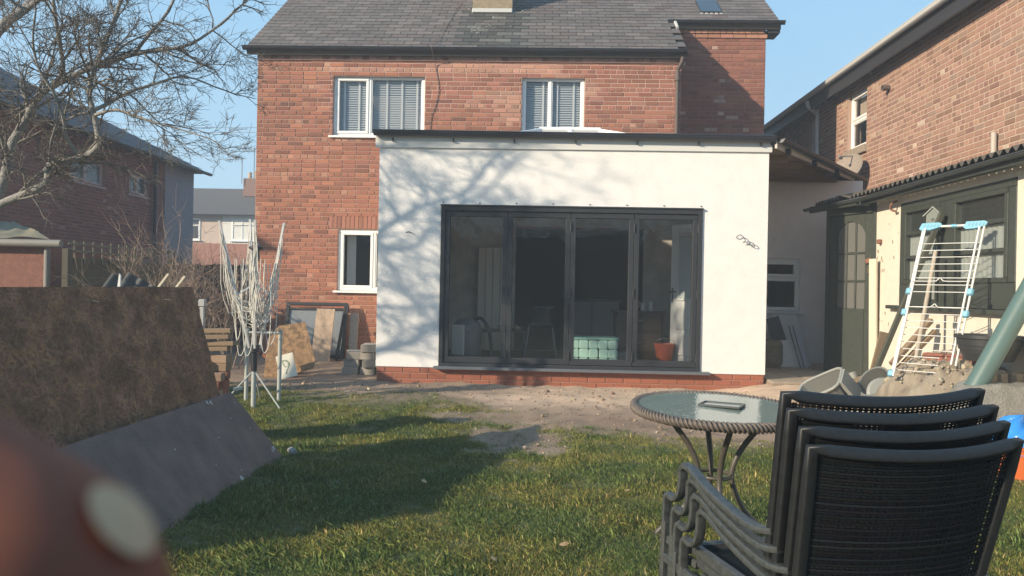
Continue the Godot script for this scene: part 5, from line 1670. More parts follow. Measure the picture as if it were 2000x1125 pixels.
func build_left_garden() -> void:
	rng.seed = 112
	# low painted brick outhouse with mossy roof
	var G := thing("brick_outhouse", V(-8.5, 0, -11), "low dull red outhouse with mossy roof and grey gutter beside the fence", "outhouse")
	var b := MB.new()
	b.bx(-11.5, -6.92, 0, 1.68, -12.8, -11.0)
	part(G, "wall", b, mat("red_paint", 0.25, 0.11, 0.078, 0.9, {"tex": "mottle", "nrm": "rough_n", "s": 1.4}), true)
	b = MB.new()
	b.grid(60, 20, func(i: int, j: int):
		var t := j / 20.0
		var x := -11.6 + (4.85 - 1.7 * t) * i / 60.0
		return V(x, 1.80 + 0.32 * t + 0.05 * (-x - 7.0) * 0.4 + 0.018 * sin(x * 70.0) + 0.012 * noise_b.get_noise_2d(x * 400, t * 900), -10.86 - 1.8 * t))
	part(G, "roof_sheet", b, mat("mossy_roof", 0.27, 0.235, 0.155, 0.95, {"tex": "grain", "nrm": "rough_n", "s": 2.5}), true)
	b = MB.new(); b.tube([V(-11.5, 1.75, -10.88), V(-6.62, 1.73, -10.88)], [0.055], 10); part(G, "gutter", b, mat("grey_gutter", 0.20, 0.19, 0.17, 0.7), true)
	b = MB.new(); b.tube([V(-6.86, 1.72, -10.95), V(-6.86, 0, -10.95)], [0.04], 8); part(G, "downpipe", b, mat("grey_gutter"), true)
	# fence of horizontal boards with a trellis top
	var F := thing("wooden_fence", V(-6.4, 0, -12), "weathered green-brown board fence with short trellis battens on top", "fence")
	var fw := mat("fence_wood", 1, 1, 1, 0.9, {"vc": true, "tex": "grain", "nrm": "rough_n", "s": 1.6, "sy": 3.0})
	for i in 12:
		for p in 2:
			b = MB.new()
			var k := rng.randf_range(0.8, 1.15)
			var z1 := -10.7 - 1.55 * p
			b.box(at(V(-6.4 + 0.01 * (i % 2), 0.10 + 0.125 * i, z1 - 0.76), 0, 0, rng.randf_range(-0.03, 0.03)), V(0.018, 0.13, 1.52), Color(0.105 * k, 0.10 * k, 0.058 * k), 0.003)
			part(F, "board", b, fw, true)
	for i in 3:
		b = MB.new(); b.bx(-6.44, -6.35, 0, 1.66, -10.68 - 1.55 * i, -10.60 - 1.55 * i, Color(0.10, 0.09, 0.06), 0.006); part(F, "post", b, fw, true)
	for i in 14:
		b = MB.new(); b.box(at(V(-6.37, 1.62, -10.78 - 0.232 * i), rng.randf_range(-0.05, 0.05), rng.randf_range(-0.04, 0.04)), V(0.018, 0.30 + rng.randf() * 0.03, 0.035), Color(0.19, 0.17, 0.12), 0.003); part(F, "trellis_batten", b, fw, true)
	for y in [1.62, 1.715]:
		b = MB.new(); b.bx(-6.395, -6.382, y, y + 0.03, -13.85, -10.66, Color(0.20, 0.19, 0.13), 0.003); part(F, "trellis_rail", b, fw, true)
	# dark thicket behind the fence end, up to the house corner
	var cols := [Color(0.20, 0.14, 0.11), Color(0.16, 0.11, 0.09), Color(0.15, 0.105, 0.085), Color(0.15, 0.11, 0.09)]
	var hb := MB.new()
	for i in 75:
		var z := rng.randf_range(-17.5, -14.6)
		var x := rng.randf_range(-8.4, -4.95)
		var h := rng.randf_range(0.8, 1.25)
		twigs(hb, V(x, gy(x, z), z), V(rng.randf_range(-0.3, 0.3), 1, rng.randf_range(-0.3, 0.3)), h, 0.014, 3, V(0, 0.2, 0), cols)
	var hg := part(self, "hedge", hb, mat("thicket", 1, 1, 1, 0.95, {"vc": true}))
	tag(hg, "dense brown leafless hedge filling the gap beside the house", "hedge")
	hg.set_meta("kind", "stuff")
	# dark boarded fence closing the gap
	var B := thing("boundary_fence", V(-6.5, 0, -17.8), "dark brown boarded fence behind the leafless hedge", "fence")
	for i in 34:
		b = MB.new(); b.bx(-9.0 + 0.125 * i, -8.88 + 0.125 * i, 0, 1.62 + rng.randf() * 0.03, -17.82, -17.80, Color(0.10, 0.075, 0.055) * rng.randf_range(0.8, 1.2), 0.003); part(B, "board", b, fw, true)
	for y in [0.4, 1.3]:
		b = MB.new(); b.bx(-9.0, -4.75, y, y + 0.08, -17.86, -17.825, Color(0.1, 0.08, 0.06)); part(B, "rail", b, fw, true)
	# bare shrubs in front of it
	var sp := [[-5.15, -11.2, 1.9], [-4.75, -10.9, 1.6], [-4.95, -10.5, 1.5], [-4.45, -11.5, 1.5]]
	for i in sp.size():
		var s: Array = sp[i]
		var sb := MB.new()
		for k in 6:
			twigs(sb, V(rng.randf_range(-0.1, 0.1), gy(s[0], s[1]) - 0.02, rng.randf_range(-0.1, 0.1)), V(rng.randf_range(-0.35, 0.35), 1, rng.randf_range(-0.3, 0.3)), s[2] * rng.randf_range(0.6, 0.9), 0.011, 3 if k < 3 else 2, V(0, 0.35, 0), [Color(0.30, 0.22, 0.17), Color(0.26, 0.19, 0.15), Color(0.27, 0.2, 0.16), Color(0.3, 0.24, 0.19)])
		var o := single("bare_shrub", sb, mat("shrub_bark", 1, 1, 1, 0.9, {"vc": true}), "leafless twiggy shrub growing behind the brown boards", "shrub", "bare shrubs by the fence")
		o.position = V(s[0], 0, s[1])
	# dark corrugated sheets and a pale offcut propped behind the boards
	for q in [[-4.05, -8.3, 0.95, 0], [-3.86, -8.15, 0.80, 1], [-3.98, -8.0, 0.86, 2]]:
		b = MB.new()
		b.grid(24, 4, func(i: int, j: int): return V(-0.42 + 0.84 * i / 24.0, 1.5 * j / 4.0, 0.02 * sin(i * 1.6)))
		var o := single("corrugated_sheet", b, mat("dark_sheet", 0.045, 0.05, 0.055, 0.6, {"tex": "mottle"}), "dark corrugated plastic sheet propped behind the brown boards", "sheet", "dark sheets behind the boards")
		o.position = V(q[0] - 0.85, -0.14, q[1]); o.rotation = V(-0.25, 0.2 + 0.1 * q[3], -q[2] * 0.62)
	b = MB.new(); b.prism(PackedVector2Array([Vector2(0, 0), Vector2(0.14, 0), Vector2(0.17, 1.34), Vector2(0.155, 1.36)]), 0.02)
	var pale := single("plastic_offcut", b, mat("pale_plastic", 0.62, 0.62, 0.60, 0.6), "pale pointed offcut standing up behind the brown boards", "offcut")
	pale.position = V(-4.42, -0.05, -8.0)
	for q in [[-4.02, -7.85, 0.6], [-3.9, -7.9, 0.62]]:
		b = MB.new(); b.bx(-0.012, 0.012, 0, 1.75, -0.008, 0.008, Color.WHITE, 0.003)
		var o := single("thin_lath", b, mat("pale_lath", 0.50, 0.44, 0.34, 0.8), "thin pale lath leaning over the dark corrugated sheets", "lath", "laths on the dark sheets")
		o.position = V(q[0] - 0.72, -0.12, q[1]); o.rotation = V(-0.1, 0, -q[2])
	b = MB.new(); b.bx(-0.025, 0.025, 0, 1.02, -0.02, 0.02, Color.WHITE, 0.006); b.bx(-0.035, 0.035, 0.95, 1.03, -0.025, 0.03, Color.WHITE, 0.006)
	var o2 := single("marker_post", b, mat("grey_post", 0.36, 0.36, 0.35, 0.8), "short grey post with a square cap behind the boards", "post")
	o2.position = V(-3.72, 0.02, -8.75)

func flake_texture() -> Texture2D:
	var im := Image.create(512, 512, false, Image.FORMAT_RGB8)
	im.fill(Color(0.74, 0.68, 0.60))
	var g := RandomNumberGenerator.new()
	g.seed = 21
	for i in 5200:
		var cx := g.randf() * 512; var cy := g.randf() * 512
		var a := g.randf() * PI
		var l := g.randf_range(8, 30); var w := g.randf_range(2.0, 6.0)
		var k := g.randf_range(0.80, 1.0)
		var col := Color(k, k * g.randf_range(0.90, 0.98), k * g.randf_range(0.80, 0.95))
		var ca := cos(a); var sa := sin(a)
		for u in range(int(-l * 0.5), int(l * 0.5)):
			for v in range(int(-w * 0.5), int(w * 0.5) + 1):
				im.set_pixel(posmod(int(cx + u * ca - v * sa), 512), posmod(int(cy + u * sa + v * ca), 512), col)
	# damp stains and faded areas
	var f := FastNoiseLite.new()
	f.seed = 8; f.frequency = 0.012; f.fractal_octaves = 4
	for y in 512:
		for x in 512:
			# blend towards the far edge so that the tile repeats without a seam
			var bx := x / 511.0; var by := y / 511.0
			var n0 := lerpf(lerpf(f.get_noise_2d(x, y), f.get_noise_2d(x - 512, y), bx), lerpf(f.get_noise_2d(x, y - 512), f.get_noise_2d(x - 512, y - 512), bx), by)
			var q := clampf(0.88 + 0.38 * n0, 0.6, 1.0)
			var c := im.get_pixel(x, y)
			im.set_pixel(x, y, Color(c.r * q, c.g * q, c.b * q))
	return ImageTexture.create_from_image(im)

func build_boards() -> void:
	rng.seed = 113
	texs["flake"] = flake_texture()
	# strand board standing on its long edge along the lawn, leaning away from it
	var A := thing("strand_board", V(-2.2, -0.12, -4.8), "big weathered brown strand board leaning along the lawn edge", "board")
	var t0 := V(-2.61, 1.20, -5.95); var b0 := V(-2.26, -0.13, -6.0)
	var al := V(-0.206, -0.005, 1).normalized() * 3.1
	var nrm := (t0 - b0).cross(al).normalized()
	if nrm.x < 0: nrm = -nrm
	var b := MB.new()
	var n := 40; var m := 14
	var f := func(i: int, j: int, off: float):
		var u: float = i / float(n); var v: float = j / float(m)
		var p := b0 + (t0 - b0) * v + al * u
		return p + nrm * (off + 0.012 * sin(u * 5.0 + 0.5) * v + 0.006 * noise.get_noise_2d(u * 300, v * 300))
	b.grid(n, m, func(i: int, j: int): return f.call(n - i, j, 0.0))
	b.grid(n, m, func(i: int, j: int): return f.call(i, j, -0.018))
	for i in n:
		b.quad(f.call(i + 1, m, 0.0), f.call(i, m, 0.0), f.call(i, m, -0.018), f.call(i + 1, m, -0.018))
	for j in m:
		b.quad(f.call(0, j, 0.0), f.call(0, j, -0.018), f.call(0, j + 1, -0.018), f.call(0, j + 1, 0.0))
	var om := mat("strand", 0.37, 0.215, 0.135, 0.85, {"tex": "flake", "nrm": "rough_n", "s": 0.75, "ns": 0.4})
	part(A, "panel", b, om, true)
	for q in [[0.34, 0.965, 0.05], [0.10, 0.975, 0.06]]:
		b = MB.new()
		var p: Vector3 = f.call(int(q[0] * n), m - 1, 0.004)
		b.bar(p + al * 0.0, p + al.normalized() * q[2] + V(0, 0.008, 0), 0.010, 0.004, Color.WHITE, 0.001)
		part(A, "splinter", b, mat("splinter", 0.62, 0.55, 0.44, 0.8), true)
	# props that hold it up
	for q in [-5.6, -4.2]:
		var dx: float = -0.206 * (q + 5.95)
		b = MB.new(); b.bar(V(-2.80 + dx, 1.00, q), V(-3.35 + dx, -0.1, q - 0.1), 0.045, 0.07, Color.WHITE, 0.004); part(A, "prop", b, mat("raw_timber"), true)
	# darker faced board leaning at its foot
	var B := thing("faced_board", V(-2.1, -0.12, -4.9), "dark purple-brown faced board slanting at the foot of the strand board", "board")
	var p0 := V(-1.98, -0.115, -6.22); var p1 := V(-2.36, 0.40, -6.10)
	var al2 := V(-0.01, 0.0, 1).normalized() * 2.44
	var n2 := (p1 - p0).cross(al2).normalized()
	if n2.x < 0: n2 = -n2
	b = MB.new()
	var g := func(i: int, j: int, off: float):
		var u: float = i / 30.0; var v: float = j / 8.0
		return p0 + (p1 - p0) * v + al2 * u + n2 * (off + 0.004 * noise.get_noise_2d(u * 500, v * 300))
	b.grid(30, 8, func(i: int, j: int): return g.call(30 - i, j, 0.0))
	b.grid(30, 8, func(i: int, j: int): return g.call(i, j, -0.018))
	for i in 30:
		b.quad(g.call(i + 1, 8, 0.0), g.call(i, 8, 0.0), g.call(i, 8, -0.018), g.call(i + 1, 8, -0.018))
	for j in 8:
		b.quad(g.call(0, j, 0.0), g.call(0, j, -0.018), g.call(0, j + 1, -0.018), g.call(0, j + 1, 0.0))
	part(B, "panel", b, mat("faced", 0.175, 0.118, 0.098, 0.7, {"tex": "smear", "nrm": "rough_n", "s": 1.2, "ns": 0.4}), true)
	# dried splashes and worn edge
	b = MB.new()
	for q in [[0.02, 0.16, 0.022], [0.035, 0.14, 0.012], [0.33, 0.03, 0.02], [0.30, 0.12, 0.006], [0.06, 0.5, 0.006], [0.13, 0.7, 0.005], [0.03, 0.85, 0.009], [0.17, 0.95, 0.012], [0.19, 0.965, 0.016], [0.52, 0.62, 0.006], [0.28, 0.55, 0.006], [0.4, 0.3, 0.005]]:
		var c: Vector3 = p0 + (p1 - p0) * q[1] + al2 * q[0] + n2 * 0.003
		var up := (p1 - p0).normalized()
		var pts := PackedVector2Array()
		for k in 8:
			var r: float = q[2] * 1.5 * rng.randf_range(0.4, 1.2)
			pts.append(Vector2(r * cos(k * TAU / 8) * 0.8, r * sin(k * TAU / 8)))
		b.prism(pts, 0.003, Transform3D(Basis(up.cross(n2), up, n2), c))
	part(B, "splash", b, mat("plaster_splash", 0.40, 0.38, 0.36, 0.95), true).set_meta("kind", "stuff")
	b = MB.new()
	b.box(at(V(-1.93, -0.08, -6.28), 0.6, 0.1, 0.4), V(0.05, 0.035, 0.11), Color.WHITE, 0.008)
	single("broken_brick", b, mat("grey_stone", 0.26, 0.25, 0.24, 0.95, {"tex": "mottle", "s": 4.0}), "small grey stone lying at the corner of the slanting board", "stone")
	b = MB.new(); b.box(at(V(-2.32, 0.42, -6.14), 0.3, 0, 0.2), V(0.07, 0.025, 0.05), Color.WHITE, 0.006)
	single("wood_scrap", b, mat("pale_lath"), "small pale wood scrap on the top edge of the slanting board", "scrap")

func build_rotary() -> void:
	rng.seed = 114
	var c := V(-2.97, 0, -8.3)
	var y0 := gy(c.x, c.z)
	var R := thing("rotary_clothes_line", V(c.x, y0, c.z), "folded rotary clothes line with loops of white cord on the grass", "clothes line")
	var al := mat("aluminium", 0.52, 0.52, 0.51, 0.42, {"metal": 0.35})
	var blk := mat("black_plastic")
	var b := MB.new()
	b.tube([V(0, 0.0, 0), V(0, 0.46, 0)], [0.026], 12); part(R, "ground_tube", b, mat("green_grey_tube", 0.36, 0.38, 0.36, 0.5))
	b = MB.new(); b.tube([V(0, 0.40, 0), V(0.0, 1.72, 0)], [0.020], 12); part(R, "pole", b, al)
	b = MB.new(); b.lathe([Vector2(0.02, -0.10), Vector2(0.03, -0.10), Vector2(0.036, 0.08), Vector2(0.02, 0.10)], 14, at(V(0, 0.48, 0))); part(R, "socket", b, blk)
	b = MB.new(); b.lathe([Vector2(0.02, -0.09), Vector2(0.034, -0.08), Vector2(0.034, 0.02), Vector2(0.075, 0.04), Vector2(0.075, 0.06), Vector2(0.02, 0.08)], 14, at(V(0, 1.62, 0))); part(R, "top_hub", b, blk)
	b = MB.new(); b.lathe([Vector2(0.02, -0.04), Vector2(0.05, -0.04), Vector2(0.05, 0.04), Vector2(0.02, 0.04)], 14, at(V(0, 0.62, 0))); part(R, "lower_hub", b, blk)
	var tips := [V(-0.36, 1.94, 0.10), V(-0.13, 1.98, -0.16), V(0.04, 1.95, 0.16), V(0.27, 1.94, -0.06)]
	var foot := [V(-0.05, 0.62, 0.01), V(-0.01, 0.62, -0.05), V(0.02, 0.62, 0.05), V(0.05, 0.62, -0.01)]
	for i in 4:
		b = MB.new(); b.bar(foot[i], tips[i], 0.026, 0.020, Color.WHITE, 0.003, V(0, 0, 1)); part(R, "arm", b, al)
		b = MB.new(); b.bar(foot[i].lerp(tips[i], 0.42), V(0, 1.25, 0).lerp(tips[i], 0.05), 0.016, 0.012, Color.WHITE, 0.002, V(0, 0, 1)); part(R, "strut", b, al)
	# cords sagging between neighbouring arms
	var cord := mat("white_cord", 0.64, 0.61, 0.55, 0.7)
	for i in 4:
		var j := (i + 1) % 4
		b = MB.new()
		for k in 9:
			var s := 0.98 - 0.075 * k
			var a: Vector3 = foot[i].lerp(tips[i], s)
			var e: Vector3 = foot[j].lerp(tips[j], s)
			var sag := (0.95 - 0.05 * k) * rng.randf_range(0.75, 1.1) * lerpf(1.0, 0.55, k / 8.0)
			var pts := []
			for q in 13:
				var u := q / 12.0
				var p := a.lerp(e, u)
				p.y -= sag * (1.0 - pow(absf(2.0 * u - 1.0), 2.6))
				p += V(0.012 * sin(q * 1.9 + k), 0, 0.02 * sin(q * 1.3 + k * 2.0)) + V((p.x) * 0.10, 0, p.z * 0.3) * sin(u * PI)
				p.y = maxf(p.y, 0.12)
				pts.append(p)
			b.tube(pts, [0.0045], 5, Color.WHITE, false)
		part(R, "cord", b, cord)
	# loose hank hanging at the middle
	b = MB.new()
	for k in 9:
		var x := rng.randf_range(-0.30, 0.18)
		var w := rng.randf_range(0.05, 0.14)
		var lo := rng.randf_range(0.45, 0.95)
		var zz := rng.randf_range(-0.1, 0.12)
		b.tube(curve([V(x, 1.55, zz), V(x - 0.01, 1.1, zz), V(x + w * 0.2, lo + 0.1, zz), V(x + w * 0.5, lo, zz), V(x + w * 0.9, lo + 0.12, zz), V(x + w, 1.1, zz), V(x + w * 0.8, 1.5, zz)], 4), [0.0045], 5, Color.WHITE, false)
	part(R, "loose_cord", b, cord)
	for i in 3:
		b = MB.new()
		var a := [2.7, 0.35, 4.6][i] as float
		var p := V(cos(a) * 0.34, 0.015, sin(a) * 0.34)
		b.tube([V(cos(a) * 0.03, 0.36, sin(a) * 0.03), p], [0.009], 8); part(R, "leg", b, mat("green_grey_tube"))
	# a second, smaller airing stand with two straight legs beside the pole
	var S := thing("line_prop", V(-3.16, gy(-3.16, -8.6), -8.6), "pair of grey metal props standing behind the folded clothes line", "prop")
	for q in [0.0, 0.36]:
		b = MB.new(); b.tube([V(q, 0, 0), V(q + 0.01, 0.78, 0.02)], [0.022], 10); part(S, "post", b, mat("green_grey_tube"))
	b = MB.new(); b.tube([V(0.0, 0.74, 0.02), V(0.37, 0.74, 0.02)], [0.014], 8); part(S, "cross_bar", b, mat("green_grey_tube"))

func build_stacks() -> void:
	rng.seed = 115
	# loose stack of reclaimed bricks and timber behind the boards
	var bm := mat("old_brick", 1, 1, 1, 0.95, {"vc": true, "tex": "grain", "nrm": "fine_n", "s": 2.5})
	var n := 0
	for r in 11:
		for q in 3:
			for d in 2:
				if r > 7 and rng.randf() < 0.3: continue
				var b := MB.new()
				b.box(at(V(0, 0.034, 0), rng.randf_range(-0.2, 0.2)), V(0.215, 0.066, 0.103), varied(Color(0.30, 0.13, 0.085) if rng.randf() < 0.7 else Color(0.36, 0.24, 0.17), 0.2), 0.006)
				var o := single("loose_brick", b, bm, "reclaimed red brick in the untidy stack behind the strand board", "brick", "reclaimed bricks behind the strand board")
				o.position = V(-3.18 + 0.235 * q + rng.randf_range(-0.025, 0.025), gy(-3.0, -6.6) + 0.069 * r - 0.005, -6.66 + 0.13 * d + rng.randf_range(-0.015, 0.015))
	for q in [[-2.94, 0.70, -6.60, 0.05], [-2.89, 0.745, -6.64, -0.04], [-2.93, 0.80, -6.58, 0.08], [-2.92, 0.85, -6.62, 0.02]]:
		var b := MB.new()
		b.box(at(V(0, 0, 0), q[3], 0, 0.03), V(0.72, 0.035, 0.09), Color.WHITE, 0.004)
		var o := single("timber_offcut", b, mat("grey_timber", 0.27, 0.19, 0.12, 0.9, {"tex": "grain", "s": 2.0}), "short grey-brown timber offcut lying on the stack of bricks", "timber", "timber offcuts on the bricks")
		o.position = V(q[0], q[1] - 0.02, q[2])
	var hp := MB.new()
	for i in 26:
		hp.box(at(V(rng.randfn() * 0.16, 0.03 + absf(rng.randfn()) * 0.03 + 0.30 * rng.randf() * (1.0 if i > 8 else 0.2), rng.randfn() * 0.10), rng.randf() * TAU, rng.randf_range(-0.5, 0.5), rng.randf_range(-0.5, 0.5)), V(rng.randf_range(0.08, 0.2), 0.06, 0.10), varied(Color(0.36, 0.15, 0.095), 0.25), 0.008)
	var h := single("brick_rubble", hp, bm, "heap of broken red brick behind the chipboard panel", "rubble")
	h.set_meta("kind", "stuff")
	h.position = V(-3.42, 0.0, -11.0)
	# chipboard panel with clipped corner leaning back
	var b := MB.new()
	b.prism(PackedVector2Array([Vector2(-0.30, 0), Vector2(-0.10, -0.0), Vector2(0.32, 0.16), Vector2(0.34, 0.26), Vector2(0.14, 0.78), Vector2(-0.20, 0.70), Vector2(-0.32, 0.50)]), 0.018)
	var o := single("chipboard_panel", b, mat("chipboard", 0.46, 0.32, 0.20, 0.85, {"tex": "flake", "s": 1.6, "world": false}), "light brown chipboard panel with clipped corners leaning on bricks", "board")
	o.position = V(-3.30, gy(-3.3, -10.3) - 0.01, -10.45); o.rotation = V(-0.28, 0.10, -0.05)
	# white tile with a green printed plant
	var im := Image.create(128, 160, false, Image.FORMAT_RGB8)
	im.fill(Color(0.86, 0.83, 0.76))
	var g := RandomNumberGenerator.new(); g.seed = 5
	for i in 2200:
		var t := g.randf()
		var x := 70.0 + 18.0 * sin(t * 5.0) + g.randfn() * 3.0
		var y := 40.0 + 95.0 * t
		if g.randf() < 0.45:
			var a := [0.0, 1.1, 2.2][g.randi() % 3] as float
			x = 62.0 + 20.0 * cos(a + t * 4.0) + g.randfn() * 3.5; y = 62.0 + 26.0 * sin(a + t * 5.0)
		im.set_pixel(clampi(int(x), 0, 127), clampi(int(y), 0, 159), Color(0.22, 0.36, 0.24))
	var pm := StandardMaterial3D.new()
	pm.albedo_texture = ImageTexture.create_from_image(im); pm.roughness = 0.3; pm.resource_name = "printed_tile"
	var T := thing("printed_tile", V(-3.20, 0.0, -10.25), "white tile with green plant print leaning on the chipboard panel", "tile")
	T.rotation = V(-0.30, 0.12, 0.28)
	b = MB.new(); b.bx(-0.11, 0.11, 0.03, 0.35, -0.012, 0, Color.WHITE, 0.003); part(T, "tile_body", b, mat("tile_white", 0.70, 0.66, 0.58, 0.35))
	var face := ArrayMesh.new(); var arr := []; arr.resize(Mesh.ARRAY_MAX)
	arr[Mesh.ARRAY_VERTEX] = PackedVector3Array([V(-0.105, 0.035, 0.0015), V(-0.105, 0.345, 0.0015), V(0.105, 0.345, 0.0015), V(0.105, 0.035, 0.0015)])
	arr[Mesh.ARRAY_NORMAL] = PackedVector3Array([Vector3.BACK, Vector3.BACK, Vector3.BACK, Vector3.BACK])
	arr[Mesh.ARRAY_TEX_UV] = PackedVector2Array([Vector2(0, 1), Vector2(0, 0), Vector2(1, 0), Vector2(1, 1)])
	arr[Mesh.ARRAY_INDEX] = PackedInt32Array([0, 1, 2, 0, 2, 3])
	face.add_surface_from_arrays(Mesh.PRIMITIVE_TRIANGLES, arr); face.surface_set_material(0, pm)
	inst(T, "printed_face", face, Transform3D())
	# plank, framed panel and slab against the house wall
	b = MB.new(); b.bx(-0.15, 0.15, 0, 0.88, -0.022, 0, Color.WHITE, 0.003)
	o = single("scaffold_plank", b, mat("plank_wood", 0.50, 0.37, 0.27, 0.85, {"tex": "mottle", "nrm": "fine_n", "s": 1.2, "ns": 0.4}), "wide pale plank leaning on the black framed panel", "plank"); o.position = V(-3.50, 0.0, -12.75); o.rotation = V(-0.28, 0.0, -0.02)
	var F := thing("framed_panel", V(-3.75, 0.02, -13.25), "black framed window panel propped against the brick wall", "window frame"); F.rotation.x = -0.2
	b = MB.new(); b.bx(-0.52, 0.52, 0.88, 0.93, -0.04, 0.02, Color.WHITE, 0.004); b.bx(-0.50, 0.50, 0.80, 0.835, -0.03, 0.01, Color.WHITE, 0.004); b.bx(-0.52, 0.52, 0, 0.05, -0.04, 0.02, Color.WHITE, 0.004); b.bx(-0.52, -0.46, 0.05, 0.88, -0.04, 0.019, Color.WHITE, 0.004); b.bx(0.46, 0.52, 0.05, 0.88, -0.04, 0.019, Color.WHITE, 0.004); part(F, "frame", b, mat("anthracite"))
	b = MB.new(); b.bx(-0.46, 0.46, 0.05, 0.80, -0.02, -0.012); part(F, "pane", b, mat("grey_pane", 0.20, 0.22, 0.24, 0.2))
	for q in [[-3.30, -13.0, 0.10], [-3.22, -12.98, 0.06]]:
		b = MB.new(); b.bx(-0.018, 0.018, 0, 0.92, -0.03, 0.03, Color.WHITE, 0.004)
		o = single("frame_bar", b, mat("anthracite"), "dark metal frame bar standing on end by the framed panel", "bar", "dark bars by the panel"); o.position = V(q[0], 0.01, q[1]); o.rotation = V(-0.22, 0, -q[2])
	b = MB.new(); b.bx(-0.07, 0.07, 0, 0.78, -0.02, 0.02, Color.WHITE, 0.006)
	o = single("concrete_lintel", b, mat("concrete", 0.33, 0.31, 0.28, 0.95, {"tex": "mottle", "nrm": "rough_n", "s": 3.0}), "narrow grey concrete lintel standing against the brick wall", "lintel"); o.position = V(-3.06, 0.01, -13.1); o.rotation = V(-0.22, 0, 0.02)
	b = MB.new(); b.prism(PackedVector2Array([Vector2(-0.22, 0), Vector2(0.2, 0), Vector2(0.22, 0.10), Vector2(-0.2, 0.22)]), 0.03)
	o = single("timber_wedge", b, mat("raw_timber"), "pale timber wedge lying between lintel and concrete blocks", "timber"); o.position = V(-2.78, 0.01, -12.6); o.rotation.x = -0.3
	# concrete blocks by the extension corner
	for q in [[-2.60, 0.0, -11.15, 0.05, "bottom course, away from"], [-2.34, 0.0, -11.2, -0.1, "bottom course, beside"], [-2.56, 0.105, -11.2, -0.12, "second course, away from"], [-2.34, 0.105, -11.16, 0.12, "second course, beside"], [-2.58, 0.21, -11.18, 0.25, "third course, away from"], [-2.36, 0.21, -11.2, -0.05, "third course, beside"], [-2.36, 0.315, -11.18, 0.08, "topmost of the stack beside"]]:
		b = MB.new(); b.bx(-0.105, 0.105, 0, 0.10, -0.21, 0.21, Color.WHITE, 0.004)
		o = single("concrete_block", b, mat("block_grey", 0.36, 0.33, 0.29, 0.95, {"tex": "grain", "nrm": "rough_n", "s": 3.0}), "grey concrete block, %s the white extension corner" % q[4], "block", "concrete blocks by the extension"); o.position = V(q[0], q[1] + 0.005, q[2]); o.rotation.y = q[3]

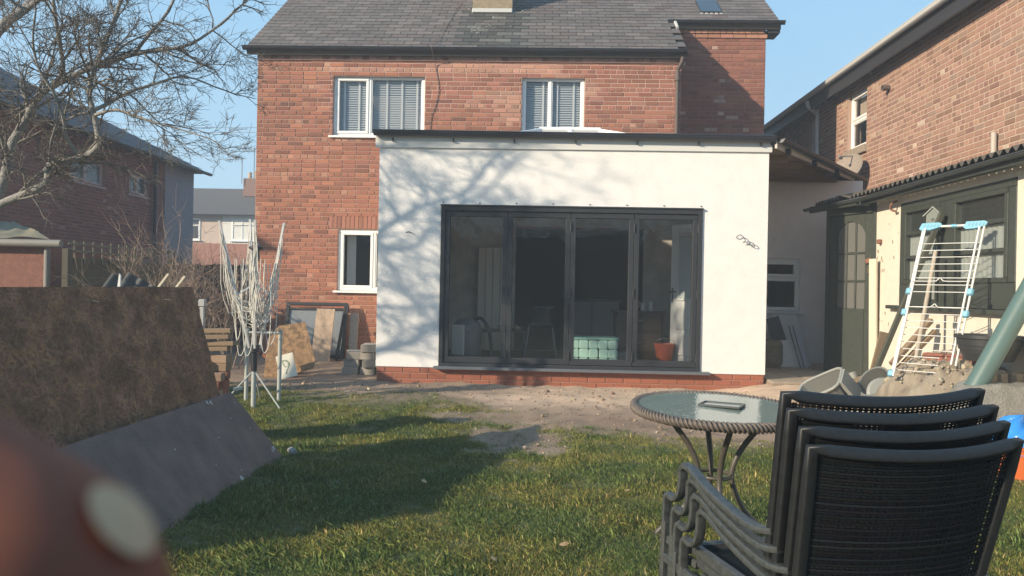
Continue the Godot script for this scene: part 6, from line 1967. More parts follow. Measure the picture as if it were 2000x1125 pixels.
func build_right_heap() -> void:
	rng.seed = 116
	# mound of dug earth
	var b := MB.new()
	var n := 46
	b.grid(n, n, func(i: int, j: int):
		var u: float = i / float(n) * 2.0 - 1.0; var v: float = j / float(n) * 2.0 - 1.0
		var r := sqrt(u * u + v * v)
		var x := u * 0.80; var z := -v * 0.95
		var h := 0.70 * pow(maxf(0.0, 1.0 - pow(r, 2.2)), 0.8) + (0.09 * noise_b.get_noise_2d(x * 380.0, z * 380.0) + 0.05 * noise_b.get_noise_2d(x * 1100.0, z * 1100.0)) * sstep(1.02, 0.8, r)
		return V(x, h - 0.03, z), func(p):
			var k := 0.5 + noise_b.get_noise_2d(p.x * 500.0, p.z * 500.0 + p.y * 300.0)
			return Color(0.24, 0.195, 0.145).lerp(Color(0.37, 0.31, 0.24), clampf(k, 0, 1)))
	var o := single("earth_mound", b, mat("mound_earth", 1, 1, 1, 0.95, {"vc": true, "tex": "grain", "nrm": "rough_n", "s": 2.6, "ns": 1.2}), "mound of dug grey-brown earth in front of the cream shed", "earth heap")
	o.position = V(4.12, 0.0, -8.10)
	b = MB.new()
	for i in 340:
		var a := rng.randf() * TAU
		var r := sqrt(rng.randf()) * 0.75
		var s := rng.randf_range(0.008, 0.03) * (1.0 if i % 9 else 2.2)
		var h := 0.70 * pow(maxf(0.0, 1.0 - pow(r, 2.2)), 0.8)
		b.box(at(V(4.12 + r * cos(a) * 0.80, h - 0.01, -8.10 + r * sin(a) * 0.95), rng.randf() * 6, rng.randf() * 2, rng.randf() * 2), V(s * 1.5, s, s), varied(Color(0.33, 0.28, 0.215), 0.3), s * 0.3)
	b.box(at(V(4.12, 0.60, -7.75), 0.3, 0.0, 0.12), V(0.34, 0.05, 0.09), Color(0.42, 0.37, 0.29), 0.015)
	o = part(self, "mound_stones", b, mat("clods")); o.set_meta("kind", "stuff"); tag(o, "stones and clods strewn over the mound of earth", "stones")
	# grey storage box lying tipped towards the lawn
	var gm := mat("grey_plastic", 0.15, 0.155, 0.145, 0.55)
	var C := thing("storage_box", V(3.22, 0.03, -8.75), "open grey plastic box tipped over beside the mound of earth", "box")
	C.rotation = Vector3(0.55, -0.50, 0.55)
	b = MB.new()
	var ring := func(w: float, d: float, y: float, k: int) -> Vector3:
		var a := TAU * k / 28
		var p := V(cos(a), 0, sin(a))
		var e := pow(pow(absf(p.x), 5.0) + pow(absf(p.z), 5.0), -0.2)
		return V(p.x * e * w, y, p.z * e * d)
	for k in 28:
		b.quad(ring.call(0.20, 0.14, 0.0, k + 1), ring.call(0.20, 0.14, 0.0, k), ring.call(0.26, 0.185, 0.32, k), ring.call(0.26, 0.185, 0.32, k + 1))
		b.quad(ring.call(0.19, 0.13, 0.01, k), ring.call(0.19, 0.13, 0.01, k + 1), ring.call(0.25, 0.175, 0.32, k + 1), ring.call(0.25, 0.175, 0.32, k))
		b.tri(ring.call(0.19, 0.13, 0.01, k), ring.call(0.19, 0.13, 0.01, k + 1), V(0, 0.01, 0), Vector3.UP); b.tri(ring.call(0.20, 0.14, 0.0, k), ring.call(0.20, 0.14, 0.0, k + 1), V(0, 0, 0), Vector3.DOWN)
	part(C, "tub", b, gm)
	b = MB.new()
	var loop := []
	for k in 29: loop.append(ring.call(0.262, 0.187, 0.325, k))
	b.tube(loop, [0.017], 8, Color.WHITE, false)
	part(C, "rim", b, mat("pale_rim", 0.25, 0.255, 0.235, 0.55))
	b = MB.new(); b.bx(-0.05, 0.05, 0.22, 0.29, 0.165, 0.20, Color.WHITE, 0.008); b.bx(-0.02, 0.02, 0.16, 0.22, 0.16, 0.19, Color.WHITE, 0.006); part(C, "catch", b, mat("dark_plastic"))
	b = MB.new(); b.bx(0.25, 0.29, 0.02, 0.33, -0.12, 0.12, Color.WHITE, 0.008); part(C, "folded_lid", b, mat("pale_rim"))
	# round grey bin on its side and a flat slab of ribbed plastic
	var B := thing("grey_bin", V(3.80, 0.12, -8.70), "round grey bin lying on its side against the mound", "bin")
	B.rotation = Vector3(0.30, 0.25, 0.95)
	b = MB.new(); b.lathe([Vector2(0, 0), Vector2(0.13, 0), Vector2(0.175, 0.36), Vector2(0.185, 0.36), Vector2(0.185, 0.385), Vector2(0.165, 0.385), Vector2(0.12, 0.012), Vector2(0, 0.012)], 28); part(B, "bucket", b, gm)
	b = MB.new(); b.box(at(V(0.172, 0.28, 0)), V(0.02, 0.09, 0.05), Color.WHITE, 0.008); part(B, "handle_lug", b, mat("pale_rim"))
	b = MB.new()
	b.bx(-0.10, 0.10, 0, 0.20, -0.02, 0.02, Color.WHITE, 0.006)
	for i in 5: b.bx(-0.08 + 0.035 * i, -0.065 + 0.035 * i, 0.02, 0.18, 0.02, 0.03)
	o = single("ribbed_block", b, mat("pale_rim"), "small pale ribbed plastic block between box and bin", "block"); o.position = V(3.42, 0.02, -8.35); o.rotation = V(-0.3, 0.2, 0.15)
	b = MB.new(); b.tube([V(-0.2, 0.03, 0), V(0.25, 0.05, 0.02)], [0.025], 8)
	o = single("short_pipe", b, mat("pale_pipe"), "short pale pipe lying on the ground by the tipped box", "pipe"); o.position = V(3.12, 0.0, -8.28)
	b = MB.new(); b.tube([V(0, 0, 0), V(0.06, 0.22, -0.05)], [0.045], 10)
	o = single("pipe_bend", b, mat("pale_rim"), "grey pipe end poking up by the green shed door", "pipe"); o.position = V(3.72, 0.12, -9.45); o.rotation.z = 0.6
	# a second, shallower crate, a lid and scraps jumbled between
	var K := thing("shallow_crate", V(3.46, 0.02, -8.62), "shallow grey crate lying on its side in front of the grey bin", "crate")
	K.rotation = Vector3(-1.2, 0.35, 0.1)
	b = MB.new(); b.bx(-0.17, 0.17, 0, 0.012, -0.11, 0.11, Color.WHITE, 0.004); part(K, "base", b, gm)
	for q in [[-0.17, 0.17, -0.12, -0.108], [-0.17, 0.17, 0.108, 0.12], [-0.18, -0.168, -0.12, 0.12], [0.168, 0.18, -0.12, 0.12]]:
		b = MB.new(); b.bx(q[0], q[1], 0.0, 0.10, q[2], q[3], Color.WHITE, 0.004); part(K, "side", b, gm)
	b = MB.new(); b.lathe([Vector2(0, 0.02), Vector2(0.16, 0.015), Vector2(0.18, 0.0), Vector2(0.185, -0.015)], 26)
	o = single("bin_lid", b, mat("pale_rim"), "round grey lid propped against the tipped bin", "lid"); o.position = V(3.58, 0.22, -8.42); o.rotation = V(1.1, 0.3, 0.35)
	for q in [[3.32, -8.42, 0.3, 0.16], [3.52, -8.32, -0.4, 0.12], [3.70, -8.30, 0.9, 0.15], [3.40, -8.95, 0.2, 0.2]]:
		b = MB.new(); b.box(at(V(0, 0.02, 0), 0, 0.1, 0.15), V(q[3], 0.03, 0.06), Color.WHITE, 0.004)
		o = single("wood_offcut", b, mat("grey_timber"), "short wood offcut lying among the grey containers", "offcut", "offcuts among the containers"); o.position = V(q[0], 0.005, q[1]); o.rotation.y = q[2]
	# flat boards lying behind the bin
	for q in [[3.86, 0.30, -9.35, -0.5, 0.34], [3.95, 0.36, -9.25, -0.35, 0.30]]:
		b = MB.new(); b.box(at(V(0, 0, 0)), V(0.9, 0.025, 0.22), Color.WHITE, 0.004)
		o = single("weathered_board", b, mat("grey_timber"), "weathered board lying aslant between the bin and the shed wall", "board", "boards by the shed wall"); o.position = V(q[0], q[1], q[2]); o.rotation = V(0.1, q[3], q[4])
	# dark green post with pointed top, leaning on the window
	var P := thing("leaning_post", V(3.72, 0.12, -9.25), "long dark green timber post leaning across the shed window", "post")
	var top := V(0.60, 2.02, 0.42)
	b = MB.new(); b.bar(V(0, 0, 0), top, 0.055, 0.045, Color.WHITE, 0.004, V(0, 0, 1)); part(P, "shaft", b, mat("green_timber", 0.075, 0.080, 0.060, 0.75, {"tex": "grain", "s": 2.0}))
	b = MB.new(); b.bar(V(0.05, 0.02, -0.06), V(0.20, 0.70, -0.04), 0.09, 0.03, Color.WHITE, 0.004, V(0, 0, 1)); part(P, "side_board", b, mat("brown_board", 0.22, 0.16, 0.10, 0.85, {"tex": "grain"}))
	# little house-shaped bird box hanging in front of the window
	var N := thing("bird_box", V(4.28, 1.95, -8.95), "small grey bird box with pitched roof hanging before the shed window", "bird box", "", -0.75)
	b = MB.new(); b.prism(PackedVector2Array([Vector2(-0.07, 0), Vector2(0.07, 0), Vector2(0.07, 0.18), Vector2(0, 0.25), Vector2(-0.07, 0.18)]), 0.12); part(N, "body", b, mat("grey_green_wood", 0.17, 0.19, 0.17, 0.8))
	b = MB.new(); b.bar(V(-0.10, 0.165, -0.06), V(0.005, 0.27, -0.06), 0.16, 0.012, Color.WHITE, 0.003, V(1, 1, 0).normalized() * V(-1, 1, 0)); b.bar(V(0.10, 0.165, -0.06), V(-0.005, 0.27, -0.06), 0.16, 0.012, Color.WHITE, 0.003, V(1, 1, 0)); part(N, "roof", b, mat("grey_pale_wood", 0.25, 0.27, 0.25, 0.8))
	b = MB.new(); b.lathe([Vector2(0.018, 0), Vector2(0, 0.001)], 12, Transform3D(Basis(Vector3.RIGHT, PI / 2), V(0, 0.13, 0.002))); part(N, "entrance", b, mat("dark_plastic"))
	b = MB.new(); b.bx(-0.015, 0.015, -0.75, 0.0, -0.08, -0.05, Color.WHITE, 0.003); part(N, "stake", b, mat("grey_green_wood"))
	# clothes airer leaning on the shed, white rails and light blue fittings
	var o0 := V(3.46, 0.44, -8.02)
	var A := thing("clothes_airer", o0, "white folding clothes airer with light blue plastic ends leaning on the shed", "clothes airer")
	var wd := V(0.39, 0.0, 0.40)
	var up := V(0.43, 1.50, -0.30)
	var nn := wd.cross(up).normalized()
	if nn.z < 0: nn = -nn
	var wr := mat("airer_white", 0.64, 0.64, 0.62, 0.4)
	var bl := mat("light_blue", 0.15, 0.38, 0.52, 0.4)
	for s in 2:
		for d in 2:
			b = MB.new()
			var q: Vector3 = wd * (s + (0.055 if s == 0 else -0.055) * d) + nn * (0.03 * d)
			var e := 0.0 if s == 0 else 0.10
			b.tube([q + up * e, q + up * (1.0 - 0.02 * d)], [0.0105], 8); part(A, "rail", b, wr)
		for h in [0.02, 0.42, 0.56]:
			if s == 1 and h < 0.1: continue
			b = MB.new(); b.box(Transform3D(Basis(wd.normalized(), up.normalized(), nn), wd * s + up * h + nn * 0.012), V(0.06, 0.07, 0.05), Color.WHITE, 0.012); part(A, "joint", b, bl)
	b = MB.new(); b.tube([up * 1.0 + wd * 0.1, up * 1.0 + wd * 0.9], [0.012], 8); part(A, "top_bar", b, wr)
	for s in [0.13, 0.87]:
		b = MB.new()
		var x := Transform3D(Basis(wd.normalized(), up.normalized(), nn), up * 1.0 + wd * s)
		b.prism(PackedVector2Array([Vector2(-0.11, -0.025), Vector2(-0.09, 0.035), Vector2(0.07, 0.038), Vector2(0.10, 0.02), Vector2(0.09, -0.01), Vector2(0.0, -0.04), Vector2(-0.08, -0.045)]), 0.03, x * at(V(0, 0, 0.015)))
		part(A, "end_cap", b, bl)
		b = MB.new()
		for k in 5: b.box(x * at(V(-0.06 + 0.032 * k, 0.002, 0.0), 0, 0, -0.3), V(0.008, 0.03, 0.034)); 
		part(A, "grip_slot", b, mat("blue_dark", 0.10, 0.25, 0.33, 0.5))
	b = MB.new(); b.tube([up + wd * 0.47, up + wd * 0.56], [0.018], 8); part(A, "grip_sleeve", b, bl)
	for i in 19:
		b = MB.new()
		var h := 0.05 + 0.046 * i
		if i == 10: continue
		var off := nn * (0.02 if i > 10 else -0.01)
		b.tube([up * h + off, up * h + wd + off] if i > 2 else [up * h + off, up * h + wd * 0.72 + off], [0.0042], 5); part(A, "wire", b, wr)
	for h in [0.45, 0.62]:
		b = MB.new()
		b.tube(curve([up * h + nn * 0.05 + wd * 0.02, up * h + nn * 0.05 + wd * 0.40, up * (h + 0.008) + nn * 0.05 + wd * 0.46, up * (h + 0.022) + nn * 0.05 + wd * 0.5, up * (h + 0.008) + nn * 0.05 + wd * 0.54, up * h + nn * 0.05 + wd * 0.60, up * h + nn * 0.05 + wd * 0.98], 4), [0.0045], 5); part(A, "hook_wire", b, wr)
	# pale pole standing behind the airer
	b = MB.new(); b.tube([V(3.92, 0.45, -8.55), V(4.22, 1.72, -8.75)], [0.022], 8)
	single("pale_pole", b, mat("pole_wood", 0.46, 0.40, 0.33, 0.8, {"tex": "mottle", "s": 3.0}), "pale round pole standing behind the clothes airer", "pole")
	b = MB.new(); b.bar(V(3.78, 0.50, -8.75), V(4.28, 0.98, -8.95), 0.07, 0.05, Color.WHITE, 0.006); b.bar(V(3.82, 0.42, -8.75), V(4.33, 0.86, -8.95), 0.05, 0.05, Color.WHITE, 0.006)
	single("wooden_prop", b, mat("grey_timber"), "grey split timber lying aslant behind the airer", "timber")
	# ribbed black trough, course of red bricks, standing stones
	for q in 3:
		b = MB.new(); b.bx(-0.105, 0.105, 0, 0.12, -0.06, 0.06, Color.WHITE, 0.012)
		o = single("red_block", b, mat("red_block", 0.30, 0.115, 0.08, 0.9, {"tex": "mottle", "s": 4.0, "nrm": "rough_n"}), "dusty red block in the short row beside the airer foot", "block", "red blocks by the airer"); o.position = V(3.90 + 0.13 * q, 0.56, -8.05 + 0.17 * q); o.rotation.y = -0.9
	# what the blocks stand on: a low pier of rubble
	b = MB.new()
	for i in 30: b.box(at(V(4.1 + rng.randf_range(-0.22, 0.22), 0.03 + 0.5 * i / 30.0, -7.88 + rng.randf_range(-0.25, 0.25)), rng.randf() * 6), V(0.24, 0.07, 0.14), varied(Color(0.30, 0.27, 0.23), 0.25), 0.012)
	o = part(self, "rubble_pier", b, mat("clods")); o.set_meta("kind", "stuff"); tag(o, "rubble piled under the red blocks and the black trough", "rubble")
	var R := thing("black_trough", V(4.10, 0.66, -7.48), "ribbed black plastic planter standing on stones by the shed window", "planter")
	b = MB.new()
	b.lathe([Vector2(0, 0), Vector2(0.20, 0), Vector2(0.225, 0.07), Vector2(0.23, 0.07), Vector2(0.235, 0.10), Vector2(0.245, 0.10), Vector2(0.25, 0.14), Vector2(0.26, 0.14), Vector2(0.265, 0.20), Vector2(0.285, 0.205), Vector2(0.285, 0.235), Vector2(0.26, 0.235), Vector2(0.19, 0.02), Vector2(0, 0.02)], 32); part(R, "pot", b, mat("black_pot", 0.025, 0.027, 0.028, 0.5))
	b = MB.new(); b.lathe([Vector2(0.255, 0.19), Vector2(0, 0.20)], 24); part(R, "soil", b, mat("potting_soil", 0.05, 0.038, 0.028, 0.95))
	for q in 5:
		b = MB.new(); b.box(at(V(0, 0.31, 0)), V(0.13, 0.66 - 0.02 * q, 0.11), Color.WHITE, 0.03)
		o = single("standing_stone", b, mat("tan_stone", 0.30, 0.25, 0.19, 0.95, {"tex": "mottle", "nrm": "rough_n", "s": 2.5}), "tan upright stone in the row under the black planter", "stone", "upright stones under the planter"); o.position = V(3.78 + 0.15 * q, -0.02, -7.08 - 0.06 * q); o.rotation = V(-0.05, 0.3, rng.randf_range(-0.06, 0.06))
	# thick green drain pipe leaning out of the heap
	b = MB.new()
	var pa := V(3.72, 0.45, -7.0); var pb := V(4.30, 1.50, -7.05)
	var ax := (pb - pa).normalized()
	b.tube([pa, pb], [0.085], 24, Color.WHITE, false); b.tube([pa, pb], [0.078], 24, Color.WHITE, false)
	o = single("drain_pipe", b, mat("green_pipe", 0.085, 0.145, 0.135, 0.45, {"tex": "soft"}), "thick blue-green plastic drain pipe leaning out of the rubble", "pipe")
	# grey rumpled sheet over the rubble
	b = MB.new()
	b.grid(36, 26, func(i: int, j: int):
		var x: float = 3.30 + 1.1 * i / 36.0; var z: float = -6.62 - 0.7 * j / 26.0
		var u: float = i / 36.0; var v: float = j / 26.0
		var h: float = -0.06 + 0.56 * sstep(0.0, 0.35, u) * sstep(0.0, 0.35, v) * (1.0 - 0.5 * sstep(0.75, 1.0, v))
		return V(x, h + 0.05 * noise_b.get_noise_2d(x * 210, z * 210), z))
	single("grey_sheet", b, mat("sheet_grey", 0.24, 0.23, 0.205, 0.8, {"tex": "mottle", "nrm": "rough_n", "s": 1.5}), "grey rumpled sheet covering rubble under the green pipe", "sheet")
	# orange tub with a blue bag in it
	var Q := thing("orange_tub", V(3.72, gy(3.72, -6.3), -6.3), "orange plastic tub on the grass behind the stacked chairs", "tub")
	b = MB.new(); b.lathe([Vector2(0, 0), Vector2(0.22, 0), Vector2(0.27, 0.22), Vector2(0.285, 0.225), Vector2(0.29, 0.25), Vector2(0.26, 0.25), Vector2(0.21, 0.02), Vector2(0, 0.02)], 32); part(Q, "tub_wall", b, mat("orange_plastic", 0.55, 0.13, 0.035, 0.45))
	b = MB.new()
	b.grid(40, 18, func(i: int, j: int):
		var a := -TAU * i / 40.0
		var t := j / 18.0 * PI * 0.5
		var r := 0.245 * cos(t) * (1.0 + 0.10 * sin(a * 4.0 + t * 5.0) + 0.05 * sin(a * 9.0))
		return V(r * cos(a), 0.21 + 0.22 * sin(t) + 0.03 * sin(a * 5.0 + t * 7.0), r * sin(a)))
	o = single("blue_bag", b, mat("blue_film", 0.03, 0.22, 0.62, 0.25, {"nrm": "wave_n", "s": 5.0, "ns": 1.0}), "crumpled bright blue plastic bag in the orange tub", "bag"); o.position = Q.position
	b = MB.new()
	b.grid(16, 8, func(i: int, j: int):
		var a := -TAU * i / 16.0
		var t := (j / 8.0 - 0.5) * PI
		return V(0.075 * cos(t) * cos(a), 0.025 * sin(t) + 0.01 * sin(a * 2.0), 0.035 * cos(t) * sin(a)))
	o = single("old_glove", b, mat("brown_glove", 0.11, 0.09, 0.07, 0.9), "dark brown work glove lying on the blue bag", "glove"); o.position = V(3.74, Q.position.y + 0.44, -6.18); o.rotation = V(0, 0.5, -0.25)

func build_table() -> void:
	rng.seed = 117
	var c := V(0.985, -0.12, -4.52)
	var T := thing("round_garden_table", V(c.x, gy(c.x, c.z), c.z), "round garden table with rippled glass top and woven brown rim", "table")
	T.rotation = Vector3(0.05, 0.3, 0.0)
	var h := 0.735
	var R := 0.455
	var b := MB.new()
	b.lathe([Vector2(0, h - 0.006), Vector2(R - 0.02, h - 0.006), Vector2(R - 0.018, h), Vector2(0, h)], 64)
	var gm := StandardMaterial3D.new()
	gm.resource_name = "table_glass"
	gm.transparency = BaseMaterial3D.TRANSPARENCY_ALPHA
	gm.albedo_color = Color(0.52, 0.57, 0.53, 0.82)
	gm.roughness = 0.06
	gm.metallic_specular = 1.0
	gm.normal_enabled = true; gm.normal_texture = texs["wave_n"]; gm.normal_scale = 0.10
	gm.uv1_triplanar = true; gm.uv1_world_triplanar = true; gm.uv1_scale = V(2.5, 2.5, 2.5)
	part(T, "glass_top", b, gm)
	# braided rim: a core ring with strands winding round it
	b = MB.new()
	var loop := []
	for i in 73: loop.append(V(cos(TAU * i / 72) * R, h - 0.018, sin(TAU * i / 72) * R))
	b.tube(loop, [0.020], 10, Color.WHITE, false)
	part(T, "rim_core", b, mat("rim_dark", 0.08, 0.065, 0.055, 0.6))
	b = MB.new()
	for s in 3:
		var pts := []
		for i in 289:
			var a := TAU * i / 288
			var w := a * 40.0 + s * TAU / 3.0
			pts.append(V(cos(a) * (R + 0.020 * cos(w)), h - 0.018 + 0.022 * sin(w), sin(a) * (R + 0.020 * cos(w))))
		b.tube(pts, [0.0085], 5, Color.WHITE, false)
	part(T, "braided_rim", b, mat("wicker", 0.14, 0.112, 0.092, 0.55, {"tex": "mottle", "s": 8.0}))
	var leg := mat("leg_bronze", 0.085, 0.075, 0.062, 0.45, {"tex": "mottle", "s": 4.0})
	for i in 4:
		b = MB.new()
		var a := 0.25 + i * PI / 2
		var d := V(cos(a), 0, sin(a))
		b.tube(curve([d * 0.27 + V(0, h - 0.03, 0), d * 0.24 + V(0, h - 0.10, 0), d * 0.15 + V(0, h - 0.22, 0), d * 0.10 + V(0, h - 0.33, 0), d * 0.10 + V(0, h - 0.43, 0), d * 0.17 + V(0, 0.16, 0), d * 0.29 + V(0, 0.04, 0), d * 0.33 + V(0, -0.005, 0)], 4), [0.016], 10)
		part(T, "leg", b, leg)
	b = MB.new()
	var l2 := []
	for i in 25: l2.append(V(cos(TAU * i / 24) * 0.092, h - 0.38, sin(TAU * i / 24) * 0.092))
	b.tube(l2, [0.010], 8, Color.WHITE, false)
	var l3 := []
	for i in 33: l3.append(V(cos(TAU * i / 32) * 0.27, h - 0.04, sin(TAU * i / 32) * 0.27))
	b.tube(l3, [0.010], 8, Color.WHITE, false)
	part(T, "brace_ring", b, leg)
	# flat grey rectangular plate with a raised dark edge on the table
	var D := thing("flat_plate", T.transform * V(0.035, h + 0.001, -0.02), "flat rectangular dark-edged plate lying on the round glass table", "dish", "", -0.45)
	b = MB.new(); b.bx(-0.11, 0.11, 0, 0.005, -0.075, 0.075, Color.WHITE, 0.002); part(D, "plate", b, mat("plate_surface", 0.22, 0.24, 0.23, 0.08))
	b = MB.new()
	for q in [[-0.115, 0.115, -0.08, -0.07], [-0.115, 0.115, 0.07, 0.08], [-0.115, -0.105, -0.07, 0.07], [0.105, 0.115, -0.07, 0.07]]: b.bx(q[0], q[1], 0, 0.012, q[2], q[3], Color.WHITE, 0.002)
	part(D, "edge", b, mat("plate_edge", 0.07, 0.08, 0.08, 0.3))

func build_chairs() -> void:
	rng.seed = 118
	var fr := mat("chair_frame", 0.017, 0.019, 0.022, 0.5, {"tex": "bark_t", "s": 2.0, "world": false})
	var arm := mat("chair_arm", 0.075, 0.083, 0.082, 0.45, {"tex": "bark_t", "s": 2.2, "world": false})
	var wv := mat("chair_weave", 1, 1, 1, 0.8, {"vc": true, "spec": 0.25})
	var C := thing("stacking_chair", V(0.815, -0.125, -2.27), "bottom chair of the stack of four black woven garden chairs", "chair", "stacked garden chairs", 0.28)
	# back: y from 0.66 to 1.0, reclined and gently bowed
	var bp := func(u: float, v: float, off: float) -> Vector3:
		# u -1..1 across, v 0..1 up
		var w := lerpf(0.252, 0.288, v)
		var bow := 0.045 * (1.0 - u * u)
		return V(u * w, lerpf(0.50, 1.0, v) + 0.018 * (u * u - 0.5) * v, lerpf(0.215, 0.335, v) + bow * 0.9 + off)
	var b := MB.new()
	var n := 74; var m := 62
	for i in n:
		var u0 := -0.97 + 1.94 * i / n
		var u1 := u0 + 1.94 / n * 0.68
		var o := 0.0015 * (1 if i % 2 else -1)
		var wc := varied(Color(0.0075, 0.0085, 0.0105), 0.35)
		for j in 10:
			var v0 := 0.02 + 0.95 * j / 10.0; var v1 := 0.02 + 0.95 * (j + 1) / 10.0
			b.quad(bp.call(u0, v0, o), bp.call(u1, v0, o), bp.call(u1, v1, o), bp.call(u0, v1, o), wc)
	for j in m:
		var v0 := 0.02 + 0.95 * j / m
		var v1 := v0 + 0.95 / m * 0.68
		var hc := varied(Color(0.013, 0.0145, 0.017), 0.35)
		for i in 14:
			var u0 := -0.97 + 1.94 * i / 14.0; var u1 := -0.97 + 1.94 * (i + 1) / 14.0
			b.quad(bp.call(u0, v0, 0.003 if j % 2 else 0.0), bp.call(u1, v0, 0.003 if j % 2 else 0.0), bp.call(u1, v1, 0.003 if j % 2 else 0.0), bp.call(u0, v1, 0.003 if j % 2 else 0.0), hc)
	part(C, "woven_back", b, wv)
	# frame band around the back
	b = MB.new()
	var rim := []
	for j in 9: rim.append(bp.call(-1.0, j / 8.0, 0.0))
	for i in range(1, 17): rim.append(bp.call(-1.0 + 2.0 * i / 16.0, 1.0, 0.0))
	for j in range(1, 9): rim.append(bp.call(1.0, 1.0 - j / 8.0, 0.0))
	b.strip(rim, 0.030, 0.024, V(0, 0.25, 1))
	part(C, "back_frame", b, fr)
	# seat
	b = MB.new()
	for i in 46:
		var x := -0.215 + 0.43 * i / 46.0
		b.quad(V(x, 0.445, 0.215), V(x + 0.0075, 0.445, 0.215), V(x + 0.0075, 0.455, -0.20), V(x, 0.455, -0.20), Color(0.011, 0.012, 0.014))
	for i in 44:
		var z := 0.21 - 0.41 * i / 44.0
		b.quad(V(-0.22, 0.452, z), V(0.22, 0.452, z), V(0.22, 0.452, z - 0.0075), V(-0.22, 0.452, z - 0.0075), Color(0.011, 0.012, 0.014))
	part(C, "woven_seat", b, wv)
	b = MB.new()
	for s in [-1.0, 1.0]: b.bar(V(s * 0.235, 0.45, 0.24), V(s * 0.235, 0.46, -0.23), 0.028, 0.034, Color.WHITE, 0.006)
	b.bar(V(-0.235, 0.455, -0.225), V(0.235, 0.455, -0.225), 0.028, 0.034, Color.WHITE, 0.006); b.bar(V(-0.235, 0.45, 0.23), V(0.235, 0.45, 0.23), 0.028, 0.034, Color.WHITE, 0.006)
	part(C, "seat_frame", b, arm)
	for s in [-1.0, 1.0]:
		# arm: a flat bar from the back, dipping at its end into an S that becomes the front leg
		var path := curve([V(s * 0.262, 0.655, 0.262), V(s * 0.275, 0.645, 0.20), V(s * 0.280, 0.655, 0.10), V(s * 0.283, 0.685, -0.04), V(s * 0.280, 0.715, -0.14), V(s * 0.278, 0.722, -0.195)], 4)
		b = MB.new()
		b.strip(path, 0.034, 0.018, V(0, 1, 0.2))
		part(C, "arm", b, arm)
		var sc := curve([V(s * 0.278, 0.722, -0.195), V(s * 0.277, 0.705, -0.215), V(s * 0.277, 0.665, -0.218), V(s * 0.278, 0.625, -0.228), V(s * 0.278, 0.60, -0.262), V(s * 0.278, 0.603, -0.298), V(s * 0.279, 0.585, -0.318), V(s * 0.279, 0.5, -0.321)], 4)
		b = MB.new()
		b.strip(sc, 0.030, 0.016, V(0.0, 0.3, 1.0))
		part(C, "arm_scroll", b, arm)
		b = MB.new(); b.bar(V(s * 0.279, 0.52, -0.321), V(s * 0.285, 0.0, -0.34), 0.030, 0.022, Color.WHITE, 0.006, V(0, 0, 1)); part(C, "leg", b, arm)
		b = MB.new()
		var rp := curve([V(s * 0.238, 0.56, 0.225), V(s * 0.242, 0.42, 0.225), V(s * 0.25, 0.2, 0.27), V(s * 0.258, 0.0, 0.33)], 4)
		b.strip(rp, 0.028, 0.028, V(0, 0, 1))
		part(C, "leg", b, fr)
		b = MB.new(); b.bar(V(s * 0.279, 0.46, -0.31), V(s * 0.24, 0.45, -0.22), 0.022, 0.028, Color.WHITE, 0.005); b.bar(V(s * 0.281, 0.40, -0.32), V(s * 0.246, 0.36, 0.23), 0.022, 0.030, Color.WHITE, 0.005); part(C, "side_rail", b, arm)
	var labels := ["second chair up in the stack of four black woven garden chairs", "third chair up in the stack of four black woven garden chairs", "topmost chair of the stack of four black woven garden chairs"]
	var fwd := Basis(Vector3.UP, 0.28) * V(0, 0, -1)
	for i in 3:
		var d: Node3D = C.duplicate()
		d.name = numbered("stacking_chair")
		add_child(d)
		d.position = C.position + fwd * 0.040 * (i + 1) + V(0.004 * (i % 2), 0.036 * (i + 1), 0)
		d.rotation.y = 0.28 + [0.012, -0.01, 0.015][i]
		d.set_meta("label", labels[i])

# signed distance to a tapered capsule
func cap(p: Vector3, a: Vector3, b: Vector3, ra: float, rb: float) -> float:
	var ab := b - a
	var t := clampf((p - a).dot(ab) / maxf(ab.length_squared(), 1e-9), 0.0, 1.0)
	return p.distance_to(a + ab * t) - lerpf(ra, rb, t)

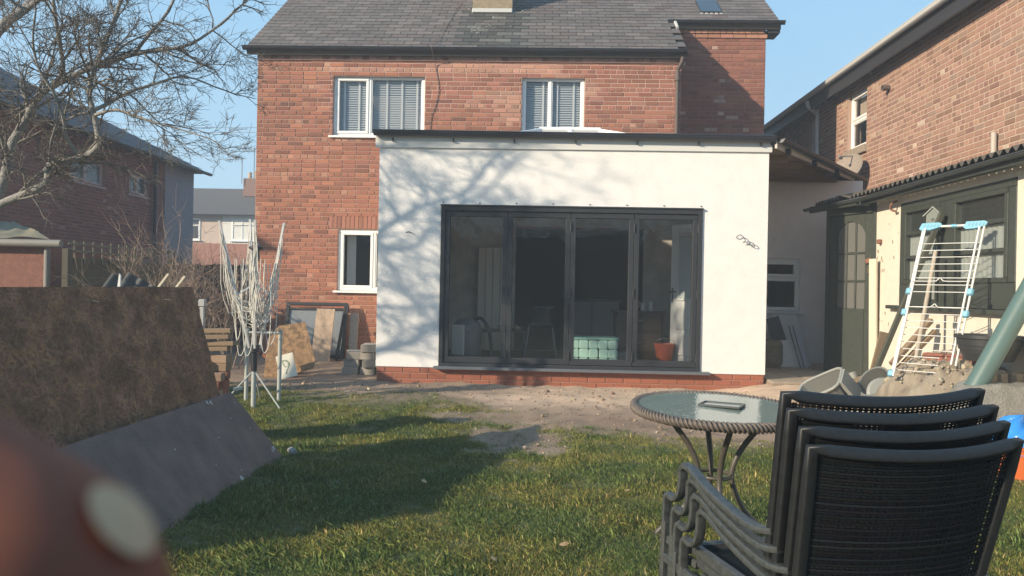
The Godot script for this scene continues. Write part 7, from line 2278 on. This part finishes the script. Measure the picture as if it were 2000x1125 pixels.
func surface_net(bones: Array, cell: float, k: float) -> MB:
	# bones: [a, b, ra, rb]; smooth union; only cells near a bone are visited
	var field := {}
	var lo := Vector3(1e9, 1e9, 1e9)
	for q in bones:
		for e in 2:
			lo = lo.min(q[e] - Vector3.ONE * (q[2 + e] + cell * 3.0))
	var sample := func(key: Vector3i) -> float:
		if field.has(key): return field[key]
		var p := lo + Vector3(key) * cell
		var s := 0.0
		var best := 1e9
		for q in bones:
			var d := cap(p, q[0], q[1], q[2], q[3])
			best = minf(best, d)
			if d < best + 6.0 * k: s += exp(-d / k)
		var r: float = -k * log(maxf(s, 1e-30)) if best < 0.03 else best
		field[key] = r
		return r
	var cells := {}
	for q in bones:
		var a: Vector3 = q[0].min(q[1]) - Vector3.ONE * (maxf(q[2], q[3]) + 2.0 * cell)
		var b: Vector3 = q[0].max(q[1]) + Vector3.ONE * (maxf(q[2], q[3]) + 2.0 * cell)
		var i0 := Vector3i(((a - lo) / cell).floor()); var i1 := Vector3i(((b - lo) / cell).ceil())
		for x in range(i0.x, i1.x):
			for y in range(i0.y, i1.y):
				for z in range(i0.z, i1.z):
					cells[Vector3i(x, y, z)] = true
	var verts := {}
	var E := [[0, 1], [0, 2], [0, 4], [1, 3], [1, 5], [2, 3], [2, 6], [3, 7], [4, 5], [4, 6], [5, 7], [6, 7]]
	for c in cells:
		var f := []
		var neg := 0
		for i in 8:
			var d: float = sample.call(c + Vector3i(i & 1, (i >> 1) & 1, (i >> 2) & 1))
			f.append(d)
			if d < 0: neg += 1
		if neg == 0 or neg == 8: continue
		var sum := Vector3.ZERO; var cnt := 0
		for e in E:
			var d0: float = f[e[0]]; var d1: float = f[e[1]]
			if (d0 < 0) != (d1 < 0):
				var t := d0 / (d0 - d1)
				var p0 := Vector3(e[0] & 1, (e[0] >> 1) & 1, (e[0] >> 2) & 1); var p1 := Vector3(e[1] & 1, (e[1] >> 1) & 1, (e[1] >> 2) & 1)
				sum += p0.lerp(p1, t); cnt += 1
		var g := Vector3(f[1] + f[3] + f[5] + f[7] - f[0] - f[2] - f[4] - f[6], f[2] + f[3] + f[6] + f[7] - f[0] - f[1] - f[4] - f[5], f[4] + f[5] + f[6] + f[7] - f[0] - f[1] - f[2] - f[3]).normalized()
		verts[c] = [lo + (Vector3(c) + sum / cnt) * cell, g]
	var mb := MB.new()
	var AX := [Vector3i(1, 0, 0), Vector3i(0, 1, 0), Vector3i(0, 0, 1)]
	for c in verts:
		for ax in 3:
			var d0: float = sample.call(c); var d1: float = sample.call(c + AX[ax])
			if (d0 < 0) == (d1 < 0): continue
			var u: Vector3i = AX[(ax + 1) % 3]; var w: Vector3i = AX[(ax + 2) % 3]
			var q := [c, c - u, c - u - w, c - w]
			var ok := true
			for i in q:
				if not verts.has(i): ok = false
			if not ok: continue
			var A = verts[q[0]]; var B = verts[q[1]]; var C = verts[q[2]]; var D = verts[q[3]]
			mb.t3(A[0], B[0], C[0], A[1], B[1], C[1], Color.WHITE); mb.t3(A[0], C[0], D[0], A[1], C[1], D[1], Color.WHITE)
	return mb

func build_hand() -> void:
	rng.seed = 119
	# the photographer's hand: a fingertip reaches in front of the lens, the rest grips the phone outside the picture
	var camx := Transform3D(Basis.from_euler(Vector3(0, deg_to_rad(2.0), deg_to_rad(1.1))), V(0, 1.24, 0))
	var H := thing("hand", camx * V(-0.16, -0.10, 0.0), "blurred fingertip with pale nail of a hand reaching before the lens", "hand")
	H.basis = camx.basis
	var o := V(0.16, 0.10, 0.0)
	# joints in lens space: x right, y up, z towards the holder
	var tip := V(-0.0294, -0.0190, -0.0450); var dip := V(-0.0490, -0.0100, -0.0470); var pip := V(-0.082, 0.001, -0.046); var mcp := V(-0.138, -0.006, -0.014)
	var bones := [
		[tip, dip, 0.0100, 0.0106], [dip, pip, 0.0106, 0.0112], [pip, mcp, 0.0112, 0.0130],
		# middle, ring and little finger curled round the edge of the phone
		[mcp + V(-0.002, -0.024, 0.002), V(-0.112, -0.034, -0.036), 0.0128, 0.0110], [V(-0.112, -0.034, -0.036), V(-0.092, -0.037, -0.020), 0.0110, 0.0098], [V(-0.092, -0.037, -0.020), V(-0.083, -0.038, -0.012), 0.0098, 0.0084],
		[mcp + V(-0.006, -0.047, 0.004), V(-0.116, -0.058, -0.032), 0.0120, 0.0104], [V(-0.116, -0.058, -0.032), V(-0.098, -0.060, -0.017), 0.0104, 0.0092], [V(-0.098, -0.060, -0.017), V(-0.090, -0.061, -0.009), 0.0092, 0.0080],
		[mcp + V(-0.010, -0.068, 0.008), V(-0.124, -0.080, -0.024), 0.0106, 0.0090], [V(-0.124, -0.080, -0.024), V(-0.108, -0.082, -0.010), 0.0090, 0.0080],
		# palm
		[mcp, V(-0.168, -0.045, 0.050), 0.0132, 0.020], [mcp + V(-0.002, -0.024, 0.002), V(-0.171, -0.058, 0.054), 0.0140, 0.021], [mcp + V(-0.006, -0.047, 0.004), V(-0.174, -0.070, 0.056), 0.0138, 0.021], [mcp + V(-0.010, -0.068, 0.008), V(-0.176, -0.082, 0.058), 0.0122, 0.020],
		# thumb on the screen side
		[V(-0.166, -0.045, 0.052), V(-0.136, -0.016, 0.056), 0.018, 0.0132], [V(-0.136, -0.016, 0.056), V(-0.108, -0.008, 0.042), 0.0130, 0.0114], [V(-0.108, -0.008, 0.042), V(-0.090, -0.006, 0.029), 0.0112, 0.0092],
		# wrist and forearm
		[V(-0.172, -0.064, 0.056), V(-0.200, -0.120, 0.110), 0.024, 0.026], [V(-0.200, -0.120, 0.110), V(-0.245, -0.230, 0.215), 0.026, 0.034],
	]
	for q in bones:
		q[0] += o; q[1] += o
	var mb := surface_net(bones, 0.0034, 0.0022)
	var sk := mat("skin", 0.21, 0.08, 0.052, 0.7, {"spec": 0.25, "tex": "soft", "s": 12.0, "world": false})
	sk.subsurf_scatter_enabled = true
	sk.subsurf_scatter_strength = 0.2
	part(H, "skin", mb, sk)
	# nail on the outer side of the fingertip
	var nd := V(0.80, 0.63, 0.06).normalized()
	var along := V(0.72, -0.69, 0.0)
	along = (along - nd * along.dot(nd)).normalized()
	var cross := nd.cross(along)
	var nm := MB.new()
	nm.grid(16, 12, func(i: int, j: int):
		# a rounded-off oval patch lying on the tip
		var a: float = (i / 16.0 * 2.0 - 1.0)
		var t: float = (j / 12.0 * 2.0 - 1.0)
		var u := a * sqrt(1.0 - 0.5 * t * t) * 0.235
		var w := t * sqrt(1.0 - 0.5 * a * a) * 0.21
		return o + tip + (nd + along * tan(u) + cross * tan(w)).normalized() * 0.01035)
	part(H, "nail", nm, mat("nail", 0.54, 0.35, 0.22, 0.8, {"spec": 0.15}))
	# the phone held up, lens at its back
	var P := thing("phone", camx * V(-0.055, -0.012, 0.006), "dark phone held up in the hand", "phone")
	P.basis = camx.basis
	var b := MB.new()
	b.bx(-0.080, 0.075, -0.050, 0.032, 0.0, 0.008, Color.WHITE, 0.003)
	part(P, "body", b, mat("phone_body", 0.02, 0.02, 0.022, 0.4))
	b = MB.new(); b.bx(-0.076, 0.071, -0.046, 0.028, 0.0081, 0.0089); part(P, "screen", b, mat("phone_screen", 0.01, 0.01, 0.012, 0.1))
